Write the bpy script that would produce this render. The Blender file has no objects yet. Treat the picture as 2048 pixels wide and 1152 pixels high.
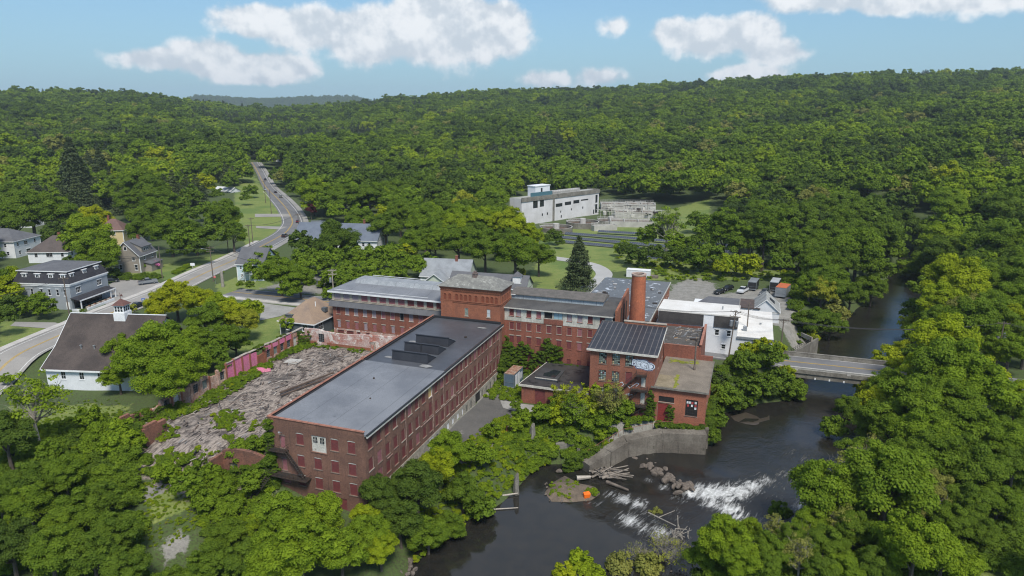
import bpy, math, random
import numpy as np
from mathutils import Vector, Matrix
sc = bpy.context.scene
rad = math.radians
# ------------------------------------------------------------------ camera, world, sun, exposure
FPX, CAMH, HOR = 1380.0, 54.0, 228.0
TH = math.atan((576 - HOR) / FPX); CT, ST = math.cos(TH), math.sin(TH)
cam = bpy.data.objects.new('camera', bpy.data.cameras.new('camera')); sc.collection.objects.link(cam)
cam.location = (0, 0, CAMH); cam.rotation_euler = (math.pi / 2 - TH, 0, 0)
cam.data.sensor_width = 36; cam.data.lens = 36 * FPX / 2048
cam.data.clip_start = 1; cam.data.clip_end = 30000
sc.camera = cam
sc.view_settings.view_transform = 'Standard'; sc.view_settings.look = 'None'
sc.view_settings.exposure = 0.50; sc.view_settings.gamma = 1
sc.cycles.max_bounces = 7; sc.cycles.transparent_max_bounces = 8; sc.cycles.volume_bounces = 0
sc.cycles.diffuse_bounces = 3; sc.cycles.glossy_bounces = 2; sc.cycles.transmission_bounces = 3
sc.cycles.use_adaptive_sampling = False; sc.cycles.use_denoising = True; sc.cycles.denoiser = 'OPENIMAGEDENOISE'; sc.cycles.denoising_input_passes = 'RGB_ALBEDO_NORMAL'; sc.cycles.denoising_prefilter = 'ACCURATE'; sc.cycles.sample_clamp_indirect = 4; sc.cycles.filter_width = 1.15
SUN_EL, SUN_AZ = rad(54), rad(163)          # azimuth from +Y clockwise: behind the camera, a little to its right
sun = bpy.data.objects.new('sun', bpy.data.lights.new('sun', 'SUN')); sc.collection.objects.link(sun)
sun.data.energy = 3.1; sun.data.angle = rad(15); sun.data.color = (1.0, 0.94, 0.84)
sd = Vector((math.sin(SUN_AZ) * math.cos(SUN_EL), math.cos(SUN_AZ) * math.cos(SUN_EL), math.sin(SUN_EL)))
sun.rotation_euler = sd.to_track_quat('Z', 'Y').to_euler(); sun.location = (0, 0, 200)

def N(nt, t, ins=None, **kw):
    n = nt.nodes.new(t)
    for k, v in kw.items(): setattr(n, k, v)
    for k, v in (ins or {}).items():
        s = n.inputs[k]
        if isinstance(v, bpy.types.NodeSocket): nt.links.new(v, s)
        else: s.default_value = v
    return n
def mth(nt, op, a, b=None, c=None, clamp=False):
    n = nt.nodes.new('ShaderNodeMath'); n.operation = op; n.use_clamp = clamp
    for i, v in enumerate((a, b, c)):
        if v is None: continue
        if isinstance(v, bpy.types.NodeSocket): nt.links.new(v, n.inputs[i])
        else: n.inputs[i].default_value = v
    return n.outputs[0]
def mixc(nt, f, a, b, bt='MIX'):
    n = nt.nodes.new('ShaderNodeMix'); n.data_type = 'RGBA'; n.blend_type = bt
    for s, v in ((n.inputs[0], f), (n.inputs[6], a), (n.inputs[7], b)):
        if isinstance(v, bpy.types.NodeSocket): nt.links.new(v, s)
        elif isinstance(v, (int, float)): s.default_value = v
        else: s.default_value = (*v, 1) if len(v) == 3 else v
    return n.outputs[2]
def rng(nt, v, a, b, c=0., d=1., smooth=True):
    n = nt.nodes.new('ShaderNodeMapRange'); n.interpolation_type = 'SMOOTHSTEP' if smooth else 'LINEAR'
    nt.links.new(v, n.inputs[0])
    for i, x in enumerate((a, b, c, d)): n.inputs[i + 1].default_value = x
    return n.outputs[0]

def make_world():
    w = bpy.data.worlds.new('World'); sc.world = w; w.use_nodes = True
    nt = w.node_tree; nt.nodes.clear()
    sky = N(nt, 'ShaderNodeTexSky', sky_type='NISHITA'); sky.sun_disc = False
    sky.sun_elevation = SUN_EL; sky.sun_rotation = SUN_AZ
    sky.air_density = 1.0; sky.dust_density = 0.6; sky.ozone_density = 1.6; sky.altitude = 100
    tc = N(nt, 'ShaderNodeTexCoord')
    sp = N(nt, 'ShaderNodeSeparateXYZ', {0: tc.outputs['Generated']})
    x, y, z = sp.outputs
    # drifting cumulus laid out on the sky by azimuth and elevation (radians)
    az = mth(nt, 'ARCTAN2', x, y); el = mth(nt, 'ARCSINE', z)
    uv = N(nt, 'ShaderNodeCombineXYZ', {0: az, 1: el, 2: 0.0}).outputs[0]
    n1 = N(nt, 'ShaderNodeTexNoise', {'Vector': uv, 'Scale': 16.0, 'Detail': 6.0, 'Roughness': 0.52})
    n2 = N(nt, 'ShaderNodeTexNoise', {'Vector': uv, 'Scale': 46.0, 'Detail': 5.0, 'Roughness': 0.55})
    C = []
    def pu(px, py):
        return math.atan((px - 1024) / (FPX * CT + (576 - py) * ST)), math.atan((-FPX * ST + (576 - py) * CT) / math.hypot(px - 1024, FPX * CT + (576 - py) * ST))
    for px, py, rx, ry, dn in ((530, 42, 120, 40, 1), (650, 62, 150, 55, 1), (760, 72, 180, 72, 1), (900, 60, 160, 90, 1), (980, 62, 120, 70, 1), (860, 10, 90, 50, 1), (990, 30, 80, 35, 1),
                               (900, 105, 150, 32, .8), (420, 120, 100, 45, 1), (320, 120, 105, 26, .9), (530, 135, 120, 38, 1), (520, 158, 95, 14, .8),
                               (1350, 65, 60, 34, .95), (1430, 75, 120, 52, 1), (1500, 70, 75, 50, 1), (1550, 105, 75, 34, .9),
                               (1090, 160, 75, 26, .62), (1190, 155, 90, 30, .62), (1500, 150, 95, 28, .9), (1235, 50, 50, 24, .5),
                               (1670, -14, 170, 42, 1), (1780, 10, 70, 26, .9), (1960, -14, 150, 40, 1), (2400, 60, 200, 60, 1), (-360, 90, 200, 60, 1), (200, -180, 300, 120, 1), (1300, -260, 500, 160, 1)):
        u, v = pu(px, py); k = FPX * 1.02
        C.append((u, v, rx / k, ry / k, dn))
    field = None
    for u, v, ru, rv, dn in C:
        a = mth(nt, 'MULTIPLY', mth(nt, 'SUBTRACT', az, u), 1 / ru); b = mth(nt, 'MULTIPLY', mth(nt, 'SUBTRACT', el, v), 1 / rv)
        r = mth(nt, 'SQRT', mth(nt, 'ADD', mth(nt, 'MULTIPLY', a, a), mth(nt, 'MULTIPLY', b, b)))
        f = mth(nt, 'MULTIPLY', mth(nt, 'SUBTRACT', 1.0, r), dn)
        field = f if field is None else mth(nt, 'SMOOTH_MAX', field, f, 0.25)
    fz = mth(nt, 'ADD', field, mth(nt, 'MULTIPLY', mth(nt, 'SUBTRACT', n1.outputs[0], 0.5), 1.15))
    fz = mth(nt, 'ADD', fz, mth(nt, 'MULTIPLY', mth(nt, 'SUBTRACT', n2.outputs[0], 0.5), 0.5))
    # high bank of broken cloud overhead, out of the view but lighting the valley
    n3 = N(nt, 'ShaderNodeTexNoise', {'Vector': tc.outputs['Generated'], 'Scale': 3.0, 'Detail': 6.0})
    over = mth(nt, 'MULTIPLY', rng(nt, z, 0.30, 0.5), rng(nt, n3.outputs[0], 0.38, 0.6))
    alpha = mth(nt, 'MAXIMUM', mth(nt, 'MULTIPLY', rng(nt, fz, 0.10, 0.42), 0.96), mth(nt, 'MULTIPLY', over, 0.45))
    uv2 = N(nt, 'ShaderNodeCombineXYZ', {0: mth(nt, 'ADD', az, 0.004), 1: mth(nt, 'ADD', el, 0.011), 2: 0.0}).outputs[0]     # billows lit from above
    n1b = N(nt, 'ShaderNodeTexNoise', {'Vector': uv2, 'Scale': 16.0, 'Detail': 6.0, 'Roughness': 0.52}); relief = mth(nt, 'MULTIPLY', mth(nt, 'SUBTRACT', n1.outputs[0], n1b.outputs[0]), 1.7)
    shade = rng(nt, mth(nt, 'ADD', relief, mth(nt, 'ADD', mth(nt, 'MULTIPLY', n1.outputs[0], 0.55), mth(nt, 'MULTIPLY', n2.outputs[0], 0.45))), 0.30, 0.70)
    cc = mixc(nt, shade, (0.46, 0.51, 0.56), (0.69, 0.705, 0.72))
    skyc = N(nt, 'ShaderNodeVectorMath', {0: sky.outputs[0], 1: (0.068, 0.084, 0.095)}, operation='MULTIPLY').outputs[0]
    hz = rng(nt, z, -0.02, 0.26, 0.8, 0.0)
    skyc = mixc(nt, hz, skyc, (0.22, 0.39, 0.49))
    out = mixc(nt, alpha, skyc, cc)
    bg = N(nt, 'ShaderNodeBackground', {0: out, 1: 1.0})
    nt.links.new(bg.outputs[0], N(nt, 'ShaderNodeOutputWorld').inputs[0])
make_world()

# ------------------------------------------------------------------ coordinates
def P(px, py, z=0.0):                          # point of the level z seen in direction (px, py) of the 2048 wide frame
    u = 576 - py; r = (px - 1024, FPX * CT + u * ST, -FPX * ST + u * CT)
    t = (z - CAMH) / r[2]; return (r[0] * t, r[1] * t, z)
def proj(x, y, z):
    zz = z - CAMH; d = y * CT - zz * ST; u = y * ST + zz * CT
    return 1024 + FPX * x / d, 576 - FPX * u / d
YAW = rad(19.3); AX = (math.sin(YAW), math.cos(YAW)); BX = (AX[1], -AX[0]); OX, OY = -21.9, 93.6
def W(b, a, z=0.0): return (OX + b * BX[0] + a * AX[0], OY + b * BX[1] + a * AX[1], z)

# river outline (banks), from the survey at water level
WL, WE = -9.7, -8.6
west = [P(*q, WL)[:2] for q in ((815, 1160), (828, 1112), (868, 1072), (940, 1040), (1000, 1012), (1030, 985), (1072, 938), (1100, 926), (1150, 925))]
west += [W(b, a)[:2] for b, a in ((23.4, 32), (27.2, 37.2), (30.6, 41.6), (37.8, 45.3), (44.6, 46.2), (47.6, 48), (48, 60))]
west += [P(*q, WE)[:2] for q in ((1440, 830), (1520, 808), (1590, 800), (1602, 760), (1592, 722), (1596, 700), (1640, 668), (1690, 640), (1735, 600), (1772, 562), (1792, 530), (1800, 505))]
east = [P(*q, WE)[:2] for q in ((1850, 505), (1862, 540), (1850, 590), (1835, 640), (1822, 700), (1812, 760), (1800, 800), (1770, 860), (1730, 920), (1700, 970), (1650, 1020), (1590, 1060))]
east += [P(*q, WL)[:2] for q in ((1500, 1105), (1420, 1120), (1370, 1160))]
RIV = np.array([(-26, 40)] + west + [(185, 370), (200, 368)] + east + [(22, 70), (20, 40)])
def in_poly(x, y, poly):
    x = np.asarray(x, float); y = np.asarray(y, float); c = np.zeros(x.shape, bool); n = len(poly); j = n - 1
    for i in range(n):
        xi, yi = poly[i][0], poly[i][1]; xj, yj = poly[j][0], poly[j][1]
        if yi != yj: c ^= ((yi > y) != (yj > y)) & (x < (xj - xi) * (y - yi) / (yj - yi) + xi)
        j = i
    return c
def seg_dist(x, y, pts, closed=True):
    d = np.full(np.shape(x), 1e9); n = len(pts)
    for i in range(n if closed else n - 1):
        ax, ay = pts[i][:2]; bx, by = pts[(i + 1) % n][:2]
        vx, vy = bx - ax, by - ay; L = vx * vx + vy * vy + 1e-9
        t = np.clip(((x - ax) * vx + (y - ay) * vy) / L, 0, 1)
        d = np.minimum(d, np.hypot(x - ax - t * vx, y - ay - t * vy))
    return d
CP = [(-150, 130, 0.5), (-118, 160, 0), (-117, 190, 0), (-109, 235, 0), (-105, 290, 0), (-141, 420, 1), (-240, 650, 6), (-90, 150, -.6), (-92, 131, -3.0), (-80, 128, -3.0), (-100, 133, -2.6), (-110, 120, -2.5), (-74, 130, -2.6), (-75, 160, 0), (-60, 140, 0.1),
      (-180, 240, 0), (-150, 250, 0), (-80, 225, 0), (-60, 290, -.5), (-20, 225, -1), (5, 215, -1.5), (-30, 300, -1.5), (0, 270, -2), (30, 245, -2), (30, 300, -2.5), (60, 330, -3), (20, 370, -3.5), (60, 420, -3.5),
      (90, 350, -3), (0, 350, -2), (110, 300, -4), (140, 330, -3), (120, 140, -3), (140, 180, -2), (110, 100, -4), (90, 60, -5), (180, 220, -2), (60, 80, -6), (45, 60, -7.5), (-60, 60, -6), (-40, 50, -8), (-90, 80, -4), (-120, 90, -3), (-150, 60, -4)]
CP += [W(b, a, z) for b, a, z in ((5, 20, -5), (8, 45, -5.2), (14, 48, -5), (2, 58, -4.9), (6, 2, -5.6), (25, 58, -4.8), (30, 45, -4.6), (43, 46, -4.6), (24, 40, -5), (18, 38, -5.6),
                                  (-20, 5, .3), (-20, 30, .3), (-20, 50, .3), (-35, 5, .3), (-35, 30, .3), (-35, 50, .3), (-47, 5, .3), (-47, 30, .3), (-47, 50, .3), (-30, 70, 0), (-10, 70, -.3), (10, 70, -.8),
                                  (-8, -5, -5.4), (-17, -5, -4.4), (-28, -8, -2.5), (-45, -8, -1.4), (-60, 0, -1.2), (-60, 30, -.8), (-35, -22, -4.2), (-12, -20, -7), (2, -10, -7.2), (-60, -30, -3),
                                  (-100, 86, 0), (-68, 86, 0), (-30, 86, -.5), (0, 86, -1.2), (30, 86, -2.3), (50, 86, -3), (62, 88, -3.2), (95, 88, -3.2), (120, 88, -3), (60, 96, -3.1), (45, 110, -2.4), (50, 145, -2), (35, 140, -2), (20, 140, -2), (66, 118, -2.8), (60, 160, -2), (0, 130, -1.5), (36, 66, -2), (40, 76, -2.8))]
CPA = np.array(CP)
SKY = np.array([(-500, 175), (-200, 178), (0, 180), (150, 184), (260, 188), (330, 194), (400, 202), (480, 212), (560, 215), (640, 213), (700, 206), (760, 199), (850, 192), (930, 186), (1000, 183), (1100, 180), (1200, 178), (1300, 172), (1440, 163), (1600, 155), (1800, 150), (2048, 145), (2300, 142), (2600, 140)], float)
RIDGE = 1700.0
def hgt(x, y, river=True):
    x = np.atleast_1d(np.asarray(x, float)); y = np.atleast_1d(np.asarray(y, float))
    sh = x.shape; x = x.ravel(); y = y.ravel()
    num = np.zeros_like(x); den = np.zeros_like(x)
    for cx, cy, cz in CPA:
        w = 1.0 / (((x - cx) ** 2 + (y - cy) ** 2) + 6.0) ** 1.9
        num += w * cz; den += w
    wb = 1.0 / (250.0 ** 2) ** 1.9 * 3
    z = (num + wb * -1.0) / (den + wb)
    r = np.hypot(x, y); px = 1024 + 1423 * x / np.maximum(y, 30)
    ys = np.interp(px, SKY[:, 0], SKY[:, 1])
    zs = 54 + RIDGE * (HOR - ys) / 1423 / np.sqrt(1 + ((px - 1024) / 1423) ** 2) * 1.0 - 21
    r0 = np.interp(px, [0, 600, 1000, 1400, 1700, 2048, 2400], [420, 620, 480, 420, 300, 210, 170])
    t = np.clip((r - r0) / (RIDGE - r0), 0, 1)
    t = t ** 1.25
    f = np.sin(x * .011 + 1.3) * np.sin(y * .009 + x * .003) * 6 + np.sin(x * .031 + y * .017) * 2.5
    hill = np.where(r < RIDGE, z * (1 - t) + zs * t, zs - (r - RIDGE) * 0.05) + f * np.clip((r - 350) / 500, 0, 1) * np.clip((1750 - r) / 300, 0, 1)
    far = (150 + 12 * np.sin(px * .021)) * np.exp(-((r - 6000) / 700) ** 2) * np.clip(1.25 * np.exp(-((px - 560) / 230) ** 4), 0, 1)
    hill = np.where(r > RIDGE, np.maximum(hill, 20 - 0 * r) * (r < 3500) + 0 * hill * (r >= 3500), hill)
    z = np.where(y > 0, np.where(r > 420 * 0, hill, z), z) + np.where(r > 3000, far, 0)
    if river:
        m = (x > -60) & (x < 240) & (y > 20) & (y < 400)
        xs, ys_ = x[m], y[m]
        ins = in_poly(xs, ys_, RIV); d = seg_dist(xs, ys_, RIV)
        wx = np.hypot(xs - W(40, 45)[0], ys_ - W(40, 45)[1])
        bw = np.interp(wx, [10, 24], [0.6, 6.5])
        lev = np.where(ys_ > 118, WE, WL)
        tt = np.clip(d / bw, 0, 1); tt = tt * tt * (3 - 2 * tt)
        zz = np.where(ins, lev - np.clip(d * .5 + .15, 0, 2.2), (lev + .05) * (1 - tt) + z[m] * tt)
        z = z.copy(); z[m] = zz
    return z.reshape(sh)
def hz(x, y): return float(hgt([x], [y])[0])

# ------------------------------------------------------------------ object helpers
COL = sc.collection
def tag(o, label=None, cat=None, group=None, kind=None):
    if label: o['label'] = label
    if cat: o['category'] = cat
    if group: o['group'] = group
    if kind: o['kind'] = kind
    return o
def thing(name, label, cat, loc=(0, 0, 0), yaw=0.0, group=None, shift=(0, 0, 0)):
    o = bpy.data.objects.new(name, None); COL.objects.link(o); o.location = loc; o.rotation_euler = (0, 0, yaw)
    o.empty_display_size = .5; o['_s'] = list(shift)
    return tag(o, label, cat, group)
def mill(name, label, cat, b, a, z, group=None):   # a thing whose parts are written in mill coordinates (b, a, z)
    return thing(name, label, cat, W(b, a, z), -YAW, group, (b, a, z))
class MB:
    def __init__(s): s.v = []; s.f = []; s.m = []; s.xf = None
    def add(s, vs, fs, mi=0):
        o = len(s.v); s.v += [tuple(v) for v in vs]; s.f += [tuple(i + o for i in f) for f in fs]; s.m += [mi] * len(fs)
    def quad(s, a, b, c, d, mi=0): s.add((a, b, c, d), ((0, 1, 2, 3),), mi)
    def tri(s, a, b, c, mi=0): s.add((a, b, c), ((0, 1, 2),), mi)
    def box(s, x0, y0, z0, x1, y1, z1, mi=0):
        s.add(((x0, y0, z0), (x1, y0, z0), (x1, y1, z0), (x0, y1, z0), (x0, y0, z1), (x1, y0, z1), (x1, y1, z1), (x0, y1, z1)),
              ((0, 3, 2, 1), (4, 5, 6, 7), (0, 1, 5, 4), (1, 2, 6, 5), (2, 3, 7, 6), (3, 0, 4, 7)), mi)
    def hexa(s, p, mi=0): s.add(p, ((0, 3, 2, 1), (4, 5, 6, 7), (0, 1, 5, 4), (1, 2, 6, 5), (2, 3, 7, 6), (3, 0, 4, 7)), mi)
    def prism(s, pts, z0, z1, mi=0):
        n = len(pts); s.add([(x, y, z0) for x, y in pts] + [(x, y, z1) for x, y in pts],
                            [tuple(range(n - 1, -1, -1)), tuple(range(n, 2 * n))] + [(i, (i + 1) % n, (i + 1) % n + n, i + n) for i in range(n)], mi)
    def cone(s, x, y, z0, z1, r0, r1, n=16, mi=0, cap=True):
        vs = [(x + r * math.cos(2 * math.pi * i / n), y + r * math.sin(2 * math.pi * i / n), z) for z, r in ((z0, r0), (z1, r1)) for i in range(n)]
        fs = [(i, (i + 1) % n, (i + 1) % n + n, i + n) for i in range(n)]
        if cap: fs += [tuple(range(n, 2 * n)), tuple(range(n - 1, -1, -1))]
        s.add(vs, fs, mi)
    def tube(s, p, q, r0, r1=None, n=5, mi=0):
        r1 = r0 if r1 is None else r1; p = Vector(p); q = Vector(q); d = (q - p)
        if d.length < 1e-6: return
        d.normalize(); u = d.orthogonal().normalized(); w = d.cross(u)
        vs = [tuple(c + (u * math.cos(2 * math.pi * i / n) + w * math.sin(2 * math.pi * i / n)) * r) for c, r in ((p, r0), (q, r1)) for i in range(n)]
        s.add(vs, [(i, (i + 1) % n, (i + 1) % n + n, i + n) for i in range(n)] + [tuple(range(n, 2 * n)), tuple(range(n - 1, -1, -1))], mi)
    def wall(s, ox, oy, ux, uy, L, z0, z1, ops, dep=.22, mi=0, rmi=None):   # outward normal is (uy,-ux)
        rmi = mi if rmi is None else rmi
        us = sorted({0, L, *[o[0] for o in ops], *[o[1] for o in ops]}); zs = sorted({z0, z1, *[o[2] for o in ops], *[o[3] for o in ops]})
        us = [u for u in us if 0 <= u <= L]; zs = [z for z in zs if z0 <= z <= z1]
        pt = lambda u, z, d=0: (ox + ux * u - uy * d, oy + uy * u + ux * d, z)
        for i in range(len(us) - 1):
            for j in range(len(zs) - 1):
                uc, zc = (us[i] + us[i + 1]) / 2, (zs[j] + zs[j + 1]) / 2
                if not any(o[0] < uc < o[1] and o[2] < zc < o[3] for o in ops):
                    s.quad(pt(us[i], zs[j]), pt(us[i + 1], zs[j]), pt(us[i + 1], zs[j + 1]), pt(us[i], zs[j + 1]), mi)
        for a, b, c, d in [o[:4] for o in ops]:
            s.quad(pt(a, c), pt(a, c, dep), pt(a, d, dep), pt(a, d), rmi); s.quad(pt(b, c), pt(b, d), pt(b, d, dep), pt(b, c, dep), rmi)
            s.quad(pt(a, d), pt(a, d, dep), pt(b, d, dep), pt(b, d), rmi); s.quad(pt(a, c), pt(b, c), pt(b, c, dep), pt(a, c, dep), rmi)
    def mesh(s, name, mats, shift=(0, 0, 0), smooth=False):
        m = bpy.data.meshes.new(name); v = np.array(s.v, float) - np.array(shift)
        m.from_pydata([tuple(x) for x in v], [], s.f)
        if not isinstance(mats, (list, tuple)): mats = [mats]
        for x in mats: m.materials.append(x)
        if len(mats) > 1: m.polygons.foreach_set('material_index', s.m)
        if smooth: m.polygons.foreach_set('use_smooth', [True] * len(s.f))
        m.update(); return m
    def obj(s, name, mats, parent=None, smooth=False, loc=None, yaw=None):
        pa = parent
        while pa is not None and '_s' not in pa: pa = pa.parent
        sh = tuple(pa['_s']) if pa is not None and loc is None else (0, 0, 0)
        o = bpy.data.objects.new(name, s.mesh(name, mats, sh, smooth)); COL.objects.link(o)
        if loc is not None: o.location = loc
        if yaw is not None: o.rotation_euler = (0, 0, yaw)
        if parent is not None: o.parent = parent
        return o
def put(name, mesh, parent, loc, yaw=0.0, scale=None):
    o = bpy.data.objects.new(name, mesh); COL.objects.link(o)
    if parent is not None:
        o.parent = parent
        if '_s' in parent: loc = tuple(l - q for l, q in zip(loc, parent['_s']))
    o.location = loc; o.rotation_euler = (0, 0, yaw)
    if scale: o.scale = scale
    return o
def copy_tree(o, parent=None):
    c = o.copy(); COL.objects.link(c); c.parent = parent
    for ch in list(o.children): copy_tree(ch, c)
    return c

# ------------------------------------------------------------------ materials
def new_mat(name):
    m = bpy.data.materials.new(name); m.use_nodes = True; nt = m.node_tree; nt.nodes.clear()
    out = N(nt, 'ShaderNodeOutputMaterial'); b = N(nt, 'ShaderNodeBsdfPrincipled'); nt.links.new(b.outputs[0], out.inputs[0])
    return m, nt, b
MATS = {}
def M(name, c1, c2=None, sc1=.35, fine=6.0, amt=.25, rough=.85, streak=0, bump=.0, brick=0, c3=None, thr=.62, metal=0.0, lines=None):
    if name in MATS: return MATS[name]
    m, nt, b = new_mat(name); MATS[name] = m
    tc = N(nt, 'ShaderNodeTexCoord').outputs['Object']
    n1 = N(nt, 'ShaderNodeTexNoise', {'Vector': tc, 'Scale': sc1, 'Detail': 8.0, 'Roughness': .65}).outputs[0]
    n2 = N(nt, 'ShaderNodeTexNoise', {'Vector': tc, 'Scale': fine, 'Detail': 4.0, 'Roughness': .7}).outputs[0]
    c = mixc(nt, rng(nt, n1, .35, .65), c1, c2 or tuple(x * .75 for x in c1))
    if c3:
        mp = N(nt, 'ShaderNodeMapping', {'Vector': tc, 'Location': (7, 3, 5)}).outputs[0]
        n3 = N(nt, 'ShaderNodeTexNoise', {'Vector': mp, 'Scale': sc1 * 1.7, 'Detail': 10.0, 'Roughness': .7}).outputs[0]
        c = mixc(nt, rng(nt, n3, thr, thr + .07), c, c3)
    if streak:
        mp = N(nt, 'ShaderNodeMapping', {'Vector': tc, 'Scale': (2.2, 2.2, .16)}).outputs[0]
        n4 = N(nt, 'ShaderNodeTexNoise', {'Vector': mp, 'Scale': 1.0, 'Detail': 6.0, 'Roughness': .6}).outputs[0]
        c = mixc(nt, mth(nt, 'MULTIPLY', rng(nt, n4, .5, .75), streak), c, (.035, .03, .025))
    if brick:
        geo = N(nt, 'ShaderNodeNewGeometry'); tr = N(nt, 'ShaderNodeVectorTransform', {0: geo.outputs['Normal']}, vector_type='NORMAL', convert_from='WORLD', convert_to='OBJECT').outputs[0]
        s1 = N(nt, 'ShaderNodeSeparateXYZ', {0: tc}).outputs; s2 = N(nt, 'ShaderNodeSeparateXYZ', {0: tr}).outputs
        u = mth(nt, 'ADD', mth(nt, 'MULTIPLY', s1[0], mth(nt, 'ABSOLUTE', s2[1])), mth(nt, 'MULTIPLY', s1[1], mth(nt, 'ABSOLUTE', s2[0])))
        uv = N(nt, 'ShaderNodeCombineXYZ', {0: u, 1: s1[2], 2: 0.0}).outputs[0]
        bt = N(nt, 'ShaderNodeTexBrick', {'Vector': uv, 'Color1': (1, 1, 1, 1), 'Color2': (.55, .55, .55, 1), 'Mortar': (1.5, 1.5, 1.5, 1), 'Scale': 1.0, 'Mortar Size': .012, 'Brick Width': brick * 3, 'Row Height': brick, 'Bias': -.1})
        c = mixc(nt, .75, c, bt.outputs[0], 'MULTIPLY')
    if lines:                                   # seams of sheets or clapboards: (axis, spacing, width, colour, strength)
        for axn, spc, wd, lc, st in lines:
            s1 = N(nt, 'ShaderNodeSeparateXYZ', {0: tc}).outputs[axn]
            fr = mth(nt, 'FRACT', mth(nt, 'ADD', mth(nt, 'MULTIPLY', s1, 1 / spc), mth(nt, 'MULTIPLY', n1, .06)))
            c = mixc(nt, mth(nt, 'MULTIPLY', mth(nt, 'LESS_THAN', fr, wd / spc), st), c, lc)
    c = mixc(nt, amt, c, mixc(nt, rng(nt, n2, .25, .75), (.25, .25, .25), (1.5, 1.5, 1.5)), 'MULTIPLY')
    nt.links.new(c, b.inputs['Base Color']); b.inputs['Roughness'].default_value = rough; b.inputs['Metallic'].default_value = metal
    if bump:
        bp = N(nt, 'ShaderNodeBump', {'Height': n2, 'Strength': bump, 'Distance': .05}); nt.links.new(bp.outputs[0], b.inputs['Normal'])
    return m
brk_w = M('brick_brown', (.205, .106, .074), (.140, .074, .055), .22, 5, .45, .9, .5, brick=.085, c3=(.32, .20, .15), thr=.66)
brk_m = M('brick_red', (.255, .090, .058), (.18, .068, .047), .25, 5, .4, .9, .3, brick=.085, c3=(.30, .13, .09), thr=.68)
brk_t = M('brick_orange', (.30, .112, .060), (.22, .083, .048), .3, 5, .4, .9, .2, brick=.085)
brk_r = M('brick_ruin', (.22, .095, .062), (.14, .070, .050), .5, 5, .6, .95, .45, bump=.4, brick=.085, c3=(.10, .085, .06), thr=.60)
brk_p = M('brick_painted_pale', (.50, .37, .34), (.38, .15, .11), .45, 4, .5, .9, .15, c3=(.62, .56, .52), thr=.5)
brk_y = M('brick_faded', (.36, .19, .13), (.46, .33, .27), .5, 4, .6, .9, .25, brick=.085)
pink = M('paint_pink', (.62, .16, .30), (.55, .20, .28), .5, 4, .4, .9, .1, c3=(.45, .30, .26), thr=.64)
board_red = M('board_red', (.175, .042, .042), (.130, .036, .036), .9, 5, .4, .75, .12, c3=(.27, .10, .10), thr=.66)
board_pink = M('board_faded', (.30, .12, .13), (.24, .09, .10), .9, 5, .4, .8, .1, c3=(.42, .32, .33), thr=.58)
board_grey = M('board_grey', (.33, .28, .31), (.27, .20, .23), .8, 5, .4, .8, .2)
stone = M('stone_trim', (.42, .37, .31), (.30, .26, .22), .8, 6, .4, .9, .2)
sill_dark = M('sill_weathered', (.17, .12, .095), (.24, .18, .15), .8, 6, .4, .9, .2)
conc = M('concrete', (.24, .225, .195), (.14, .13, .112), .3, 4, .4, .9, .45, bump=.3, c3=(.10, .095, .08), thr=.64)
conc_l = M('concrete_light', (.46, .45, .42), (.36, .35, .33), .3, 4, .3, .9, .2)
white = M('paint_white', (.78, .79, .80), (.68, .69, .70), .5, 5, .18, .6)
white_w = M('paint_white_worn', (.60, .58, .53), (.46, .45, .40), .7, 5, .4, .8, .25, c3=(.30, .27, .22), thr=.62)
roof_blk = M('roof_membrane', (.215, .224, .240), (.150, .158, .174), .13, 7, .45, .45, c3=(.085, .092, .105), thr=.64, lines=((0, 5.2, .09, (.03, .032, .036), .6),))
roof_old = M('roof_tar_old', (.060, .058, .058), (.095, .092, .088), .3, 6, .45, .8, c3=(.19, .185, .175), thr=.63)
roof_wet = M('roof_ponding_reflection', (.075, .075, .08), (.05, .05, .054), .2, 6, .4, .25, c3=(.46, .50, .55), thr=.56)  # pale blotches put the reflection on ponded water into the colour
roof_slate = M('roof_slate', (.22, .22, .20), (.15, .15, .14), .8, 8, .5, .8, c3=(.33, .33, .30), thr=.55)
shingle = M('roof_shingle_grey', (.125, .128, .138), (.10, .102, .112), .4, 9, .4, .85)
shingle_b = M('roof_shingle_brown', (.105, .085, .078), (.075, .062, .058), .25, 9, .45, .9, c3=(.20, .155, .12), thr=.66)
shingle_t = M('roof_shingle_tan', (.30, .215, .15), (.22, .165, .13), .3, 9, .4, .9)
shingle_bl = M('roof_shingle_blue', (.135, .16, .20), (.11, .13, .17), .3, 9, .35, .85)
metal_g = M('metal_grey', (.30, .32, .34), (.22, .24, .26), .5, 5, .3, .5, metal=.3)
metal_d = M('iron_dark', (.022, .021, .02), (.045, .03, .022), .8, 5, .4, .7)
rust = M('rust', (.30, .12, .06), (.17, .07, .045), .7, 5, .5, .9, c3=(.50, .42, .36), thr=.6)
seam = M('roof_metal_seam', (.024, .026, .034), (.034, .036, .044), .4, 8, .35, .5, lines=((0, 1.05, .13, (.19, .17, .16), .7), (1, 3.1, .09, (.14, .13, .12), .45)), c3=(.10, .095, .09), thr=.7)
wood = M('wood_weathered', (.20, .165, .135), (.11, .09, .075), .6, 6, .45, .9)
wood_l = M('wood_bleached', (.42, .38, .33), (.30, .26, .22), .6, 6, .4, .9)
pole_m = M('wood_pole', (.11, .085, .065), (.16, .13, .105), .6, 6, .4, .9)
asph = M('asphalt', (.17, .17, .175), (.135, .137, .142), .12, 9, .3, .9, c3=(.215, .21, .205), thr=.62)
asph_l = M('asphalt_light', (.31, .295, .275), (.25, .24, .225), .10, 8, .3, .9, c3=(.20, .195, .185), thr=.63)
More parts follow.
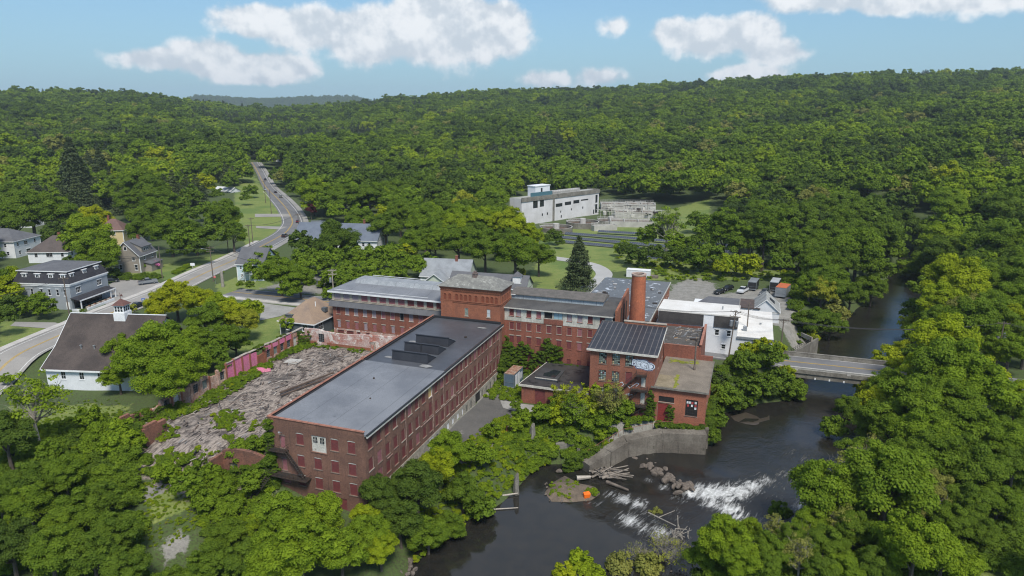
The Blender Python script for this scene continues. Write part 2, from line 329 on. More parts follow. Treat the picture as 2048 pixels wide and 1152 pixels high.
asph_d = M('asphalt_dark', (.085, .083, .08), (.12, .115, .108), .15, 7, .45, .9, c3=(.19, .18, .165), thr=.64)
gravel = M('gravel_grey', (.33, .325, .31), (.24, .235, .22), .12, 9, .45, .95, c3=(.17, .17, .13), thr=.66)
path_m = M('drive_pale', (.42, .42, .41), (.36, .36, .35), .1, 8, .25, .9)
kerbm = M('pavement_concrete', (.50, .48, .45), (.42, .40, .375), .4, 8, .3, .9)
yel = M('marking_yellow', (.50, .33, .07), (.42, .29, .09), .8, 8, .4, .8)
wht = M('marking_white', (.62, .62, .60), (.50, .50, .48), .8, 8, .4, .8)
claps = ((2, .22, .03, (.12, .13, .14), .4),)
sid_g = M('siding_grey', (.30, .33, .36), (.27, .30, .33), .4, 6, .2, .75, lines=claps)
sid_w = M('siding_white', (.74, .76, .79), (.66, .68, .71), .4, 6, .2, .75, lines=((2, .22, .03, (.35, .37, .4), .5),))
sid_b = M('siding_beige', (.30, .265, .225), (.26, .235, .20), .4, 6, .3, .8, lines=claps)
sid_bl = M('siding_pale_blue', (.56, .67, .72), (.50, .60, .66), .4, 6, .2, .8, lines=((2, .22, .03, (.3, .36, .4), .5),))
sid_dk = M('siding_slate', (.085, .10, .115), (.07, .083, .095), .4, 6, .3, .8, lines=claps)
sid_y = M('siding_yellow', (.58, .47, .26), (.52, .42, .23), .4, 6, .2, .8)
sid_gr = M('siding_pale_green', (.50, .55, .46), (.45, .50, .42), .4, 6, .2, .8)
mans = M('roof_mansard', (.030, .030, .038), (.045, .044, .052), .5, 9, .4, .85, lines=((2, .25, .04, (.015, .015, .018), .6),))
stain_w = M('plaster_stained', (.56, .55, .50), (.38, .38, .33), .5, 5, .4, .9, .35)
glass_m, _nt, _b = new_mat('window_glass'); _b.inputs['Base Color'].default_value = (.02, .025, .03, 1); _b.inputs['Roughness'].default_value = .08
glass_g = M('glass_dusty', (.24, .29, .25), (.16, .20, .18), 2.2, 3, .5, .35, c3=(.36, .29, .17), thr=.6)
dark_in = M('dark_interior', (.012, .012, .013), (.02, .018, .017), .8, 4, .3, .9)
def flat(name, c, rough=.5, metal=0.0, coat=0.0):
    if name in MATS: return MATS[name]
    m, nt, b = new_mat(name); MATS[name] = m; b.inputs['Base Color'].default_value = (*c, 1); b.inputs['Roughness'].default_value = rough; b.inputs['Metallic'].default_value = metal
    b.inputs['Coat Weight'].default_value = coat; return m
rubber = flat('rubber', (.02, .02, .02), .8)
def leaf_mat(name, ramp, attr=False, transl=.33):
    m, nt, b = new_mat(name)
    if attr: rnd = N(nt, 'ShaderNodeAttribute', attribute_type='INSTANCER', attribute_name='tint').outputs['Fac']
    else: rnd = N(nt, 'ShaderNodeObjectInfo').outputs['Alpha']
    cr = N(nt, 'ShaderNodeValToRGB', {0: rnd}); el = cr.color_ramp.elements
    while len(el) < len(ramp): el.new(.5)
    for e, (p, c) in zip(el, ramp): e.position = p; e.color = (*c, 1)
    lv = N(nt, 'ShaderNodeAttribute', attribute_type='GEOMETRY', attribute_name='leaf').outputs['Fac']
    c = mixc(nt, 1.0, cr.outputs[0], mixc(nt, lv, (.76, .80, .76), (1.26, 1.2, 1.1)), 'MULTIPLY')
    nt.links.new(c, b.inputs['Base Color']); b.inputs['Roughness'].default_value = .62; b.inputs['Specular IOR Level'].default_value = .08
    tr = N(nt, 'ShaderNodeBsdfTranslucent', {0: mixc(nt, 1.0, c, (1.25, 1.35, .7), 'MULTIPLY')})
    mx = N(nt, 'ShaderNodeMixShader', {0: transl, 1: b.outputs[0], 2: tr.outputs[0]})
    nt.links.new(mx.outputs[0], [n for n in nt.nodes if n.type == 'OUTPUT_MATERIAL'][0].inputs[0])
    return m
RAMP = [(0., (.050, .082, .022)), (.2, (.084, .134, .022)), (.42, (.126, .196, .021)), (.6, (.168, .250, .019)), (.76, (.228, .305, .017)), (.9, (.305, .335, .015)), (1., (.220, .232, .062))]
leaf = leaf_mat('foliage', RAMP); leaf_f = leaf_mat('foliage_forest', RAMP, True)
PR = [(0., (.058, .082, .042)), (.5, (.082, .112, .050)), (1., (.11, .14, .058))]
needle = leaf_mat('needles', PR, False, .1); needle_f = leaf_mat('needles_forest', PR, True, .1)
bark = M('bark', (.115, .095, .075), (.07, .058, .048), 3, 9, .4, .95)
bark_l = M('bark_pale', (.34, .31, .27), (.24, .22, .19), 2, 9, .3, .9)
# ------------------------------------------------------------------ ground, river, roads
def axis(lo0, hi0, step, lo, hi, g=1.09):
    a = list(np.arange(lo0, hi0 + step, step)); s = step
    while a[-1] < hi: s *= g; a.append(a[-1] + s)
    b = [lo0]; s = step
    while b[-1] > lo: s *= g; b.append(b[-1] - s)
    return np.array(b[:0:-1] + a)
def make_ground():
    xs = axis(-150, 160, 1.35, -5200, 5200, 1.06); ys = axis(40, 300, 1.35, -120, 7400, 1.035)
    X, Y = np.meshgrid(xs, ys); Z = hgt(X, Y)
    nx, ny = len(xs), len(ys)
    me = bpy.data.meshes.new('ground')
    i = np.arange((nx - 1) * (ny - 1)); r, c = i // (nx - 1), i % (nx - 1); a = r * nx + c
    fs = np.stack([a, a + 1, a + nx + 1, a + nx], 1)
    me.vertices.add(nx * ny); me.vertices.foreach_set('co', np.stack([X.ravel(), Y.ravel(), Z.ravel()], 1).ravel())
    me.loops.add(fs.size); me.loops.foreach_set('vertex_index', fs.ravel().astype(np.int32))
    me.polygons.add(len(fs)); me.polygons.foreach_set('loop_start', (np.arange(len(fs)) * 4).astype(np.int32)); me.polygons.foreach_set('loop_total', np.full(len(fs), 4, np.int32))
    me.polygons.foreach_set('use_smooth', np.ones(len(fs), bool)); me.update()
    # zones: R lawn, G gravel or bare earth, B demolition rubble
    zone = np.zeros((nx * ny, 4), np.float32); x, y = X.ravel(), Y.ravel(); near = (np.abs(x) < 420) & (y > 30) & (y < 700)
    xn, yn = x[near], y[near]; zz = np.zeros((len(xn), 4), np.float32); zz[:, 3] = 1
    def paint(ch, poly, soft=1.5):
        d = seg_dist(xn, yn, poly); d = np.where(in_poly(xn, yn, poly), d, -d)
        zz[:, ch] = np.maximum(zz[:, ch], np.clip(d / soft * .5 + .5, 0, 1))
    w = lambda *q: [W(b, a)[:2] for b, a in q]
    px = lambda z, *q: [P(a, b, z)[:2] for a, b in q]
    paint(2, w((-48.5, 5), (-47.5, 51.8), (-17, 51.8), (-17, 5), (-15, -7), (-24, -9), (-40, -7), (-47, -2)), 3)
    paint(1, w((0, 8), (0, 56), (8, 47), (13, 46), (15.5, 40), (12, 28), (7.5, 14), (4, 8)), 1.5)
    paint(1, w((24, 47), (48, 46.6), (46, 44.6), (39, 43), (31, 39), (26, 42)), 1.5)
    paint(1, w((28, 128), (29, 94), (52, 100), (52, 122), (66, 112), (66, 95), (72, 96), (70, 120), (66, 140), (62, 158), (53, 152), (44, 143), (41, 158), (34, 165), (28, 150)), 4)
    paint(1, px(-4, (315, 1085), (375, 1060), (385, 1070), (335, 1110)), 2); paint(1, px(-3, (285, 985), (345, 965), (330, 990), (290, 1010)), 1.5)
    paint(1, px(-2, (520, 590), (620, 560), (665, 570), (650, 600), (600, 600)), 5)
    paint(0, px(0, (0, 640), (150, 655), (60, 700), (0, 700)), 2); paint(0, px(-1, (100, 790), (250, 795), (230, 840), (150, 880), (60, 880), (20, 800)), 4)
    paint(0, px(0, (240, 545), (460, 505), (420, 545), (330, 560)), 3); paint(0, px(0, (430, 570), (500, 545), (560, 575), (520, 595), (440, 590)), 2)
    paint(0, px(0, (500, 640), (590, 620), (600, 650), (550, 690), (480, 700)), 2); paint(0, px(0, (470, 350), (515, 370), (590, 440), (620, 460), (500, 500), (470, 460)), 3)
    paint(0, px(-2.5, (1080, 460), (1200, 440), (1420, 400), (1420, 500), (1400, 545), (1220, 545), (1180, 570), (1050, 570), (1080, 520)), 4)
    paint(0, px(-2, (1090, 560), (1180, 570), (1180, 590), (1060, 590)), 2); paint(0, px(-2, (1220, 530), (1560, 540), (1580, 560), (1450, 560), (1300, 560)), 3)
    paint(0, px(-3, (1700, 1100), (2048, 1050), (2048, 1152), (1750, 1152)), 6); paint(0, px(-5, (290, 1000), (380, 990), (390, 1040), (310, 1070)), 2)
    zone[near] = zz; at = me.color_attributes.new('zone', 'FLOAT_COLOR', 'POINT'); at.data.foreach_set('color', zone.ravel())
    o = bpy.data.objects.new('ground', me); COL.objects.link(o); tag(o, 'green valley floor and wooded slopes around the brick mill', None, None, 'structure')
    m, nt, b = new_mat('ground'); me.materials.append(m)
    tc = N(nt, 'ShaderNodeTexCoord').outputs['Object']
    z = N(nt, 'ShaderNodeAttribute', attribute_name='zone'); zc = N(nt, 'ShaderNodeSeparateColor', {0: z.outputs['Color']}).outputs
    na = N(nt, 'ShaderNodeTexNoise', {'Vector': tc, 'Scale': .045, 'Detail': 8.0, 'Roughness': .65}).outputs[0]
    nb = N(nt, 'ShaderNodeTexNoise', {'Vector': tc, 'Scale': .55, 'Detail': 8.0, 'Roughness': .7}).outputs[0]
    nc = N(nt, 'ShaderNodeTexNoise', {'Vector': tc, 'Scale': 3.2, 'Detail': 5.0, 'Roughness': .75}).outputs[0]
    # planks and joists of the collapsed floor run along the mill's long axis
    mp = N(nt, 'ShaderNodeMapping', {'Vector': tc, 'Rotation': (0, 0, YAW)}).outputs[0]; mp = N(nt, 'ShaderNodeMapping', {'Vector': mp, 'Scale': (5.5, .6, 1)}).outputs[0]
    nd = N(nt, 'ShaderNodeTexNoise', {'Vector': mp, 'Scale': 1.0, 'Detail': 7.0, 'Roughness': .75, 'Distortion': .6}).outputs[0]
    wood_ = mixc(nt, rng(nt, nb, .38, .62), (.045, .036, .024), (.085, .075, .04)); base = mixc(nt, rng(nt, nc, .3, .55), wood_, (.060, .095, .022))
    lawn = mixc(nt, rng(nt, nb, .3, .7), (.13, .19, .035), (.19, .22, .055)); lawn = mixc(nt, rng(nt, na, .48, .62), lawn, (.10, .16, .03)); lawn = mixc(nt, mth(nt, 'MULTIPLY', rng(nt, nc, .5, .8), .5), lawn, (.25, .23, .11))
    grv = mixc(nt, rng(nt, nb, .35, .65), (.27, .26, .24), (.19, .185, .165)); grv = mixc(nt, rng(nt, nc, .58, .7), grv, (.10, .11, .055))
    rub = mixc(nt, rng(nt, nd, .38, .56), (.055, .042, .036), (.34, .29, .25)); rub = mixc(nt, rng(nt, nb, .50, .62), rub, (.075, .062, .056)); rub = mixc(nt, mth(nt, 'MULTIPLY', rng(nt, nd, .61, .67), 1.0), rub, (.52, .48, .44))
    rub = mixc(nt, rng(nt, na, .54, .62, 0, .75), rub, (.05, .045, .044)); rub = mixc(nt, rng(nt, nc, .60, .72), rub, (.38, .35, .32))
    per = mth(nt, 'MULTIPLY', mth(nt, 'SUBTRACT', nb, .5), 1.3)
    f = lambda s: rng(nt, mth(nt, 'ADD', s, per), .42, .58)
    isn = mth(nt, 'GREATER_THAN', z.outputs['Alpha'], .5)
    c = mixc(nt, mth(nt, 'MULTIPLY', f(zc[0]), isn), base, lawn); c = mixc(nt, mth(nt, 'MULTIPLY', f(zc[1]), isn), c, grv); c = mixc(nt, mth(nt, 'MULTIPLY', f(zc[2]), isn), c, rub)
    c = mixc(nt, .55, c, mixc(nt, rng(nt, nc, .25, .7), (.45, .45, .45), (1.35, 1.35, 1.35)), 'MULTIPLY'); nt.links.new(c, b.inputs['Base Color']); b.inputs['Roughness'].default_value = .95
    bp = N(nt, 'ShaderNodeBump', {'Height': nc, 'Strength': .5, 'Distance': .25}); nt.links.new(bp.outputs[0], b.inputs['Normal'])
make_ground()

def weir(x, y):                                  # signed distance downstream of the weir line
    (ax, ay), (bx, by) = P(1190, 890, -9)[:2], P(1560, 1010, -9)[:2]
    L = math.hypot(bx - ax, by - ay); return ((x - ax) * (by - ay) - (y - ay) * (bx - ax)) / L
def make_water():
    xs = np.arange(-40, 232, 1.1); ys = np.arange(-30, 400, 1.1); X, Y = np.meshgrid(xs, ys)
    d = weir(X, Y); t = np.clip(d / 7 + .3, 0, 1)
    Z = WE * (1 - t) + WL * t + .10 * np.sin(X * 2.1 + Y) * np.exp(-(d / 8) ** 2)
    keep = ((X > -40) & (in_poly(X, Y, RIV) | (seg_dist(X, Y, RIV) < 6))) | (Y < 60)
    nx = len(xs); fs = []
    idx = np.where((keep[:-1, :-1] & keep[1:, 1:]))
    a = idx[0] * nx + idx[1]; F = np.stack([a, a + 1, a + nx + 1, a + nx], 1)
    used, inv = np.unique(F, return_inverse=True); V = np.stack([X.ravel(), Y.ravel(), Z.ravel()], 1)[used]
    me = bpy.data.meshes.new('river'); me.from_pydata(V.tolist(), [], inv.reshape(F.shape).tolist()); me.polygons.foreach_set('use_smooth', [True] * len(F)); me.update()
    o = bpy.data.objects.new('river', me); COL.objects.link(o); tag(o, 'dark slow river breaking white over a low weir', None, None, 'structure')
    m, nt, b = new_mat('river_water'); me.materials.append(m)
    g = N(nt, 'ShaderNodeTexCoord').outputs['Object']; s = N(nt, 'ShaderNodeSeparateXYZ', {0: g}).outputs
    n1 = N(nt, 'ShaderNodeTexNoise', {'Vector': g, 'Scale': .55, 'Detail': 4.0, 'Distortion': .5}).outputs[0]
    n2 = N(nt, 'ShaderNodeTexNoise', {'Vector': g, 'Scale': 2.2, 'Detail': 3.0}).outputs[0]
    # flow direction runs from the bridge to the weir and on to the lower left
    rt = N(nt, 'ShaderNodeMapping', {'Vector': g, 'Rotation': (0, 0, rad(-52))}).outputs[0]; st = N(nt, 'ShaderNodeMapping', {'Vector': rt, 'Scale': (.22, 1.0, 1)}).outputs[0]
    nf = N(nt, 'ShaderNodeTexNoise', {'Vector': st, 'Scale': 1.5, 'Detail': 10.0, 'Roughness': .76, 'Distortion': 1.6}).outputs[0]
    nl = N(nt, 'ShaderNodeTexNoise', {'Vector': st, 'Scale': .35, 'Detail': 4.0, 'Distortion': 1.6}).outputs[0]
    ridge = mth(nt, 'SUBTRACT', 1.0, mth(nt, 'MULTIPLY', mth(nt, 'ABSOLUTE', mth(nt, 'SUBTRACT', nl, .5)), 9.0), clamp=True)
    fld = None
    for px, py, r, st_ in ((1385, 982, 2.0, 1.2), (1415, 982, 2.4, 1.3), (1445, 985, 2.6, 1.35), (1475, 983, 2.4, 1.2), (1505, 976, 2.4, 1.0), (1535, 968, 2.8, .8), (1575, 955, 3.4, .62), (1430, 1002, 2.2, 1.2), (1460, 1013, 2.2, 1.25), (1478, 1026, 2.0, 1.1), (1500, 1050, 2.2, 1.1), (1225, 985, 1.8, .85), (1250, 993, 2.0, .95), (1275, 1000, 2.2, .8), (1262, 1035, 2.4, .95), (1290, 1052, 2.0, .85), (1325, 1060, 2.4, .95),
                             (1315, 1040, 1.6, .6), (1610, 1015, 2.2, .95), (1330, 970, 1.4, .9), (1296, 955, .9, .9), (1360, 990, 1.8, .8), (1600, 920, 4.5, .45), (1545, 1040, 2.6, .8), (1300, 1020, 3.2, .5), (1350, 1020, 4, .42), (1190, 1000, 2.5, .4), (1500, 930, 5, .3), (1560, 1000, 5, .38)):
        cx, cy, _ = P(px, py, -9.1)
        dd = N(nt, 'ShaderNodeVectorMath', {0: g, 1: (cx, cy, -9.1)}, operation='DISTANCE').outputs['Value']
        v = mth(nt, 'MULTIPLY', mth(nt, 'SUBTRACT', 1.0, mth(nt, 'MULTIPLY', dd, .55 / r), clamp=True), st_ * 1.3)
        fld = v if fld is None else mth(nt, 'MAXIMUM', fld, v)
    foam = rng(nt, mth(nt, 'ADD', mth(nt, 'ADD', mth(nt, 'MULTIPLY', fld, .36), mth(nt, 'MULTIPLY', nf, 1.15)), mth(nt, 'MULTIPLY', mth(nt, 'MULTIPLY', ridge, fld), .20)), .82, 1.22)
    fade = rng(nt, mth(nt, 'ADD', n1, 0.0), .3, .7)
    c = mixc(nt, fade, (.016, .016, .015), (.024, .022, .018))
    c = mixc(nt, foam, c, mixc(nt, rng(nt, n2, .35, .65), (.42, .43, .42), (.66, .67, .67)))
    nt.links.new(c, b.inputs['Base Color'])
    nt.links.new(mth(nt, 'ADD', mth(nt, 'MULTIPLY', foam, .6), .045), b.inputs['Roughness'])
    b.inputs['IOR'].default_value = 1.55
    rough_w = rng(nt, fld, .0, .35, .05, 1.0); up = rng(nt, s[1], 100, 128, 0.0, 1.0)
    hgt_ = mth(nt, 'ADD', mth(nt, 'MULTIPLY', n1, .7), mth(nt, 'ADD', mth(nt, 'MULTIPLY', n2, .35), mth(nt, 'MULTIPLY', mth(nt, 'ADD', nf, foam), .5)))
    bp = N(nt, 'ShaderNodeBump', {'Height': hgt_, 'Distance': .35, 'Strength': mth(nt, 'MULTIPLY', mth(nt, 'ADD', rough_w, mth(nt, 'MULTIPLY', up, .45)), .5)})
    nt.links.new(bp.outputs[0], b.inputs['Normal'])
make_water()

def smooth_line(pts, step=3.0):
    pts = [Vector(p[:2]) for p in pts]; out = []
    for i in range(len(pts) - 1):
        p0 = pts[max(i - 1, 0)]; p1 = pts[i]; p2 = pts[i + 1]; p3 = pts[min(i + 2, len(pts) - 1)]
        n = max(1, int((p2 - p1).length / step))
        for k in range(n):
            t = k / n; out.append(.5 * ((2 * p1) + (p2 - p0) * t + (2 * p0 - 5 * p1 + 4 * p2 - p3) * t * t + (3 * p1 - p0 - 3 * p2 + p3) * t ** 3))
    out.append(pts[-1]); return out
def strip(name, line, o0, o1, mat, lift, label, zf=None, thick=0.0, dash=None, nseg=3, kind='structure'):
    L = len(line); V = []; F = []
    off = [o0 + (o1 - o0) * k / nseg for k in range(nseg + 1)]
    nrm = []
    for i in range(L):
        d = (line[min(i + 1, L - 1)] - line[max(i - 1, 0)]).normalized(); nrm.append(Vector((d.y, -d.x)))
    pts = [[line[i] + nrm[i] * o for o in off] for i in range(L)]
    ctr = hgt([p.x for p in line], [p.y for p in line], False) if zf is None else None
    for i in range(L):
        for p in pts[i]:
            V.append((p.x, p.y, (ctr[i] if zf is None else zf(p.x, p.y)) + lift))
    w = nseg + 1
    for i in range(L - 1):
        if dash and (i // dash) % 2: continue
        for k in range(nseg): F.append((i * w + k, i * w + k + 1, (i + 1) * w + k + 1, (i + 1) * w + k))
    if thick:
        n0 = len(V)
        V += [(x, y, z - thick) for x, y, z in V]
        for i in range(L - 1):
            F.append((i * w, (i + 1) * w, (i + 1) * w + n0, i * w + n0)); F.append((i * w + nseg, i * w + nseg + n0, (i + 1) * w + nseg + n0, (i + 1) * w + nseg))
    me = bpy.data.meshes.new(name); me.from_pydata(V, [], F); me.materials.append(mat); me.update()
    o = bpy.data.objects.new(name, me); COL.objects.link(o); tag(o, label, None, None, kind); return o
road1 = smooth_line([(-99, 95), (-107, 118), (-112.5, 138), (-114.4, 150), (-113.6, 166), (-112, 185), (-109.6, 200), (-108.2, 213), (-107.3, 235), (-105.6, 262), (-105.3, 290), (-106, 316), (-109.5, 337), (-115, 359), (-126.5, 388), (-141, 422), (-158, 460), (-179, 506), (-201, 556), (-222, 603), (-238, 640)], 2.5)
strip('street', road1, -5.3, 5.3, asph, .10, 'worn grey street curving away up the valley', nseg=6)
lo = [p for p in road1 if p.y < 272]
strip('street_patch', lo, -5.28, 5.28, asph_l, .125, 'paler old asphalt on the near end of the street', nseg=6)
for o_, nm in ((-.18, 'yellow'), (.18, 'yellow')): strip('road_marking', road1, o_ - .11, o_ + .11, yel, .15, 'double yellow centre line of the street', nseg=1)
for o_ in (-4.4, 4.4): strip('road_marking', road1, o_ - .12, o_ + .12, wht, .15, 'white edge line of the street', nseg=1)
strip('pavement', [p for p in road1 if p.y < 300], -7.4, -5.35, kerbm, .24, 'pale concrete pavement along the street', thick=.4, nseg=2)
strip('pavement', [p for p in road1 if 245 < p.y < 640], 5.4, 8.0, gravel, .16, 'gravel shoulder beside the curving street', thick=.2, nseg=2)
cross = smooth_line([W(-100 + 3 * k, 86.8 - .0)[:2] for k in range(0, 86)], 3)
zr = lambda x, y: np.interp((x - OX) * BX[0] + (y - OY) * BX[1], [-100, -60, -10, 30, 58, 160], [0.05, .02, -.6, -2.3, -3.1, -2.9])
strip('road', cross, -4.6, 4.6, asph, .12, 'grey cross road running behind the mill to the bridge', zf=zr, nseg=4, thick=.5)
for o_ in (-.15, .15): strip('road_marking', cross, o_ - .09, o_ + .09, yel, .145, 'yellow centre line of the cross road', zf=zr, nseg=1)
for o_ in (-3.9, 3.9): strip('road_marking', cross, o_ - .09, o_ + .09, wht, .145, 'white edge line of the cross road', zf=zr, nseg=1)
strip('pavement', cross[:22], 4.65, 6.6, kerbm, .22, 'pale pavement on the near side of the cross road', zf=zr, thick=.5, nseg=1)
strip('driveway', smooth_line([P(*q, -2)[:2] for q in ((1020, 498), (1060, 505), (1100, 515), (1140, 521), (1185, 531), (1208, 547), (1196, 566), (1175, 583), (1160, 600))], 1.5), -3.0, 3.0, path_m, .12, 'pale drive curving past the lone spruce', nseg=3)
def patch(name, poly, mat, lift, label, zf=None, step=2.0):
    xs = [p[0] for p in poly]; ys = [p[1] for p in poly]
    import bmesh
    bm = bmesh.new(); bm.faces.new([bm.verts.new((p[0], p[1], 0)) for p in poly])
    for k in (0, 1):
        lo_, hi_ = (min(xs), max(xs)) if k == 0 else (min(ys), max(ys)); q = lo_ + step
        while q < hi_:
            bmesh.ops.bisect_plane(bm, geom=bm.verts[:] + bm.edges[:] + bm.faces[:], plane_co=(q, q, 0), plane_no=(1, 0, 0) if k == 0 else (0, 1, 0)); q += step
    vs = bm.verts[:]; H = hgt([v.co.x for v in vs], [v.co.y for v in vs])
    for v, h in zip(vs, H): v.co.z = h + lift
    for f in bm.faces:
        if f.normal.z < 0: f.normal_flip()
    me = bpy.data.meshes.new(name); bm.to_mesh(me); bm.free(); me.materials.append(mat)
    o = bpy.data.objects.new(name, me); COL.objects.link(o); tag(o, label, None, None, 'structure'); return o
patch('parking_lot', [P(*q, 0)[:2] for q in ((212, 612), (207, 575), (235, 560), (300, 555), (330, 572), (313, 590), (262, 606))], asph_l, .1, 'small light asphalt parking lot beside the mansard house')
patch('driveway', [W(*q)[:2] for q in ((.4, 8), (.4, 47), (4, 50.5), (9, 46), (12.5, 45.6), (14, 41.5), (10.5, 30), (7, 16), (4.5, 7))], asph_d, .08, 'cracked dark asphalt yard along the river side of the mill')
patch('driveway', [W(*q)[:2] for q in ((4, 47), (11.5, 46.6), (14.5, 44), (14.8, 41.5), (11.5, 41.8), (6, 43.5))], gravel, .13, 'pale concrete apron in front of the low brick annex')
patch('driveway', [P(*q, 0)[:2] for q in ((20, 651), (120, 659), (138, 652), (110, 645), (30, 643))], asph_l, .09, 'grey side drive crossing the lawn')
patch('driveway', [P(*q, 0)[:2] for q in ((519, 640), (525, 606), (600, 617), (560, 632))], gravel, .1, 'grey gravel pull off next to the cross road')
patch('driveway', [P(*q, 0)[:2] for q in ((510, 436), (585, 434), (590, 430), (510, 431))], asph_l, .1, 'narrow pale drive off the curving street')
patch('driveway', [P(*q, 0)[:2] for q in ((512, 455), (560, 458), (575, 452), (512, 451))], asph_l, .1, 'second narrow pale drive off the curving street')
# ------------------------------------------------------------------ the brick mill
HW = {'front': 0.0, 'right': math.pi / 2, 'left': -math.pi / 2, 'back': math.pi}
_wc = {}
def board_win(w, h, panel, sillm, arch=False, top=None):
    k = ('b', w, h, panel.name, sillm.name, arch, top and top.name)
    if k not in _wc:
        mb = MB()                                   # facing -Y, origin at bottom centre of the opening, on the wall face
        mb.box(-w / 2 + .003, .10, .003, w / 2 - .003, .15, h - .003, 0)
        mb.box(-w / 2 + .003, .055, .003, -w / 2 + .07, .098, h - .003, 1); mb.box(w / 2 - .07, .055, .003, w / 2 - .003, .098, h - .003, 1)
        mb.box(-w / 2 - .1, -.09, -.14, w / 2 + .1, .05, -.004, 1)
        if top: mb.box(-w / 2 - .12, -.035, h + .004, w / 2 + .12, .05, h + .22, 2)
        if arch:
            n = 6
            for i in range(n):
                a0, a1 = -w / 2 + w * i / n, -w / 2 + w * (i + 1) / n; f = lambda a: .17 * (1 - (2 * a / w) ** 2)
                mb.hexa(((a0, .04, h - .17), (a1, .04, h - .17), (a1, .095, h - .17), (a0, .095, h - .17), (a0, .04, h - .165 + f(a0)), (a1, .04, h - .165 + f(a1)), (a1, .095, h - .165 + f(a1)), (a0, .095, h - .165 + f(a0))), 3)
        _wc[k] = mb.mesh('window', [panel, sillm, top or sillm, white_w])
    return _wc[k]
def glass_win(w, h, glass, frame, nx=2, nz=2, sillm=None, d=.08, proud=False, head=False):
    k = ('g', w, h, glass.name, frame.name, nx, nz, sillm and sillm.name, d, proud, head)
    if k not in _wc:
        mb = MB(); y = -.03 if proud else d; b = .08
        mb.box(-w / 2 + .003, y + .03, .003, w / 2 - .003, y + .06, h - .003, 0)
        mb.box(-w / 2 + .003, y - .03, .003, -w / 2 + b, y + .028, h - .003, 1); mb.box(w / 2 - b, y - .03, .003, w / 2 - .003, y + .028, h - .003, 1)
        mb.box(-w / 2 + b, y - .03, .003, w / 2 - b, y + .028, b, 1); mb.box(-w / 2 + b, y - .03, h - b, w / 2 - b, y + .028, h - .003, 1)
        for i in range(1, nx): x = -w / 2 + w * i / nx; mb.box(x - .022, y - .015, b, x + .022, y + .026, h - b, 1)
        for j in range(1, nz): z = h * j / nz; mb.box(-w / 2 + b, y - .012, z - .022, w / 2 - b, y + .024, z + .022, 1)
        if sillm: mb.box(-w / 2 - .1, -.1, -.12, w / 2 + .1, y + .02, -.004, 2)
        if head: mb.box(-w / 2 - .13, -.12, h + .004, w / 2 + .13, y + .02, h + .13, 1)
        _wc[k] = mb.mesh('window', [glass, frame, sillm or frame])
    return _wc[k]
rw = random.Random(5)

# --- long wing ---------------------------------------------------------------
wing = mill('brick_mill_wing', 'long brown brick mill wing with a grey membrane roof and rows of red boarded windows', 'mill building', -17.1, 0, -5)
Lw = 59.3; RE = [2.3, 4.9, 7.4, 10, 12.6, 15.1, 17.7, 20.3, 22.9, 25.3, 27.8, 30.1, 32.4, 34.7, 37, 39.3, 41.6, 43.9, 46.1, 48.2, 50.4, 52.8, 55.1, 57.3]
ops = []; wins = []
for i, a in enumerate(RE):
    wd = 1.32 if a > 24 else 1.4
    for j, (z0, z1) in enumerate(((5.0, 6.95), (1.5, 3.5), (-1.5, .45))):
        if i == 8 and j == 1: z1 = 4.1
        ops.append((a - wd, a, z0, z1)); wins.append((a - wd / 2, wd, z0, z1, i, j))
fnd = [(16.5, 17.2), (21.1, 22.9), (24, 25), (26.3, 27.3), (28.6, 29.8), (31.0, 32.0), (33.4, 34.4), (35.8, 36.6), (38.0, 38.9), (40.2, 41.1), (42.9, 45.7), (46.4, 47.2), (48.8, 49.6), (51.3, 52.1), (53.8, 54.6), (56.2, 57.0)]
ops_r = list(ops); fz = []
for k, (a0, a1) in enumerate(fnd[1:]):
    z0, z1 = (-5.0, -2.75) if k in (0, 9) else (-4.75, -3.15); ops_r.append((a0, a1, z0, z1)); fz.append((a0, a1, z0, z1, k))
mb = MB()
mb.wall(0, 0, 0, 1, Lw, -2.45, 7.9, [o for o in ops_r if o[2] > -2.4], mi=0); mb.wall(.10, 0, 0, 1, Lw, -6.2, -2.45, [o for o in ops_r if o[2] < -2.4], dep=.4, mi=1)
mb.quad((0, 0, -2.45), (.10, 0, -2.45), (.10, Lw, -2.45), (0, Lw, -2.45), 1)
FW = [(-14.7, .95, 3.4, 5.5, 'n'), (-11.45, 1.45, 4.5, 6.45, 'r'), (-8.05, 2.7, 3.75, 6.45, 'door'), (-5.25, 1.45, 4.5, 6.5, 'r'), (-2.3, 1.45, 4.55, 6.6, 'r'),
      (-14.65, .95, -.4, 1.6, 'n'), (-11.55, 1.4, .75, 2.75, 'r'), (-8.45, 1.45, .85, 2.8, 'r'), (-5.4, 1.45, .85, 2.9, 'r'), (-2.35, 1.45, .9, 2.95, 'r'),
      (-11.6, 1.4, -2.5, -.6, 'r'), (-8.5, 1.45, -2.5, -.55, 'r'), (-5.4, 1.45, -2.5, -.5, 'r'), (-2.35, 1.45, -2.45, -.4, 'r'), (-14.4, 1.3, -2.6, -.9, 'n'), (-4.4, 1.6, -5.6, -3.4, 'd')]
mb.wall(-17.1, 0, 1, 0, 17.1, -6.6, 8.35, [(b - w / 2 + 17.1, b + w / 2 + 17.1, z0, z1) for b, w, z0, z1, _ in FW], mi=0)
mb.wall(-17.1, Lw, 0, -1, Lw, -1.5, 8.35, [], mi=0); mb.wall(-.1, Lw, -1, 0, 17, -6, 7.9, [], mi=0)
mb.box(-1.1, -.07, -5.6, -.02, -.003, 7.9, 0); mb.box(-17.08, -.07, -5.6, -15.9, -.003, 8.2, 0)
mb.obj('wall', [brk_w, M('rubble_stone', (.40, .37, .31), (.27, .25, .21), .9, 3, .55, .95, .25, bump=.4, c3=(.55, .52, .46), thr=.6)], wing)
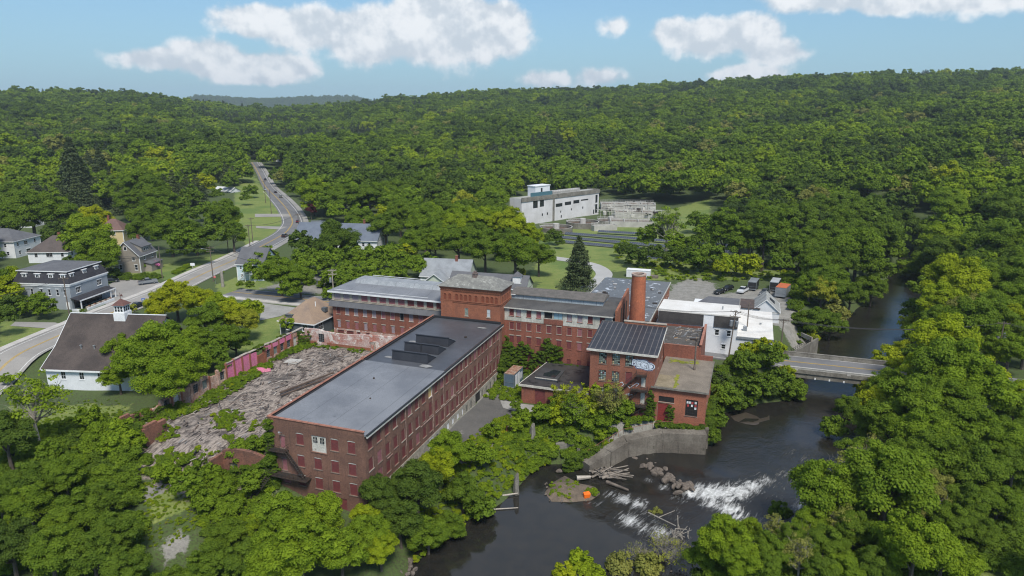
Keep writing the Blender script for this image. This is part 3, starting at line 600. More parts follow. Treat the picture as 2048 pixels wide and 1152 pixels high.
rb = MB(); rb.hexa(((-16.8, .3, 7.7), (0.42, .02, 7.66), (.42, 27.8, 7.66), (-16.8, 27.8, 7.7), (-16.8, .3, 8.12), (.42, .02, 7.98), (.42, 27.8, 7.98), (-16.8, 27.8, 8.12)))
roof = rb.obj('roof', roof_blk, wing); rb = MB(); rb.hexa(((-16.8, 27.8, 7.6), (.2, 27.8, 7.5), (.2, Lw, 7.5), (-16.8, Lw, 7.6), (-16.8, 27.8, 7.92), (.2, 27.8, 7.82), (.2, Lw, 7.82), (-16.8, Lw, 7.92)))
roof = rb.obj('roof', M('roof_membrane_worn', (.088, .094, .108), (.066, .071, .082), .2, 7, .45, .42, c3=(.25, .255, .26), thr=.665, lines=((1, 2.9, .06, (.035, .037, .04), .7),)), wing)
for_patch = []                                     # darker bitumen patches, scuffed repairs and worn blisters
for b, a, w, l in ((-12.6, 31.4, 1.6, .7), (-4.2, 29.2, 1.3, 1.0), (-13.2, 40.5, 1.0, 2.2), (-3, 55, 1.2, .5)):
    z = 8.13 if a < 27.8 else 7.925
    pb = MB(); pb.prism([(b - w, a - l * .5), (b + w * .3, a - l * .8), (b + w, a + l * .2), (b + w * .2, a + l * .7), (b - w * .8, a + l * .5)], z - .02, z + .01); pb.obj('patch', M('membrane_patch', (.34, .34, .33), (.22, .22, .22), 1.2, 8, .5, .8), roof)
eb = MB(); eb.box(.43, -.05, 7.48, .6, 27.85, 7.84); eb.box(.21, 27.9, 7.36, .42, Lw + .1, 7.72); eb.obj('gutter', white_w, roof)
eb = MB(); eb.box(.36, -.1, 7.86, .66, 27.95, 8.02); eb.box(.12, 27.96, 7.73, .48, Lw, 7.9); eb.box(-16.8, Lw - .5, 7.95, -.2, Lw, 8.35); eb.box(-16.8, .42, 7.99, -16.45, Lw - .5, 8.22); eb.obj('drip_edge', flat('bitumen', (.02, .021, .024), .6), roof)
tile = M('coping_tile', (.42, .19, .13), (.30, .13, .09), .9, 6, .5, .8, lines=((0, 1.05, .07, (.12, .06, .04), .8), (1, 1.05, .07, (.12, .06, .04), .8)))
cb = MB(); cb.box(-17.25, -.12, 8.353, 0.02, .3, 8.47); cb.box(-17.25, .3, 8.353, -16.85, 27.5, 8.47); cb.box(-17.25, 28.0, 8.353, -16.85, Lw, 8.44); cb.box(-17.22, 27.5, 8.2, -16.86, 28.0, 8.75); cb.obj('coping', tile, wing)
for a0, b0, b1, n in ((40.7, -12.2, -4.9, 1), (35.6, -12.2, -4.7, 2), (30.4, -12.1, -4.5, 1)):
    s = MB(); z = 7.9; s.add(((b0, a0, z), (b1, a0, z), (b1, a0 + 4.0, z), (b0, a0 + 4.0, z), (b0, a0 + .3, z + 1.8), (b1, a0 + .3, z + 1.8)), ((0, 1, 5, 4), (1, 2, 5), (3, 0, 4), (2, 3, 4, 5)))
    s.box(b0 - .1, a0 + .12, z + 1.79, b1 + .1, a0 + .48, z + 1.9);
    if n == 2: s.box((b0 + b1) / 2 - .1, a0 - .03, z, (b0 + b1) / 2 + .1, a0 + .3, z + 1.85)
    q = s.obj('roof_shed', M('shed_bitumen', (.026, .028, .036), (.036, .038, .046), .4, 6, .3, .55), roof)
    s = MB(); s.hexa(((b1 - .02, a0 + .5, z + 1.67), (b1 + .09, a0 + .5, z + 1.67), (b1 + .09, a0 + 3.9, z + .05), (b1 - .02, a0 + 3.9, z + .05), (b1 - .02, a0 + .5, z + 1.77), (b1 + .09, a0 + .5, z + 1.77), (b1 + .09, a0 + 3.9, z + .15), (b1 - .02, a0 + 3.9, z + .15))); s.obj('flashing', metal_g, q)
for q in ((-3.9, 47.6, 7.86, 8.1, .32, .32, 10), (-10, 20, 8.08, 8.3, .2, .15, 8), (-6, 12, 8.05, 8.2, .15, .12, 8)): s = MB(); s.cone(*q); s.obj('vent', metal_d, roof)
for a, w, z0, z1, i, j in wins:
    if j == 0 and i == 8:
        o = put('window', glass_win(w, z1 - z0, flat('opening_ochre', (.55, .38, .16), .8), white, 1, 1, sill_dark), wing, (0, a, z0), HW['right']); o['label'] = 'top floor window open with its boards gone'; continue
    pm = board_red if rw.random() < .86 else board_pink
    put('window', board_win(round(w, 2), round(z1 - z0, 2), pm, (sill_dark if rw.random() < .8 else stone), False, None), wing, (0, a, z0), HW['right'])
for a0, a1, z0, z1, k in fz:
    w, h, a = a1 - a0, z1 - z0, (a0 + a1) / 2
    if k == 0: put('door', board_win(round(w, 2), h, white, conc_l), wing, (.1, a, z0), HW['right'])['label'] = 'tall white basement door'
    elif k == 9:
        put('door', board_win(round(w, 2), h, dark_in, conc_l), wing, (.1, a, z0), HW['right'])['label'] = 'dark open basement bay'
    else: put('window', board_win(round(w, 2), h, (white if 2 < k < 7 else M('louvre_dark', (.10, .11, .10), (.05, .055, .05), 2, 6, .5, .9)), stone), wing, (.1, a, z0), HW['right'])
for b, w, z0, z1, k in FW:
    if k == 'door':
        o = put('loading_door', board_win(w, z1 - z0, white_w, brk_w), wing, (b, 0, z0)); o['label'] = 'peeling white double loading door'
        s = MB()
        for sx in (-.95, .25): s.box(b + sx, .03, z1 - 1.15, b + sx + .7, .09, z1 - .25, 0)
        for sx in (-.95, .25):
            for t in (.22, .44): s.box(b + sx + t, .02, z1 - 1.15, b + sx + t + .04, .028, z1 - .25, 1)
            s.box(b + sx, .02, z1 - .72, b + sx + .7, .027, z1 - .68, 1)
        s.box(b - .03, .06, z0, b + .03, .095, z1, 1)
        ch = s.obj('door_pane', [glass_m, white_w], wing)
    elif k == 'd': put('door', board_win(w, z1 - z0, board_red, sill_dark), wing, (b, 0, z0))
    else: put('window', board_win(w, round(z1 - z0, 2), board_red if k == 'r' else board_pink, sill_dark, k == 'r', sill_dark if k == 'n' else None), wing, (b, 0, z0))
s = MB(); s.tube((-14.6, -.1, 6.0), (-14.6, -.7, 6.5), .05); s.cone(-14.6, -.75, 6.35, 6.55, .22, .08, 8); s.obj('wall_lamp', metal_g, wing)
for z, a0, a1 in ((.95, 6.2, 8), (1.05, 18, 23.2), (1.1, 24, 33), (.9, 34, 42)):
    s = MB(); s.box(.02, a0, z, .14, a1, z + .12); s.obj('wall_pipe', M('pipe_flaking', (.42, .32, .28), (.25, .13, .10), 2, 6, .5, .9), wing)
for a in (22.95, 12.7, 27.6, 44, 57.6): s = MB(); s.tube((.09, a, -2), (.09, a, 7.4), .05); s.obj('wall_pipe', MATS['pipe_flaking'], wing)
# iron fire escape on the end wall
fe = MB()
fe.box(-16.6, -1.3, 3.2, -13.6, -.03, 3.3); fe.box(-17.3, -1.5, -1.0, -9.8, -.03, -.88)
for z, b0, b1 in ((3.3, -16.6, -13.6), (-.88, -17.3, -9.8)):
    y = -1.28 if z > 0 else -1.48
    for zz in (.5, 1.0): fe.tube((b0, y, z + zz), (b1, y, z + zz), .03); fe.tube((b0, y, z + zz), (b0, -.05, z + zz), .03); fe.tube((b1, y, z + zz), (b1, -.05, z + zz), .03)
    n = int((b1 - b0) / .75)
    for i in range(n + 1): x = b0 + (b1 - b0) * i / n; fe.tube((x, y, z), (x, y, z + 1.0), .022)
    for i in range(4): x = b0 + (b1 - b0) * (i + .5) / 4; fe.tube((x, y, z - .05), (x, -.05, z - 1.1), .04)
for k, (p, q) in enumerate((((-13.7, -.9, 3.25), (-10.6, -.9, -.85)), ((-17.0, -1.7, -1.0), (-18.8, -5.0, -4.6)))):
    p, q = Vector(p), Vector(q); off = Vector((0, .5, 0)) if k == 0 else Vector((.75, 0, 0))
    fe.tube(p, q, .06); fe.tube(p + off, q + off, .06); fe.tube(p + Vector((0, 0, .9)), q + Vector((0, 0, .9)), .03)
    for i in range(1, 16): c = p.lerp(q, i / 16); d = c + off; fe.box(min(c.x, d.x) - .12, min(c.y, d.y) - .1, c.z, max(c.x, d.x) + .12, max(c.y, d.y) + .1, c.z + .04)
fe.obj('fire_escape', metal_d, wing)

# --- square tower --------------------------------------------------------------
tw = mill('mill_tower', 'square orange brick stair tower with blind arches and a mossy hipped slate roof', 'tower', -15.1, 59.4, -1)
mb = MB(); TA, TB, TL, TR = 59.4, 66.6, -15.1, -.4
mb.wall(TL, TA, 1, 0, TR - TL, -5, 15.0, [(5.95, 6.85, 8.9, 10.75), (11.4, 12.3, 9.05, 10.95)]); mb.wall(TR, TA, 0, 1, TB - TA, -5, 15.0, [(4.2, 5.0, 8.8, 10.6)]); mb.wall(TR, TB, -1, 0, TR - TL, -5, 15, []); mb.wall(TL, TB, 0, -1, TB - TA, -5, 15, [])
mb.box(TL + .003, TA - .10, 7.5, TL + 3.0, TA - .003, 14.6)
for z0, z1, o in ((14.55, 14.75, .10), (14.95, 15.2, .14), (15.2, 15.45, .24), (15.45, 15.7, .34), (12.28, 12.45, .16), (11.95, 12.05, .12)):
    mb.box(TL - o, TA - o, z0, TR + o, TB + o, z1)
n = 34
for i in range(n): x = TL + (TR - TL) * (i + .25) / n; mb.box(x, TA - .26, 14.76, x + .2, TA - .003, 14.95)
for i in range(16): y = TA + (TB - TA) * (i + .25) / 16; mb.box(TR + .003, y, 14.76, TR + .26, y + .2, 14.95)
mb.obj('wall', brk_t, tw)
def arch_mesh(w, h):
    s = MB(); n = 8; r = w / 2
    pts = [(-r, 0), (-r, h - r)] + [(-r * math.cos(math.pi * i / n), h - r + r * math.sin(math.pi * i / n)) for i in range(1, n)] + [(r, h - r), (r, 0)]
    ro = r + .13; out = [(-ro, 0), (-ro, h - r)] + [(-ro * math.cos(math.pi * i / n), h - r + ro * math.sin(math.pi * i / n)) for i in range(1, n)] + [(ro, h - r), (ro, 0)]
    s.add([(x, -.004, z) for x, z in pts], [tuple(range(len(pts)))], 1)
    for i in range(len(pts) - 1):
        a, b, c, d = pts[i], pts[i + 1], out[i + 1], out[i]
        s.quad((d[0], -.12, d[1]), (a[0], -.12, a[1]), (b[0], -.12, b[1]), (c[0], -.12, c[1]), 0); s.quad((a[0], -.12, a[1]), (a[0], 0, a[1]), (b[0], 0, b[1]), (b[0], -.12, b[1]), 0); s.quad((d[0], 0, d[1]), (d[0], -.12, d[1]), (c[0], -.12, c[1]), (c[0], 0, c[1]), 0)
    return s.mesh('blind_arch', [brk_t, M('brick_arch_shaded', (.20, .055, .028), (.15, .045, .025), .8, 6, .5, .95, brick=.085)])  # inner panel lies proud; its darker brick paints in the shade of a recess
am = arch_mesh(.72, 1.5)
for b in (-13.95, -12.75): put('blind_arch', am, tw, (b, TA - .10, 12.46))
for b in (-11.05, -9.95, -8.85, -7.75, -6.35 + .1, -4.6, -3.5, -2.4, -1.3 - .05): put('blind_arch', am, tw, (b, TA, 12.46))
for a in (60.6, 61.7, 62.8, 63.9, 65.0): put('blind_arch', am, tw, (TR, a, 12.46), HW['right'])
put('window', glass_win(.9, 1.85, glass_g, stone, 1, 2, stone), tw, (TL + 6.4, TA, 8.9)); put('window', glass_win(.9, 1.9, flat('glass_pale', (.45, .48, .5), .3), stone, 1, 2, stone), tw, (TL + 11.85, TA, 9.05)); put('window', board_win(.8, 1.8, board_red, stone), tw, (TR, TA + 4.6, 8.8), HW['right'])
s = MB(); o = .62; z = 15.7; zr_ = 17.85; x0, x1, y0, y1 = TL - o, TR + o, TA - o, TB + o; ym = (y0 + y1) / 2
s.add(((x0, y0, z), (x1, y0, z), (x1, y1, z), (x0, y1, z), (x0 + 3.6, ym, zr_), (x1 - 3.6, ym, zr_), (x0, y0, z - .1), (x1, y0, z - .1), (x1, y1, z - .1), (x0, y1, z - .1)), ((0, 1, 5, 4), (1, 2, 5), (2, 3, 4, 5), (3, 0, 4), (6, 7, 1, 0), (7, 8, 2, 1), (8, 9, 3, 2), (9, 6, 0, 3), (9, 8, 7, 6)))
tr_ = s.obj('roof', roof_slate, tw)
s = MB(); s.box(-8.2, 62.1, 16.6, -7.2, 63.0, 18.3); s.box(-8.3, 62.0, 18.3, -7.1, 63.1, 18.45); s.box(-8.0, 62.2, 18.45, -7.4, 62.9, 18.9); s.obj('chimney', M('brick_sooty', (.22, .17, .15), (.14, .10, .09), 1, 6, .5, .9, .3), tr_)

# --- long cross mill --------------------------------------------------------------
cm = mill('cross_mill', 'long red brick mill crossing behind the tower, with a pale top storey', 'mill building', -46.8, 62.3, -1)
CF, CBk = 62.3, 78.0; LB, RB_ = -46.6, 25.2
mb = MB(); opsL = []; wl = []
c0 = -45.0; stp = 2.56
for i in range(12):
    b = c0 + stp * i
    if b > -15.8: break
    opsL += [(b - .55 - LB, b + .55 - LB, 5.15, 6.95), (b - .52 - LB, b + .52 - LB, 1.55, 3.4)]; wl.append(b)
low = [(-45.7, -43.7), (-43.0, -40.9), (-40.0, -38.9), (-37.4, -36.3)]
opsL += [(a - LB, b - LB, -.6, .9) for a, b in low]
mb.wall(LB, CF, 1, 0, TL - LB, -1.2, 8.0, opsL, mi=0)
mb.wall(LB, CBk, 0, -1, CBk - CF, -2, 8.0, [], mi=0)
colR = [1.3, 3.1 - .1, 5.45, 7.8, 10.2, 12.6, 14.95, 17.35, 19.7, 22.4]
opsR = []
for b in colR: opsR += [(b - .55 - TR, b + .55 - TR, 5.9, 7.6), (b - .55 - TR, b + .55 - TR, 2.6, 4.4), (b - .5 - TR, b + .5 - TR, -1.6, .2)]
opsR = [o for o in opsR if o[0] > .05]
mb.wall(TR, CF, 1, 0, RB_ - TR, -5.5, 8.0, opsR, mi=0); mb.wall(RB_, CBk, -1, 0, RB_ - LB, -3, 8, [], mi=0); mb.wall(RB_, CF, 0, 1, CBk - CF, -5, 8, [], mi=0)
mb.obj('wall', [brk_m], cm)
s = MB()                                            # limewashed band low on the left wall
s.wall(LB + .01, CF - .035, 1, 0, TL - LB - .02, -1.2, 1.35, [o for o in opsL if o[2] < 1], dep=.03); s.obj('painted_band', brk_p, cm)
s = MB(); TS = 8.02
s.wall(LB, CF + .02, 1, 0, TL - LB, 8.0, 11.0, [(b - .95 - LB, b + .95 - LB, 9.0, 10.62) for b in wl]); s.wall(LB, CBk, 0, -1, CBk - CF - .02, 8.0, 11.0, []); s.obj('top_storey', M('plaster_tan', (.42, .38, .31), (.34, .31, .26), .6, 6, .4, .9, .25), cm)
s = MB(); s.hexa(((LB - .7, CF - .75, 7.15), (TL, CF - .75, 7.15), (TL, CF + .03, 8.45), (LB - .7, CF + .03, 8.45), (LB - .7, CF - .75, 7.27), (TL, CF - .75, 7.27), (TL, CF + .01, 8.57), (LB - .7, CF + .01, 8.57)))
s.box(LB - .3, CF - .14, 8.575, TL, CF + .015, 8.66, 1); s.obj('skirt_roof', [shingle, stone], cm)
s = MB(); topw = [(b - .55 - TR, b + .55 - TR, 9.15, 10.75) for b in colR if b not in (10.2, 12.6)] + [(9.1 - TR, 11.0 - TR, 9.3, 10.8), (11.3 - TR, 13.4 - TR, 9.3, 10.8)]
s.wall(TR, CF - .05, 1, 0, RB_ - .5 - TR, 8.0, 11.0, topw, dep=.2, mi=0); s.box(9.0, CF - .10, 8.01, 13.5, CF - .055, 9.2, 1)
s.obj('top_storey', [stain_w, brk_m], cm)
for i, b in enumerate(wl):
    put('window', board_win(1.9, 1.62, board_grey if i < 3 else (board_red if i > 7 else board_pink), stone), cm, (b, CF + .02, 9.0))
    put('window', board_win(1.1, 1.8, (board_red, board_grey, board_grey, board_grey, board_grey, board_pink, board_pink, dark_in, board_grey, board_pink, board_red, board_red)[i], white_w if 0 < i < 9 else stone, False, stone), cm, (b, CF, 5.15))
    put('window', board_win(1.04, 1.85, board_pink if i % 3 else board_grey, brk_m, False, stone), cm, (b, CF, 1.55))
for a, b in low: put('window', board_win(round(b - a, 2), 1.5, board_red, brk_p), cm, ((a + b) / 2, CF, -.6))
for i, b in enumerate(colR):
    if b not in (10.2, 12.6): put('window', board_win(1.1, 1.6, (board_red, board_grey, board_red, board_pink, 0, 0, board_grey, board_grey, board_red, board_red)[i], brk_m), cm, (b, CF - .05, 9.15))
    put('window', board_win(1.1, 1.7, board_red if i != 7 else board_pink, stone, False, None if i in (6, 7, 8) else stone if i > 3 else None), cm, (b, CF, 5.9))
    put('window', board_win(1.1, 1.8, board_red if i < 7 else board_pink, brk_m, False, stone), cm, (b, CF, 2.6))
    if b > 1.4: put('window', board_win(1.0, 1.8, board_red if i < 9 else dark_in, brk_m), cm, (b, CF, -1.6))
put('window', glass_win(1.9, 1.5, dark_in, wood, 1, 1), cm, (10.05, CF - .05, 9.3)); put('window', glass_win(2.1, 1.5, flat('glass_sky', (.30, .45, .52), .15), wood, 2, 1), cm, (12.35, CF - .05, 9.3))
def gable_roof(s, x0, y0, x1, y1, z, zr, hip0=0, hip1=0, axis=0, t=.18, mi=0):
    if axis == 0: r0, r1 = (x0 + hip0, (y0 + y1) / 2, zr), (x1 - hip1, (y0 + y1) / 2, zr)
    else: r0, r1 = ((x0 + x1) / 2, y0 + hip0, zr), ((x0 + x1) / 2, y1 - hip1, zr)
    v = [(x0, y0, z), (x1, y0, z), (x1, y1, z), (x0, y1, z), r0, r1]; v += [(a, b, c - t) for a, b, c in v]
    f = [(0, 1, 5, 4), (2, 3, 4, 5), (1, 2, 5), (3, 0, 4)] if axis == 0 else [(1, 2, 5, 4), (3, 0, 4, 5), (0, 1, 4), (2, 3, 5)]
    if hip0 + hip1 == 0: f = f[:2]
    f += [tuple(i + 6 for i in reversed(q)) for q in f]; f += [(i, i + 6, (i + 1) % 4 + 6, (i + 1) % 4) for i in range(4)]
    s.add(v, f, mi)
s = MB(); gable_roof(s, LB - .8, CF - .65, TL, CBk + .6, 11.15, 12.35, hip0=3.5)
rf = s.obj('roof', [roof_blk], cm)
s = MB(); s.hexa(((-43.4, 67.4, 11.6), (TL, 67.4, 11.6), (TL, 73.6, 11.6), (-43.4, 73.6, 11.6), (-43.0, 68.7, 13.0), (TL, 68.7, 13.0), (TL, 72.3, 13.0), (-43.0, 72.3, 13.0))); s.obj('roof_monitor', M('roof_pale', (.30, .32, .34), (.23, .25, .27), .5, 5, .4, .7, lines=((0, 5.1, .1, (.12, .12, .13), .7),)), rf)
s = MB(); s.box(-47.35, CF - .8, 10.75, TL, CF - .62, 11.12); s.box(-46, 62.6, 11.33, -20, 62.75, 11.39); s.box(-41, 73.0, 13.0, -26, 73.2, 13.08); s.obj('gutter', white, rf)
s = MB(); gable_roof(s, TR, CF - .5, RB_ - .1, CBk + .5, 11.25, 12.3)
rf2 = s.obj('roof', [roof_old], cm)
s = MB(); s.box(TR, CF - .62, 10.98, RB_ - .35, CF - .52, 11.22); s.obj('gutter', white_w, rf2)
s = MB(); s.box(-.5, 67.2, 11.5, 21.4, 73, 13.0); mo = s.obj('roof_monitor', M('monitor_siding', (.38, .43, .47), (.30, .34, .37), .8, 5, .4, .85, .2, lines=((0, 2.9, .12, (.10, .11, .12), .8), (2, .5, .05, (.15, .16, .17), .5))), rf2)
s = MB(); s.hexa(((-.9, 66.8, 12.95), (21.7, 66.8, 12.95), (21.7, 73.4, 12.95), (-.9, 73.4, 12.95), (-.9, 66.8, 13.1), (21.7, 66.8, 13.1), (21.5, 71.5, 13.75), (-.7, 71.5, 13.75))); s.obj('monitor_roof', M('roof_mossy', (.145, .13, .12), (.10, .095, .085), .8, 6, .5, .95, c3=(.22, .21, .19), thr=.6), mo)
s = MB(); s.box(-.95, 66.7, 12.9, .7, 66.79, 13.05); s.obj('flashing', white, mo)
fw = MB()                                           # brick fire wall closing the mill's right end
fw.hexa(((RB_ + .01, CF - .3, 7.5), (RB_ + .5, CF - .3, 7.5), (RB_ + .5, CBk, 7.5), (RB_ + .01, CBk, 7.5), (RB_ + .01, CF - .3, 12.6), (RB_ + .5, CF - .3, 12.6), (RB_ + .5, CBk - 2, 14.4), (RB_ + .01, CBk - 2, 14.4)))
for a in (66, 69.5, 72.5): fw.box(RB_ + .505, a, 7.6, RB_ + .62, a + .7, 12.2, 1)
fw.obj('fire_wall', [brk_t, metal_d], cm)
# graffiti scrawls on the base courses
# --- boiler house -------------------------------------------------------------
bh = mill('boiler_house', 'tall brick boiler house with graffiti, dusty many paned windows and a black seamed roof', 'mill building', 23.3, 46.5, -5)
BL, BR, BF, BK = 23.4, 36.2, 46.5, 59.2
BW = [(25.95, 1.55, 6.05, 8.3), (28.6, 1.55, 6.15, 8.35), (31.2, 1.6, 6.1, 8.35), (25.95, 1.5, 2.45, 4.7), (28.6, 1.5, 2.5, 4.75), (25.95, 1.5, -1.0, 1.2), (28.6, 1.5, -1.0, 1.2)]
BD = [(31.2, 1.4, 2.4, 4.9), (33.9, 1.0, -4.5, -2.2), (34.1, .95, 2.2, 4.2), (34.1, .95, -1.4, .9)]
mb = MB(); mb.wall(BL, BF, 1, 0, BR - BL, -6.4, 9.0, [(b - w / 2 - BL, b + w / 2 - BL, z0, z1) for b, w, z0, z1 in BW + BD])
mb.wall(BR, BF, 0, 1, BK - BF, -5, 9.0, [(8.2, 9.5, 5.0, 7.6), (10.3, 11.4, 5.0, 7.6), (4.4, 5.4, 4.6, 6.6)]); mb.wall(BL, BK, 0, -1, BK - BF, -5, 9, []); mb.wall(BR, BK, -1, 0, BR - BL, -5, 10.6, [])
mb.tri((BR, BF, 9), (BR, BK, 9), (BR, BK, 10.75)); mb.tri((BL, BF, 9), (BL, BK, 10.75), (BL, BK, 9))
mb.obj('wall', [M('brick_boiler', (.27, .105, .065), (.20, .078, .05), .3, 5, .45, .9, .3, brick=.085, c3=(.36, .25, .19), thr=.67)], bh)
s = MB(); s.hexa(((BL - .5, BF - .55, 8.85), (BR + .45, BF - .55, 8.85), (BR + .45, BK, 10.6), (BL - .5, BK, 10.6), (BL - .5, BF - .55, 9.12), (BR + .45, BF - .55, 9.12), (BR + .45, BK, 10.9), (BL - .5, BK, 10.9))); br_ = s.obj('roof', seam, bh)
s = MB(); s.box(BL - .62, BF - .72, 8.72, BR + .5, BF - .56, 9.13); s.hexa(((BR + .46, BF - .6, 8.8), (BR + .58, BF - .6, 8.8), (BR + .58, BK, 10.55), (BR + .46, BK, 10.55), (BR + .46, BF - .6, 9.15), (BR + .58, BF - .6, 9.15), (BR + .58, BK, 10.9), (BR + .46, BK, 10.9))); s.obj('gutter', white_w, br_)
s = MB(); s.box(27.8, BK + .02, 9.0, 36.5, BK + .6, 11.35, 0); s.box(27.65, BK - .1, 11.35, 36.6, BK + .75, 11.5, 1); s.box(22.9, BK + .01, 10.2, 27.7, BK + .5, 10.95, 2); s.obj('parapet', [brk_t, stone, roof_old], bh)
mixg = glass_g
for b, w, z0, z1 in BW: put('window', glass_win(w, round(z1 - z0, 2), mixg, metal_d, 4, 6, sill_dark), bh, (b, BF, z0))
for i, (b, w, z0, z1) in enumerate(BD): put('door', board_win(w, round(z1 - z0, 2), (board_red, board_red, stain_w, stain_w)[i], sill_dark), bh, (b, BF, z0))
for a0, a1, z0, z1 in ((8.2, 9.5, 5.0, 7.6), (10.3, 11.4, 5, 7.6), (4.4, 5.4, 4.6, 6.6)): put('window', glass_win(round(a1 - a0, 2), round(z1 - z0, 2), dark_in, metal_d, 2, 3, sill_dark), bh, (BR, BF + (a0 + a1) / 2, z0), HW['right'])
# missing and repaired panes
rp = random.Random(11); s = MB()
for b, w, z0, z1 in BW:
    for i in range(4):
        for j in range(6):
            q = rp.random()
            if q < .34: x = b - w / 2 + w * i / 4; z = z0 + (z1 - z0) * j / 6; s.box(x + .03, BF + .095, z + .03, x + w / 4 - .03, BF + .106, z + (z1 - z0) / 6 - .03, 0 if q < .10 else 1 if q < .18 else 2 if q < .26 else 3)
s.obj('broken_pane', [dark_in, flat('pane_maroon', (.12, .03, .04), .6), flat('pane_ochre', (.45, .38, .22), .6), flat('pane_blue', (.35, .45, .46), .3)], bh)
fe = MB()
for z, b0, b1 in ((1.55, 31.9, 35.1), (4.6, 32.8, 34.8), (-1.7, 32, 35)):
    fe.box(b0, BF - 1.3, z, b1, BF - .02, z + .08)
    for zz in (.35, .7, 1.05): fe.tube((b0, BF - 1.28, z + zz), (b1, BF - 1.28, z + zz), .03); fe.tube((b0, BF - 1.28, z + zz), (b0, BF - .05, z + zz), .03); fe.tube((b1, BF - 1.28, z + zz), (b1, BF - .05, z + zz), .03)
    n = 9
    for i in range(n + 1): x = b0 + (b1 - b0) * i / n; fe.tube((x, BF - 1.28, z), (x, BF - 1.28, z + 1.05), .022)
    fe.tube((b0 + .2, BF - 1.2, z), (b0 + .2, BF - .05, z - 1.0), .04); fe.tube((b1 - .2, BF - 1.2, z), (b1 - .2, BF - .05, z - 1.0), .04)
for p, q in (((30.2, BF - .8, 1.6), (33.0, BF - .8, 4.6)), ((33.4, BF - .8, 1.55), (30.8, BF - .8, -1.6)), ((34.2, BF - .8, -1.7), (31.4, BF - .8, -4.6))):
    p, q = Vector(p), Vector(q)
    for oy in (0, .6): fe.tube(p + Vector((0, oy, 0)), q + Vector((0, oy, 0)), .07)
    fe.tube(p + Vector((0, 0, .9)), q + Vector((0, 0, .9)), .03)
    for i in range(1, 13): c = p.lerp(q, i / 13); fe.box(c.x - .12, c.y, c.z, c.x + .12, c.y + .6, c.z + .04)
fe.obj('fire_escape', metal_d, bh)
def text(name, body, parent, loc, yaw, size, mats, off=0.0, ext=.01, shear=0.0, rz=0.0, sp=1.0):
    cu = bpy.data.curves.new(name, 'FONT'); cu.body = body; cu.size = size; cu.extrude = ext; cu.offset = off; cu.shear = shear; cu.space_character = sp; cu.align_x = 'CENTER'; cu.materials.append(mats)
    cu.resolution_u = 3
    o = bpy.data.objects.new(name, cu); COL.objects.link(o); o.parent = parent
    if parent is not None and '_s' in parent: loc = tuple(l - q for l, q in zip(loc, parent['_s']))
    o.location = loc; o.rotation_euler = (Matrix.Rotation(yaw, 3, 'Z') @ Matrix.Rotation(math.pi / 2, 3, 'X') @ Matrix.Rotation(rz, 3, 'Z')).to_euler(); return o
ink = flat('graffiti_ink', (.012, .018, .05), .5); gw = flat('graffiti_white', (.60, .66, .74), .5)
gm = MB()                                           # bubble-letter cloud behind the letters
def cloud(s, cx, cz, w, h, y, mi, k=1.0):
    pts = []
    for i in range(40):
        t = 2 * math.pi * i / 40; r = 1 + .07 * math.sin(9 * t + 1) + .05 * math.sin(5 * t)
        pts.append((cx + k * w / 2 * r * math.copysign(abs(math.cos(t)) ** .7, math.cos(t)) + .10 * h * 0, cz + k * h / 2 * r * math.copysign(abs(math.sin(t)) ** .8, math.sin(t)) - .28 * (math.cos(t) * w / 2) / 1.8))
    s.add([(x, y, z) for x, z in pts], [tuple(range(40))], mi)
cloud(gm, 33.9, 6.75, 3.95, 2.05, BF - .006, 0, 1.04); cloud(gm, 33.9, 6.75, 3.95, 2.05, BF - .012, 1, 1.0); cloud(gm, 33.92, 6.76, 3.9, 1.95, BF - .018, 2, .93)
gm.obj('graffiti', [flat('graffiti_lilac', (.40, .38, .55), .5), ink, gw], bh)
text('graffiti_letters', 'BEGID', bh, (33.85, BF - .024, 6.15), 0, 1.9, ink, .045, .002, 0, rad(-8), .84); text('graffiti_letters', 'BEGID', bh, (33.87, BF - .030, 6.17), 0, 1.9, gw, -.012, .002, 0, rad(-8), .84)
s = MB()
for pts, y in ((((31.0, 2.1), (31.5, 1.6), (32.2, 2.3), (32.9, 2.9), (33.3, 2.7), (32.7, 2.1)), BF - .02), (((29.6, 2.5), (30.0, 2.7), (30.3, 2.2), (29.9, 1.8)), BF - .02), (((30.8, .2), (31.5, .5), (31.2, .1), (32.1, .3)), BF - .02)):
    for a, b in zip(pts, pts[1:]): s.tube((a[0], y, a[1]), (b[0], y, b[1]), .07, n=4)
s.obj('graffiti_scrawl', gw, bh)
s = MB()
for bx, z in ((14.5, -3.0), (16, -3.1), (19.0, -2.5), (20.8, -2.9)):
    pts = [(bx + rp.uniform(0, 1.7), z + rp.uniform(0, 1.3)) for _ in range(7)]; pts.sort()
    for a, b in zip(pts, pts[1:]): s.tube((a[0], CF - .02, a[1]), (b[0], CF - .02, b[1]), .04, n=4)
s.obj('graffiti_scrawl', flat('graffiti_pink', (.45, .2, .22), .6), cm)

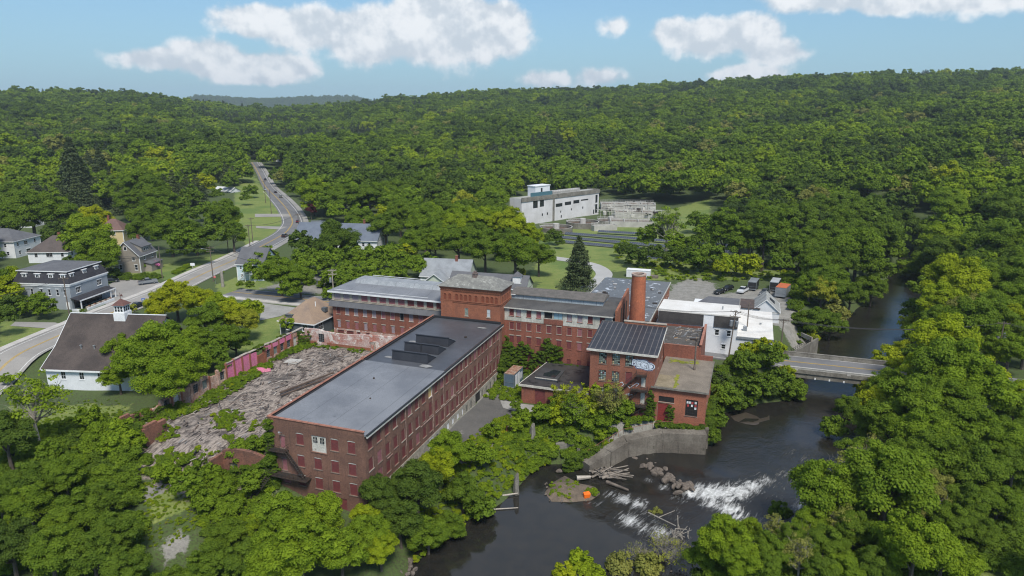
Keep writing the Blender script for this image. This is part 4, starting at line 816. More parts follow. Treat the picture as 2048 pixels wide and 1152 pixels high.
# --- flat roofed annexes round the boiler house ---------------------------------
lo_ = mill('low_engine_house', 'low brick engine house with stained flat roof, moss strip, red door and papered window', 'mill building', 35.9, 46.6, -5)
LF, LK, LL, LR = 46.6, 64.3, 36.25, 46.1
mb = MB(); mb.wall(LL, LF, 1, 0, LR - LL, -6.6, 2.55, [(.8, 3.0, -4.45, -.75), (.95, 3.9, -.4, .75), (6.1, 8.4, -2.6, .75)], mi=0); mb.wall(LR, LF, 0, 1, LK - LF, -9, 2.55, [(3, 4.2, -1, 1), (8, 9.2, -1, 1)], mi=0); mb.wall(LR, LK, -1, 0, LR - LL, -5, 2.5, [])
mb.obj('wall', [M('brick_engine', (.36, .13, .075), (.27, .10, .062), .35, 5, .45, .9, .25, brick=.085, c3=(.20, .17, .08), thr=.66)], lo_)
s = MB(); s.box(LL - .003, LF - .45, 2.56, LR + .25, LK - .02, 2.78); q = s.obj('roof', M('roof_dusty', (.235, .20, .16), (.17, .145, .115), .3, 5, .5, .95, c3=(.12, .13, .05), thr=.66), lo_)
s = MB(); s.box(LL - .6, LF - .62, 2.45, LR + .35, LF - .46, 2.82); s.box(LR + .26, LF - .46, 2.45, LR + .4, LK, 2.82); s.obj('gutter', conc, q)
s = MB(); s.box(LL + .2, LF - .2, 2.783, LL + 3.6, LF + 6.2, 2.87); s.obj('roof_hatch', M('deck_tan', (.28, .235, .16), (.20, .17, .11), .5, 6, .5, .95), q)
s = MB(); rs = random.Random(3)
for i in range(46):
    x, y = LL + .8 + rs.random() * 6.5, LK - 2.2 + rs.gauss(0, .5); r = rs.uniform(.2, .75); s.prism([(x + r * rs.uniform(.6, 1.2) * math.cos(t), y + .55 * r * rs.uniform(.6, 1.2) * math.sin(t)) for t in np.linspace(0, 6.28, 8)[:-1]], 2.79, 2.80 + .004 * i / 3)
for i in range(30):
    x, y = LL + 3.8 + rs.gauss(0, .18), LF + rs.uniform(-.2, 7); r = rs.uniform(.12, .35); s.prism([(x + r * math.cos(t), y + 1.4 * r * math.sin(t)) for t in np.linspace(0, 6.28, 7)[:-1]], 2.79, 2.80 + .003 * i)
s.obj('moss', M('moss', (.26, .26, .02), (.17, .20, .03), 1, 8, .5, .95), q)
put('door', board_win(2.2, 3.7, M('door_red', (.24, .03, .025), (.19, .028, .025), .8, 5, .3, .7, lines=((2, .55, .05, (.08, .01, .01), .6),)), sill_dark), lo_, (LL + 1.9, LF, -4.45))
put('window', glass_win(2.95, 1.15, dark_in, metal_d, 5, 1, stone), lo_, (LL + 2.43, LF, -.4)); put('window', glass_win(2.3, 3.35, dark_in, metal_d, 5, 6, sill_dark), lo_, (LL + 7.25, LF, -2.6))
s = MB()
for i, (x, z, m_) in enumerate(((6.3, -.1, 0), (6.75, -.1, 0), (7.2, -.15, 1), (7.8, -.05, 0), (7.15, -.7, 0), (7.8, -.65, 1), (7.8, -1.2, 0), (6.4, -.75, 1))): s.box(LL + x, LF + .065, z, LL + x + .36, LF + .08, z + .45, m_)
s.obj('paper_sheet', [white, flat('paper_red', (.42, .06, .06), .6)], lo_)
for a in (3.6, 8.6): put('window', glass_win(1.2, 2.0, dark_in, metal_d, 3, 3, sill_dark), lo_, (LR, LF + a, -1), HW['right'])
md = mill('middle_brick_block', 'middle brick block with a debris strewn flat roof and low brick parapet', 'mill building', 35.7, 64.4, -4)
mb = MB(); mb.wall(35.75, 64.35, 1, 0, 7.8, -4, 5.55, []); mb.wall(43.55, 64.35, 0, 1, 16, -4, 5.55, []); mb.wall(43.55, 80.4, -1, 0, 9.5, -4, 5.4, []); mb.wall(34.0, 80.4, 0, -1, 16, -4, 5.4, [])
mb.box(43.56, 64.37, 2.6, 46.1, 65.0, 3.7); mb.box(43.2, 64.7, 4.6, 43.54, 80.3, 6.0)
mb.obj('wall', [brk_m], md)
s = MB(); s.box(43.1, 64.5, 6.003, 43.65, 80.4, 6.14); s.box(35.8, 64.3, 5.56, 43.05, 64.65, 5.68); s.obj('coping', tile, md)
s = MB(); s.prism([(35.8, 64.66), (43.19, 64.66), (43.19, 80.3), (34.1, 80.3)], 4.3, 4.9); q = s.obj('roof', M('roof_debris', (.06, .055, .05), (.10, .09, .08), .4, 5, .5, .95, c3=(.24, .25, .26), thr=.58), md)
s = MB()
for i in range(46): x, y, t = rs.uniform(36.4, 42.0), rs.uniform(70, 79.5), rs.uniform(-1.5, 1.5); l = rs.uniform(.5, 2.0); s.tube((x, y, 4.95), (min(43, x + l * math.cos(t)), min(80, y + l * math.sin(t)), 4.95 + rs.uniform(0, .4)), .07, n=4, mi=rs.choice((0, 0, 0, 1, 1, 1, 2)))
s.obj('roof_debris', [wood_l, M('sheet_grey', (.32, .34, .37), (.22, .24, .26)), flat('debris_orange', (.32, .20, .10), .8)], q)
s = MB(); s.cone(42.85, 57.8, 2.79, 9.2, .17, .15, 10, 0); s.cone(42.85, 57.8, 2.79, 3.5, .26, .22, 10, 0); s.cone(42.85, 57.8, 5.2, 5.4, .24, .24, 10, 0); s.cone(42.85, 57.8, 9.2, 9.5, .36, .3, 10, 1); s.tube((42.85, 57.8, 9.35), (41.5, 58.1, 9.25), .22, .18, 8, 1)
t_ = mill('stove_pipe', 'thin rusty flue pipe with a hooked cowl rising from the low engine house roof', 'flue pipe', 42.85, 57.8, 2.78); s.obj('pipe', [M('pipe_rusty', (.24, .20, .17), (.13, .10, .08), 1.5, 6, .5, .8, metal=.3), metal_d], t_)

# --- round chimney -----------------------------------------------------------------
ch = mill('factory_chimney', 'round tapering red brick factory chimney with a pale worn rim', 'chimney', 29.5, 65.0, 0)
s = MB()
nz = 14
for i in range(nz): s.cone(29.5, 65, -1 + 21.4 * i / nz, -1 + 21.4 * (i + 1) / nz, 1.95 - .45 * i / nz, 1.95 - .45 * (i + 1) / nz, 32, 0, cap=False)
for i in range(4): s.cone(29.5, 65, 20.4 - 2 * i, 18.4 - 2 * i, 1.16, 1.16, 24, 1, cap=False)
st_ = s.obj('shaft', [M('brick_chimney', (.36, .115, .055), (.27, .085, .045), .5, 4, .45, .9, .12, brick=.085), flat('soot', (.09, .045, .03), .9)], ch, True)
s = MB(); n = 32
for r0, r1, z0, z1 in ((1.60, 1.60, 20.3, 20.62), (1.12, 1.12, 20.62, 20.3)): s.cone(29.5, 65, z0, z1, r0, r1, n, 0, cap=False)
vs = [(29.5 + r * math.cos(2 * math.pi * i / n), 65 + r * math.sin(2 * math.pi * i / n), 20.62) for r in (1.60, 1.12) for i in range(n)]; s.add(vs, [(i, (i + 1) % n, (i + 1) % n + n, i + n) for i in range(n)], 0)
s.obj('rim', M('rim_pale', (.46, .36, .30), (.36, .26, .21), 1.5, 5, .4, .9), ch)

# --- low annex in the yard -----------------------------------------------------------
an = mill('brick_annex', 'low brick annex with a puddled black roof, white fascia and raised skylight', 'annex', 8.6, 47.4, -5)
mb = MB(); mb.wall(8.7, 47.5, 1, 0, 14.6, -5.6, -1.1, [(2.9, 5.2, -5.2, -1.8), (10.5, 11.7, -3.9, -2.2)]); mb.wall(8.7, 60, 0, -1, 12.5, -5.4, -1.1, []); mb.obj('wall', [brk_m], an)
s = MB(); s.prism([(8.3, 47.2), (23.35, 47.2), (23.35, 62.2), (10.2, 62.2)], -1.12, -.85, 0); q = s.obj('roof', M('roof_puddled', (.042, .040, .040), (.058, .056, .055), .3, 7, .4, .55, c3=(.012, .013, .014), thr=.54), an)
s = MB(); s.box(8.2, 47.05, -1.3, 23.3, 47.19, -.84); s.hexa(((8.12, 47.1, -1.25), (8.29, 47.1, -1.25), (10.19, 62.1, -1.25), (10.05, 62.1, -1.25), (8.12, 47.1, -.83), (8.29, 47.1, -.83), (10.19, 62.1, -.83), (10.05, 62.1, -.83))); s.obj('fascia', white_w, q)
s = MB(); s.box(10.8, 50.9, -.846, 15.4, 56.6, -.42, 0); s.box(10.6, 50.7, -.417, 15.6, 56.8, -.33, 1); s.box(10.62, 50.62, -.50, 15.58, 50.69, -.30, 2); s.prism([(12, 52), (14.8, 51.6), (15, 55.8), (13.2, 56.2), (12.6, 54.5), (11.8, 53.5)], -.328, -.322, 3); s.obj('skylight', [metal_g, M('skylight_dark', (.05, .05, .052), (.035, .035, .036)), white_w, glass_m], q)
put('door', board_win(2.3, 3.4, board_red, brk_m), an, (12.75, 47.5, -5.2)); put('window', glass_win(1.2, 1.7, flat('glass_teal', (.25, .36, .32), .3), stone, 2, 2, stone), an, (19.8, 47.5, -3.9))

# --- long flat building behind ---------------------------------------------------------
lb = mill('flat_roofed_workshop', 'long two storey workshop with a pale puddled flat roof behind the chimney', 'mill building', 10.3, 82, -2)
FB = [(1.6 + 3.05 * i, 3.0 + 3.05 * i, 1.9, 3.9) for i in range(13)]
mb = MB(); mb.wall(29.8, 82.2, 0, 1, 42.5, .7, 4.7, FB, mi=0); mb.wall(29.8, 82.2, 0, 1, 42.5, -3.4, .7, [(a + .2, b, -1.6, .3) for a, b, _, _ in FB], mi=1); mb.wall(10.4, 82.2, 1, 0, 19.4, -3, 4.7, [], mi=0); mb.wall(10.4, 124.7, 0, -1, 42.5, -3, 4.7, [], mi=0); mb.wall(29.8, 124.7, -1, 0, 19.4, -3, 4.7, [], mi=0)
mb.obj('wall', [brk_t, sid_w], lb)
s = MB(); s.box(10.2, 82, 4.71, 30.0, 124.9, 5.0); q = s.obj('roof', roof_wet, lb)
s = MB(); s.box(30.01, 81.9, 4.55, 30.12, 125, 5.08); s.box(10.1, 82.1, 4.9, 10.19, 124.9, 5.12); s.obj('fascia', white_w, q)
s = MB()
for i in range(26): x, y = rs.uniform(11, 28.5), rs.uniform(86, 123); s.box(x, y, 5.0, x + rs.uniform(.4, 1.3), y + rs.uniform(.3, .9), 5.0 + rs.uniform(.08, .4), rs.choice((0, 0, 1)))
s.obj('roof_curb', [M('curb_pale', (.45, .46, .46), (.3, .3, .3)), metal_d], q)
for a, b, z0, z1 in FB: put('window', board_win(1.4, 2.0, board_red, stone), lb, (29.8, 82.2 + (a + b) / 2, 1.9), HW['right']); put('window', glass_win(1.2, 1.9, glass_m, white, 2, 2), lb, (29.8, 82.2 + (a + b) / 2 + .1, -1.6), HW['right'])

# --- ruined yard walls ---------------------------------------------------------------
rr = random.Random(9)
rwl = mill('ruined_yard_wall', 'long roofless brick wall with pink painted bays and gaping windows beside the rubble yard', 'wall', -48.6, 0, 0)
s = MB(); X0, X1 = -49.0, -48.45; a = 4.0; bays = []
while a < 50: bays.append(a); a += 2.42
kinds = ['r'] * 2 + ['w', 'd', 'r', 'w', 'w', 'r', 'w', 'p', 'p', 'p', 'p', 'x', 'b', 'b', 'b', 'b', 'd']
for i, a in enumerate(bays):
    k = kinds[i % len(kinds)]; h = {'r': 2.6, 'w': 3.4, 'd': 3.6, 'p': 3.9, 'x': 2.2, 'b': 3.9}[k] + rr.uniform(-.35, .35) - (.5 if i < 3 else 0); h2 = h + rr.uniform(-.3, .3)
    z0 = -1.2; pil = .42; m_ = 2 if k == 'p' else 0 if k in 'bx' else 1
    s.hexa(((X0, a, z0), (X1 + .06, a, z0), (X1 + .06, a + pil, z0), (X0, a + pil, z0), (X0, a, h + .2), (X1 + .06, a, h + .2), (X1 + .06, a + pil, h + .3), (X0, a + pil, h + .3)), 0 if k != 'w' else 1)
    if k in 'wbd':
        s.box(X0, a + pil, z0, X1, a + 2.42, .9 if k != 'd' else -.2, 1); s.hexa(((X0, a + pil, 2.75), (X1, a + pil, 2.75), (X1, a + 2.42, 2.75), (X0, a + 2.42, 2.75), (X0, a + pil, h), (X1, a + pil, h), (X1, a + 2.42, h2), (X0, a + 2.42, h2)), 2 if k == 'b' else 1)
        s.box(X0, a + pil, .9, X1, a + pil + .3, 2.75, m_); s.box(X0, a + 2.12, .9, X1, a + 2.42, 2.75, m_)
    else:
        s.hexa(((X0, a + pil, z0), (X1 - .08, a + pil, z0), (X1 - .08, a + 2.42, z0), (X0, a + 2.42, z0), (X0, a + pil, h), (X1 - .08, a + pil, h), (X1 - .08, a + 2.42, h2), (X0, a + 2.42, h2)), 2 if k == 'p' else (0 if k == 'x' else 1))
s.obj('masonry', [brk_t, brk_y, pink], rwl)
for i, a in enumerate(bays):
    k = kinds[i % len(kinds)]
    if k in 'wb': put('window', glass_win(1.36, 1.84, dark_in if i % 3 else glass_g, metal_g, 3, 4), rwl, (X1 - .2, a + 1.42, .91), HW['right'])
    elif k == 'd': put('door', board_win(1.36, 2.9, white_w, brk_y), rwl, (X1 - .15, a + 1.42, -.18), HW['right'])
s = MB()
for i, a in enumerate(bays[9:]): s.box(X0 - .06, a, 4.0 + .06 * (i % 3), X1 + .08, a + 2.3, 4.10 + .06 * (i % 3))
s.obj('coping', wood_l, rwl)
bw = mill('limewashed_ruin_wall', 'broken limewashed brick wall with one barred window in front of the cross mill', 'wall', -48, 52.3, 0)
s = MB(); b = -48.2; ht = [3.9, 4.0, 3.7, 3.5, 3.6, 3.9, 4.1, 4.2, 4.3, 4.3, 4.2]; i = 0
while b < -17.3:
    h, h2 = ht[min(i, 10)], ht[min(i + 1, 10)]
    if i == 2: pass
    for (x0, x1, z0, z1a, z1b, m_) in (((b, b + 3.1, -1, .95, .95, 1), (b, b + 3.1, .95, h, h2, 0)) if i != 1 else ((b, b + 3.1, -1, .9, .9, 0), (b, b + .8, .9, h, h, 0), (b + 2.4, b + 3.1, .9, h2, h2, 0), (b + .8, b + 2.4, 3.0, h, h2, 0))):
        s.hexa(((x0, 52.3, z0), (x1, 52.3, z0), (x1, 52.85, z0), (x0, 52.85, z0), (x0, 52.3, z1a), (x1, 52.3, z1b), (x1, 52.85, z1b), (x0, 52.85, z1a)), m_)
    b += 3.1; i += 1
s.obj('masonry', [brk_p, brk_t], bw); put('window', glass_win(1.6, 2.1, dark_in, metal_g, 3, 4), bw, (-43.5, 52.3, .9))
s = MB(); s.box(-29.9, 52.0, -.5, -28.9, 52.28, 2.6, 0); s.box(-30.1, 51.95, 2.6, -28.7, 52.29, 2.8, 1); s.box(-29.75, 51.98, 0, -29.05, 51.995, 2.0, 1); s.obj('door_frame', [wood_l, brk_p], bw)
ra = mill('ruined_arch_wall', 'low curved brick ruin with arched openings beside the overgrown end of the wing', 'wall', -25, -1.2, -3)
s = MB(); n = 14
for i in range(n):
    b0, b1 = -25.6 + 8.0 * i / n, -25.6 + 8.0 * (i + 1) / n; f = lambda b: .9 + 1.5 * math.sqrt(max(0, 1 - ((b + 21.4) / 4.9) ** 2))
    lowz = -3.6 if i in (0, 1, 5, 6, 10, 11, 12, 13) else -.2
    s.hexa(((b0, -1.3, lowz), (b1, -1.3, lowz), (b1, -.7, lowz), (b0, -.7, lowz), (b0, -1.3, f(b0)), (b1, -1.3, f(b1)), (b1, -.7, f(b1)), (b0, -.7, f(b0))), 0)
    if lowz > -1: s.box(b0, -1.2, -3.6, b1, -.8, -2.2, 1)
s.box(-26.1, -3.8, -3.8, -25.6, -.7, 1.2, 0); s.obj('masonry', [brk_r, brk_y], ra)
s = MB(); s.box(-24.4, -1.05, -2.2, -22.8, -1.0, -.2); s.box(-21.6, -1.05, -2.2, -19.9, -1.0, -.2); s.obj('window', M('glass_ochre', (.36, .34, .20), (.2, .2, .14), 1, 5, .5, .5), ra)
rb2 = mill('ruined_corner_pier', 'broken red brick corner pier half hidden in vines at the yard edge', 'wall', -42, 0, -1)
for nm_, x0, y0, x1, y1, h in (('masonry', -42.3, -1.2, -41.6, 3.4, 3.2), ('masonry', -49.0, -1.0, -42.4, -.4, 3.0), ('masonry', -49.0, -.3, -48.4, 3.8, 3.2)):
    s = MB(); s.box(x0, y0, -3, x1, y1, h - .5); s.box(x0, y0 + .2, h - .5, x1 - .05, y0 + (y1 - y0) * .6, h); s.obj(nm_, [brk_r], rb2)
# ------------------------------------------------------------------ houses
def house(name, label, cat, x, y, z, yaw, w, d, eave, ridge, wall, roofm, roof='gable', ax=0, wins=(), door=None, chim=None, ov=.45, trim=None, hip=None, group=None):
    """origin at the front left base corner; front faces -Y of the local frame"""
    t = thing(name, label, cat, (x, y, z), yaw, group); trim = trim or white
    fr = {'f': [], 'r': [], 'l': [], 'b': []}
    for f, u, zz, ww, hh in wins: fr[f].append((u - ww / 2, u + ww / 2, zz, zz + hh))
    s = MB(); s.wall(0, 0, 1, 0, w, -1.6, eave, fr['f'], .12); s.wall(w, 0, 0, 1, d, -1.6, eave, fr['r'], .12); s.wall(w, d, -1, 0, w, -1.6, eave, fr['b'], .12); s.wall(0, d, 0, -1, d, -1.6, eave, fr['l'], .12)
    if roof == 'gable':
        k = (ridge - eave) * 1.0
        if ax == 0: s.tri((w, 0, eave), (w, d, eave), (w, d / 2, ridge - .1)); s.tri((0, 0, eave), (0, d / 2, ridge - .1), (0, d, eave))
        else: s.tri((0, 0, eave), (w, 0, eave), (w / 2, 0, ridge - .1)); s.tri((0, d, eave), (w / 2, d, ridge - .1), (w, d, eave))
    s.obj('wall', wall, t)
    s = MB(); h = hip if hip is not None else (min(w, d) / 2 if roof == 'hip' else 0)
    half = (d if ax == 0 else w) / 2; dz = ov * (ridge - eave) / half
    if roof in ('gable', 'hip'): gable_roof(s, -ov, -ov, w + ov, d + ov, eave - dz + .14, ridge + .14, h, h, ax)
    else: s.box(-ov, -ov, eave + .003, w + ov, d + ov, ridge)
    ro = s.obj('roof', roofm, t)
    s = MB(); zt = eave - dz + .13
    for x0, y0, x1, y1 in ((-ov - .06, -ov - .08, w + ov + .06, -ov - .003), (-ov - .08, -ov, -ov - .003, d + ov), (w + ov + .003, -ov, w + ov + .08, d + ov)):
        if roof == 'gable' and ((ax == 0 and x1 - x0 < 1) or (ax == 1 and y1 - y0 < 1)): continue
        s.box(x0, y0, zt - .22, x1, y1, zt + .02)
    if roof == 'gable' and ax == 1:
        for sx in (-1, 1):
            x0 = w / 2 + sx * (w / 2 + ov)
            s.add(((x0, -ov - .07, zt - .2), (x0, -ov - .07, zt + .06), (w / 2, -ov - .07, ridge + .18), (w / 2, -ov - .07, ridge - .1), (x0, -ov + .0, zt - .2), (x0, -ov + .0, zt + .06), (w / 2, -ov + .0, ridge + .18), (w / 2, -ov + .0, ridge - .1)), ((0, 1, 2, 3), (4, 7, 6, 5), (1, 5, 6, 2), (0, 3, 7, 4)))
    s.obj('eaves_trim', trim, ro)
    if trim is white:
        s = MB()
        for cx, cy in ((0, 0), (w, 0), (w, d)): s.box(cx - .12, cy - .03, -1.5, cx + .12, cy + .12, eave - .05);
        s.obj('corner_board', white, t)
    for f, u, zz, ww, hh in wins:
        loc = {'f': (u, 0, zz), 'r': (w, u, zz), 'l': (0, d - u, zz), 'b': (w - u, d, zz)}[f]
        put('window', glass_win(ww, hh, glass_m, white, 1 if ww < 1.3 else 2, 2, white, .04, False, True), t, loc, HW[{'f': 'front', 'r': 'right', 'l': 'left', 'b': 'back'}[f]])
    if door:
        f, u, zz, ww, hh, mm = door
        s = MB(); s.box(u - ww / 2, -.06, zz, u + ww / 2, -.003, zz + hh) if f == 'f' else s.box(w + .003, u - ww / 2, zz, w + .06, u + ww / 2, zz + hh); s.obj('door', mm, t)
    if chim:
        cx, cy, c0, c1 = chim; s = MB(); s.box(cx - .4, cy - .35, c0, cx + .4, cy + .35, c1); s.box(cx - .46, cy - .41, c1, cx + .46, cy + .41, c1 + .12); s.obj('chimney', brk_m, ro)
    return t, ro
# mansard house with restaurant porch
cx, cy = -124.8, 188.7; ya = rad(-6.5); ux, uy = math.cos(ya), math.sin(ya); w_, d_ = 17.0, 15.6
A = thing('mansard_house', 'grey three storey house with black mansard roof, white dormers and an open front porch', 'house', (cx - w_ * ux, cy - w_ * uy, 0), ya)
wf = [(u, 4.0, .85, 1.9) for u in (5.2, 8.2, 10.6, 13.1, 15.4)]; wr = [(3.2, 4.3, 1.9, 1.7), (11.9, 4.4, 1.9, 1.7)]
s = MB(); s.wall(0, 0, 1, 0, w_, -1.2, 7.2, [(u - a / 2, u + a / 2, z, z + h) for u, z, a, h in wf], .1); s.wall(w_, 0, 0, 1, d_, -1.2, 7.2, [(u - a / 2, u + a / 2, z, z + h) for u, z, a, h in wr] + [(.8, 12.2, .1, 2.7)], .15); s.wall(0, d_, 0, -1, d_, -1.2, 7.2, []); s.obj('wall', sid_g, A)
s = MB(); s.box(-.3, -.3, 7.2, w_ + .35, d_ + .3, 7.55); s.box(-.15, -.15, 6.75, w_ + .18, d_, 7.195); s.obj('cornice', white, A)
s = MB(); o = .25; s.hexa(((-o, -o, 7.56), (w_ + o, -o, 7.56), (w_ + o, d_ + o, 7.56), (-o, d_ + o, 7.56), (1.1, 1.1, 10.75), (w_ - 1.1, 1.1, 10.75), (w_ - 1.1, d_ - 1.1, 10.75), (1.1, d_ - 1.1, 10.75))); mr = s.obj('mansard', mans, A)
s = MB(); gable_roof(s, .7, .7, w_ - .7, d_ - .7, 11.0, 11.9, 6, 6); s.obj('roof', shingle, A); s = MB()
s.box(.62, .62, 10.76, w_ - .62, .69, 11.0); s.box(w_ - .69, .7, 10.76, w_ - .62, d_ - .62, 11.0); s.obj('eaves_trim', white, A)
def dormer(parent, x, y, z, yaw):
    t = bpy.data.objects.new('dormer', DM); COL.objects.link(t); t.parent = parent; t.location = (x, y, z); t.rotation_euler = (0, 0, yaw)
s = MB(); s.box(-.72, 0, 0, .72, 1.6, 1.95, 0); s.box(-.95, -.15, 1.95, .95, 1.6, 2.12, 0); s.box(-.42, -.02, .3, .42, -.004, 1.75, 1); s.box(-.42, -.04, 1.0, .42, -.021, 1.06, 0); s.box(-.03, -.04, .3, .03, -.021, 1.75, 0); DM = s.mesh('dormer', [white, glass_m])
for u in (3.2, 7.3, 11.4, 15.2 - .1): dormer(A, u, .42, 8.15, 0)
for u in (2.2, 7.2, 12.2): dormer(A, w_ - .42, u, 8.15, HW['right'])
for u, z, a, h in wf: put('window', glass_win(a, h, glass_m, white, 1, 2, white, .04, False, True), A, (u, 0, z))
for u, z, a, h in wr: put('window', glass_win(a, h, glass_m, white, 3, 2, white, .04, False, True), A, (w_, u, z), HW['right'])
s = MB(); s.box(6.0, -.06, -.2, 7.3, -.004, 2.3); s.box(15.2, -.05, .2, 16.3, -.004, 2.2); s.obj('door', white, A)
s = MB(); s.hexa(((w_ + .0, -.4, 3.3), (w_ + 2.9, -.4, 2.75), (w_ + 2.9, 14.6, 2.75), (w_, 14.6, 3.3), (w_, -.4, 3.5), (w_ + 2.9, -.4, 2.9), (w_ + 2.9, 14.6, 2.9), (w_, 14.6, 3.5))); pr = s.obj('porch_roof', mans, A)
s = MB(); s.box(w_ + 2.91, -.45, 2.62, w_ + 3.0, 14.65, 2.95)
for u in (0, 12.4, 14.4): s.box(w_ + 2.6, u, -.6, w_ + 2.85, u + .25, 2.75)
s.obj('porch_post', white, A); s = MB(); s.box(w_ + .1, 0, -.6, w_ + 4.6, 13.5, -.05); s.obj('porch_deck', conc_l, A)
s = MB(); s.box(w_ - .1, .9, .1, w_ - .02, 12.1, 2.7, 0)
for i in range(6): u = 1 + 2.2 * i; s.box(w_ - .02, u, .1, w_ + .02, u + .14, 2.7, 1)
s.obj('shop_window', [glass_m, metal_d], A)
s = MB()
for x0, y0, x1, y1 in ((w_ + 4.6, -.2, w_ + 4.85, 11), (w_ + 1, -1.6, w_ + 4.85, -1.4)): s.box(x0, y0, -.9, x1, y1, .75)
s.obj('porch_wall', white, A)
s = MB()
for i in range(5): s.box(w_ + 3.2, 1 + 2.2 * i, 0, w_ + 4.0, 1.9 + 2.2 * i, .75, 0); s.box(w_ + 3.2, 2.05 + 2.2 * i, 0, w_ + 3.7, 2.5 + 2.2 * i, .85, 1)
s.obj('patio_furniture', [wood_l, rust], A)
house('white_house', 'large white two storey house with a dark hipped roof in the upper left', 'house', -212, 262.0, 0, rad(-2), 20.4, 14.5, 6.6, 10.3, sid_w, shingle, 'hip', 0,
      [('r', 2.2, 4.3, 1, 1.5), ('r', 6.5, 4.2, 2, 1.5), ('r', 11.5, 4.2, 1, 1.5), ('r', 2.6, 1.0, 1, 1.5), ('r', 7.2, .9, 2.2, 1.5), ('f', 17, 4.2, 1, 1.5), ('f', 17.6, 1.0, 1, 1.5), ('f', 13, 4.2, 1, 1.5)], chim=(10, 7, 9, 11.5))
house('white_house', 'white house with a dark pyramid roof and brick chimney behind the mansard house', 'house', -180.2, 252.2, 0, rad(3), 14.2, 13, 4.3, 9.2, sid_w, shingle_b, 'hip', 0,
      [('f', 2.8, 2.2, 1.2, 1.6), ('f', 7.6, 2.2, 2.4, 1.6), ('f', 12.3, 2.2, 1.1, 1.6), ('r', 3, 2.2, 1.1, 1.6)], chim=(8.2, 7, 8, 10.3))
D, Dr = house('gabled_house', 'beige shingled house with a steep gable and a long shed dormer', 'house', -139.3, 236.2, 0, rad(-3), 9.4, 10.4, 6.2, 10.9, sid_b, shingle, 'gable', 1,
      [('f', 2.0, 4.3, 1.1, 1.3), ('f', 7.3, 4.3, 1.1, 1.3), ('f', 2.3, 1.0, 1.1, 1.9), ('f', 7.9, 1.0, 1.1, 1.9), ('r', 3.2, 4.2, 1, 1.3), ('r', 8, 4.2, 1, 1.3)], chim=(5, 8, 10, 12))
s = MB(); s.box(2.0 + 2.2, -.05, 7.9, 5.4, -.004, 9.3, 1); s.box(4.35, -.06, 8.05, 5.25, -.052, 9.15, 0); s.obj('attic_window', [glass_m, white], D)
s = MB(); s.hexa(((5.2, 2.6, 8.2), (9.0, 2.6, 6.6), (9.0, 8.4, 6.6), (5.2, 8.4, 8.2), (4.9, 2.6, 10.75), (9.0, 2.6, 8.7), (9.0, 8.4, 8.7), (4.9, 8.4, 10.75)), 0); s.hexa(((4.7, 2.3, 10.76), (9.4, 2.3, 8.6), (9.4, 8.7, 8.6), (4.7, 8.7, 10.76), (4.7, 2.3, 10.95), (9.4, 2.3, 8.8), (9.4, 8.7, 8.8), (4.7, 8.7, 10.95)), 1)
for u in (3.9, 5.0, 6.1): s.box(9.005, u, 7.1, 9.04, u + .85, 8.3, 2); s.box(9.042, u + .1, 7.2, 9.05, u + .75, 8.2, 3)
s.obj('shed_dormer', [sid_b, shingle, white, glass_m], Dr)
s = MB(); s.hexa(((9.42, 2.2, 3.2), (12.2, 2.2, 2.6), (12.2, 10, 2.6), (9.42, 10, 3.2), (9.42, 2.2, 3.5), (12.2, 2.2, 2.8), (12.2, 10, 2.8), (9.42, 10, 3.5)), 1); s.box(9.42, 2.6, -.5, 11.9, 9.7, 2.6, 0); s.obj('side_porch', [sid_b, shingle], D)
house('yellow_house', 'pale yellow house with a brown roof half hidden among trees', 'house', -176, 290, 1, rad(8), 10, 9, 5.2, 9.2, sid_y, M('roof_shingle_red', (.17, .10, .085), (.13, .08, .07), .4, 9, .4, .9), 'hip', 0, [('f', 2.5, 3, 1, 1.5), ('f', 6.5, 3, 1, 1.5), ('r', 3, 3, 1, 1.5)], chim=(3, 5, 8, 10.5))
F_, Fr = house('pale_blue_house', 'pale blue two storey house with outside stairs beside the street', 'house', -91.9, 225.1, 0, rad(-8), 9.2, 10.5, 5.7, 10.2, sid_bl, shingle, 'gable', 0,
      [('f', 1.4, 3.7, .7, 1.2), ('f', 3.4, 3.7, .7, 1.2), ('f', 1.6, .9, .8, 1.3), ('l', 3, 3.6, .9, 1.3), ('l', 7, 3.6, .9, 1.3), ('l', 5, .8, .9, 1.3)])
s = MB(); s.box(3.6, -2.0, 2.5, 7.2, -.05, 2.62); s.tube((3.7, -1.9, 3.5), (7.1, -1.9, 3.5), .05)
for x in (3.7, 5.4, 7.1): s.box(x - .08, -1.98, -.6, x + .08, -1.82, 3.5)
for i in range(10): s.tube((3.8 + .33 * i, -1.9, 2.6), (3.8 + .33 * i, -1.9, 3.5), .025)
for o in (-1.9, -1.0): s.tube((3.6, o, 2.5), (.9, o, 0), .09); s.tube((3.6, o, 3.4), (.9, o, .9), .04)
for i in range(9): s.box(.9 + .3 * i, -1.9, .05 + .27 * i, 1.2 + .3 * i, -1.0, .12 + .27 * i)
s.obj('stair', white, F_)
G, Gr = house('long_gabled_house', 'long building with a slate blue gable roof and white walls behind tall trees', 'house', -91.5, 286.5, -.5, rad(-9), 36, 13.5, 4.0, 9.6, sid_w, shingle_bl, 'gable', 0, [('f', 25 + 2.6 * i, 1.2, 1.1, 1.6) for i in range(4)] + [('f', 3 + 3 * i, 1.2, 1.1, 1.6) for i in range(4)], chim=(28.5, 7, 8.5, 11.2), ov=.6)
s = MB(); s.hexa(((4.5, 6.8, 9.0), (9.5, 6.8, 9.0), (9.5, 12, 6.5), (4.5, 12, 6.5), (4.8, 6.8, 10.4), (9.3, 6.8, 10.6), (9.3, 12, 9.6), (4.8, 12, 9.2))); s.obj('roof_dormer', metal_g, Gr)
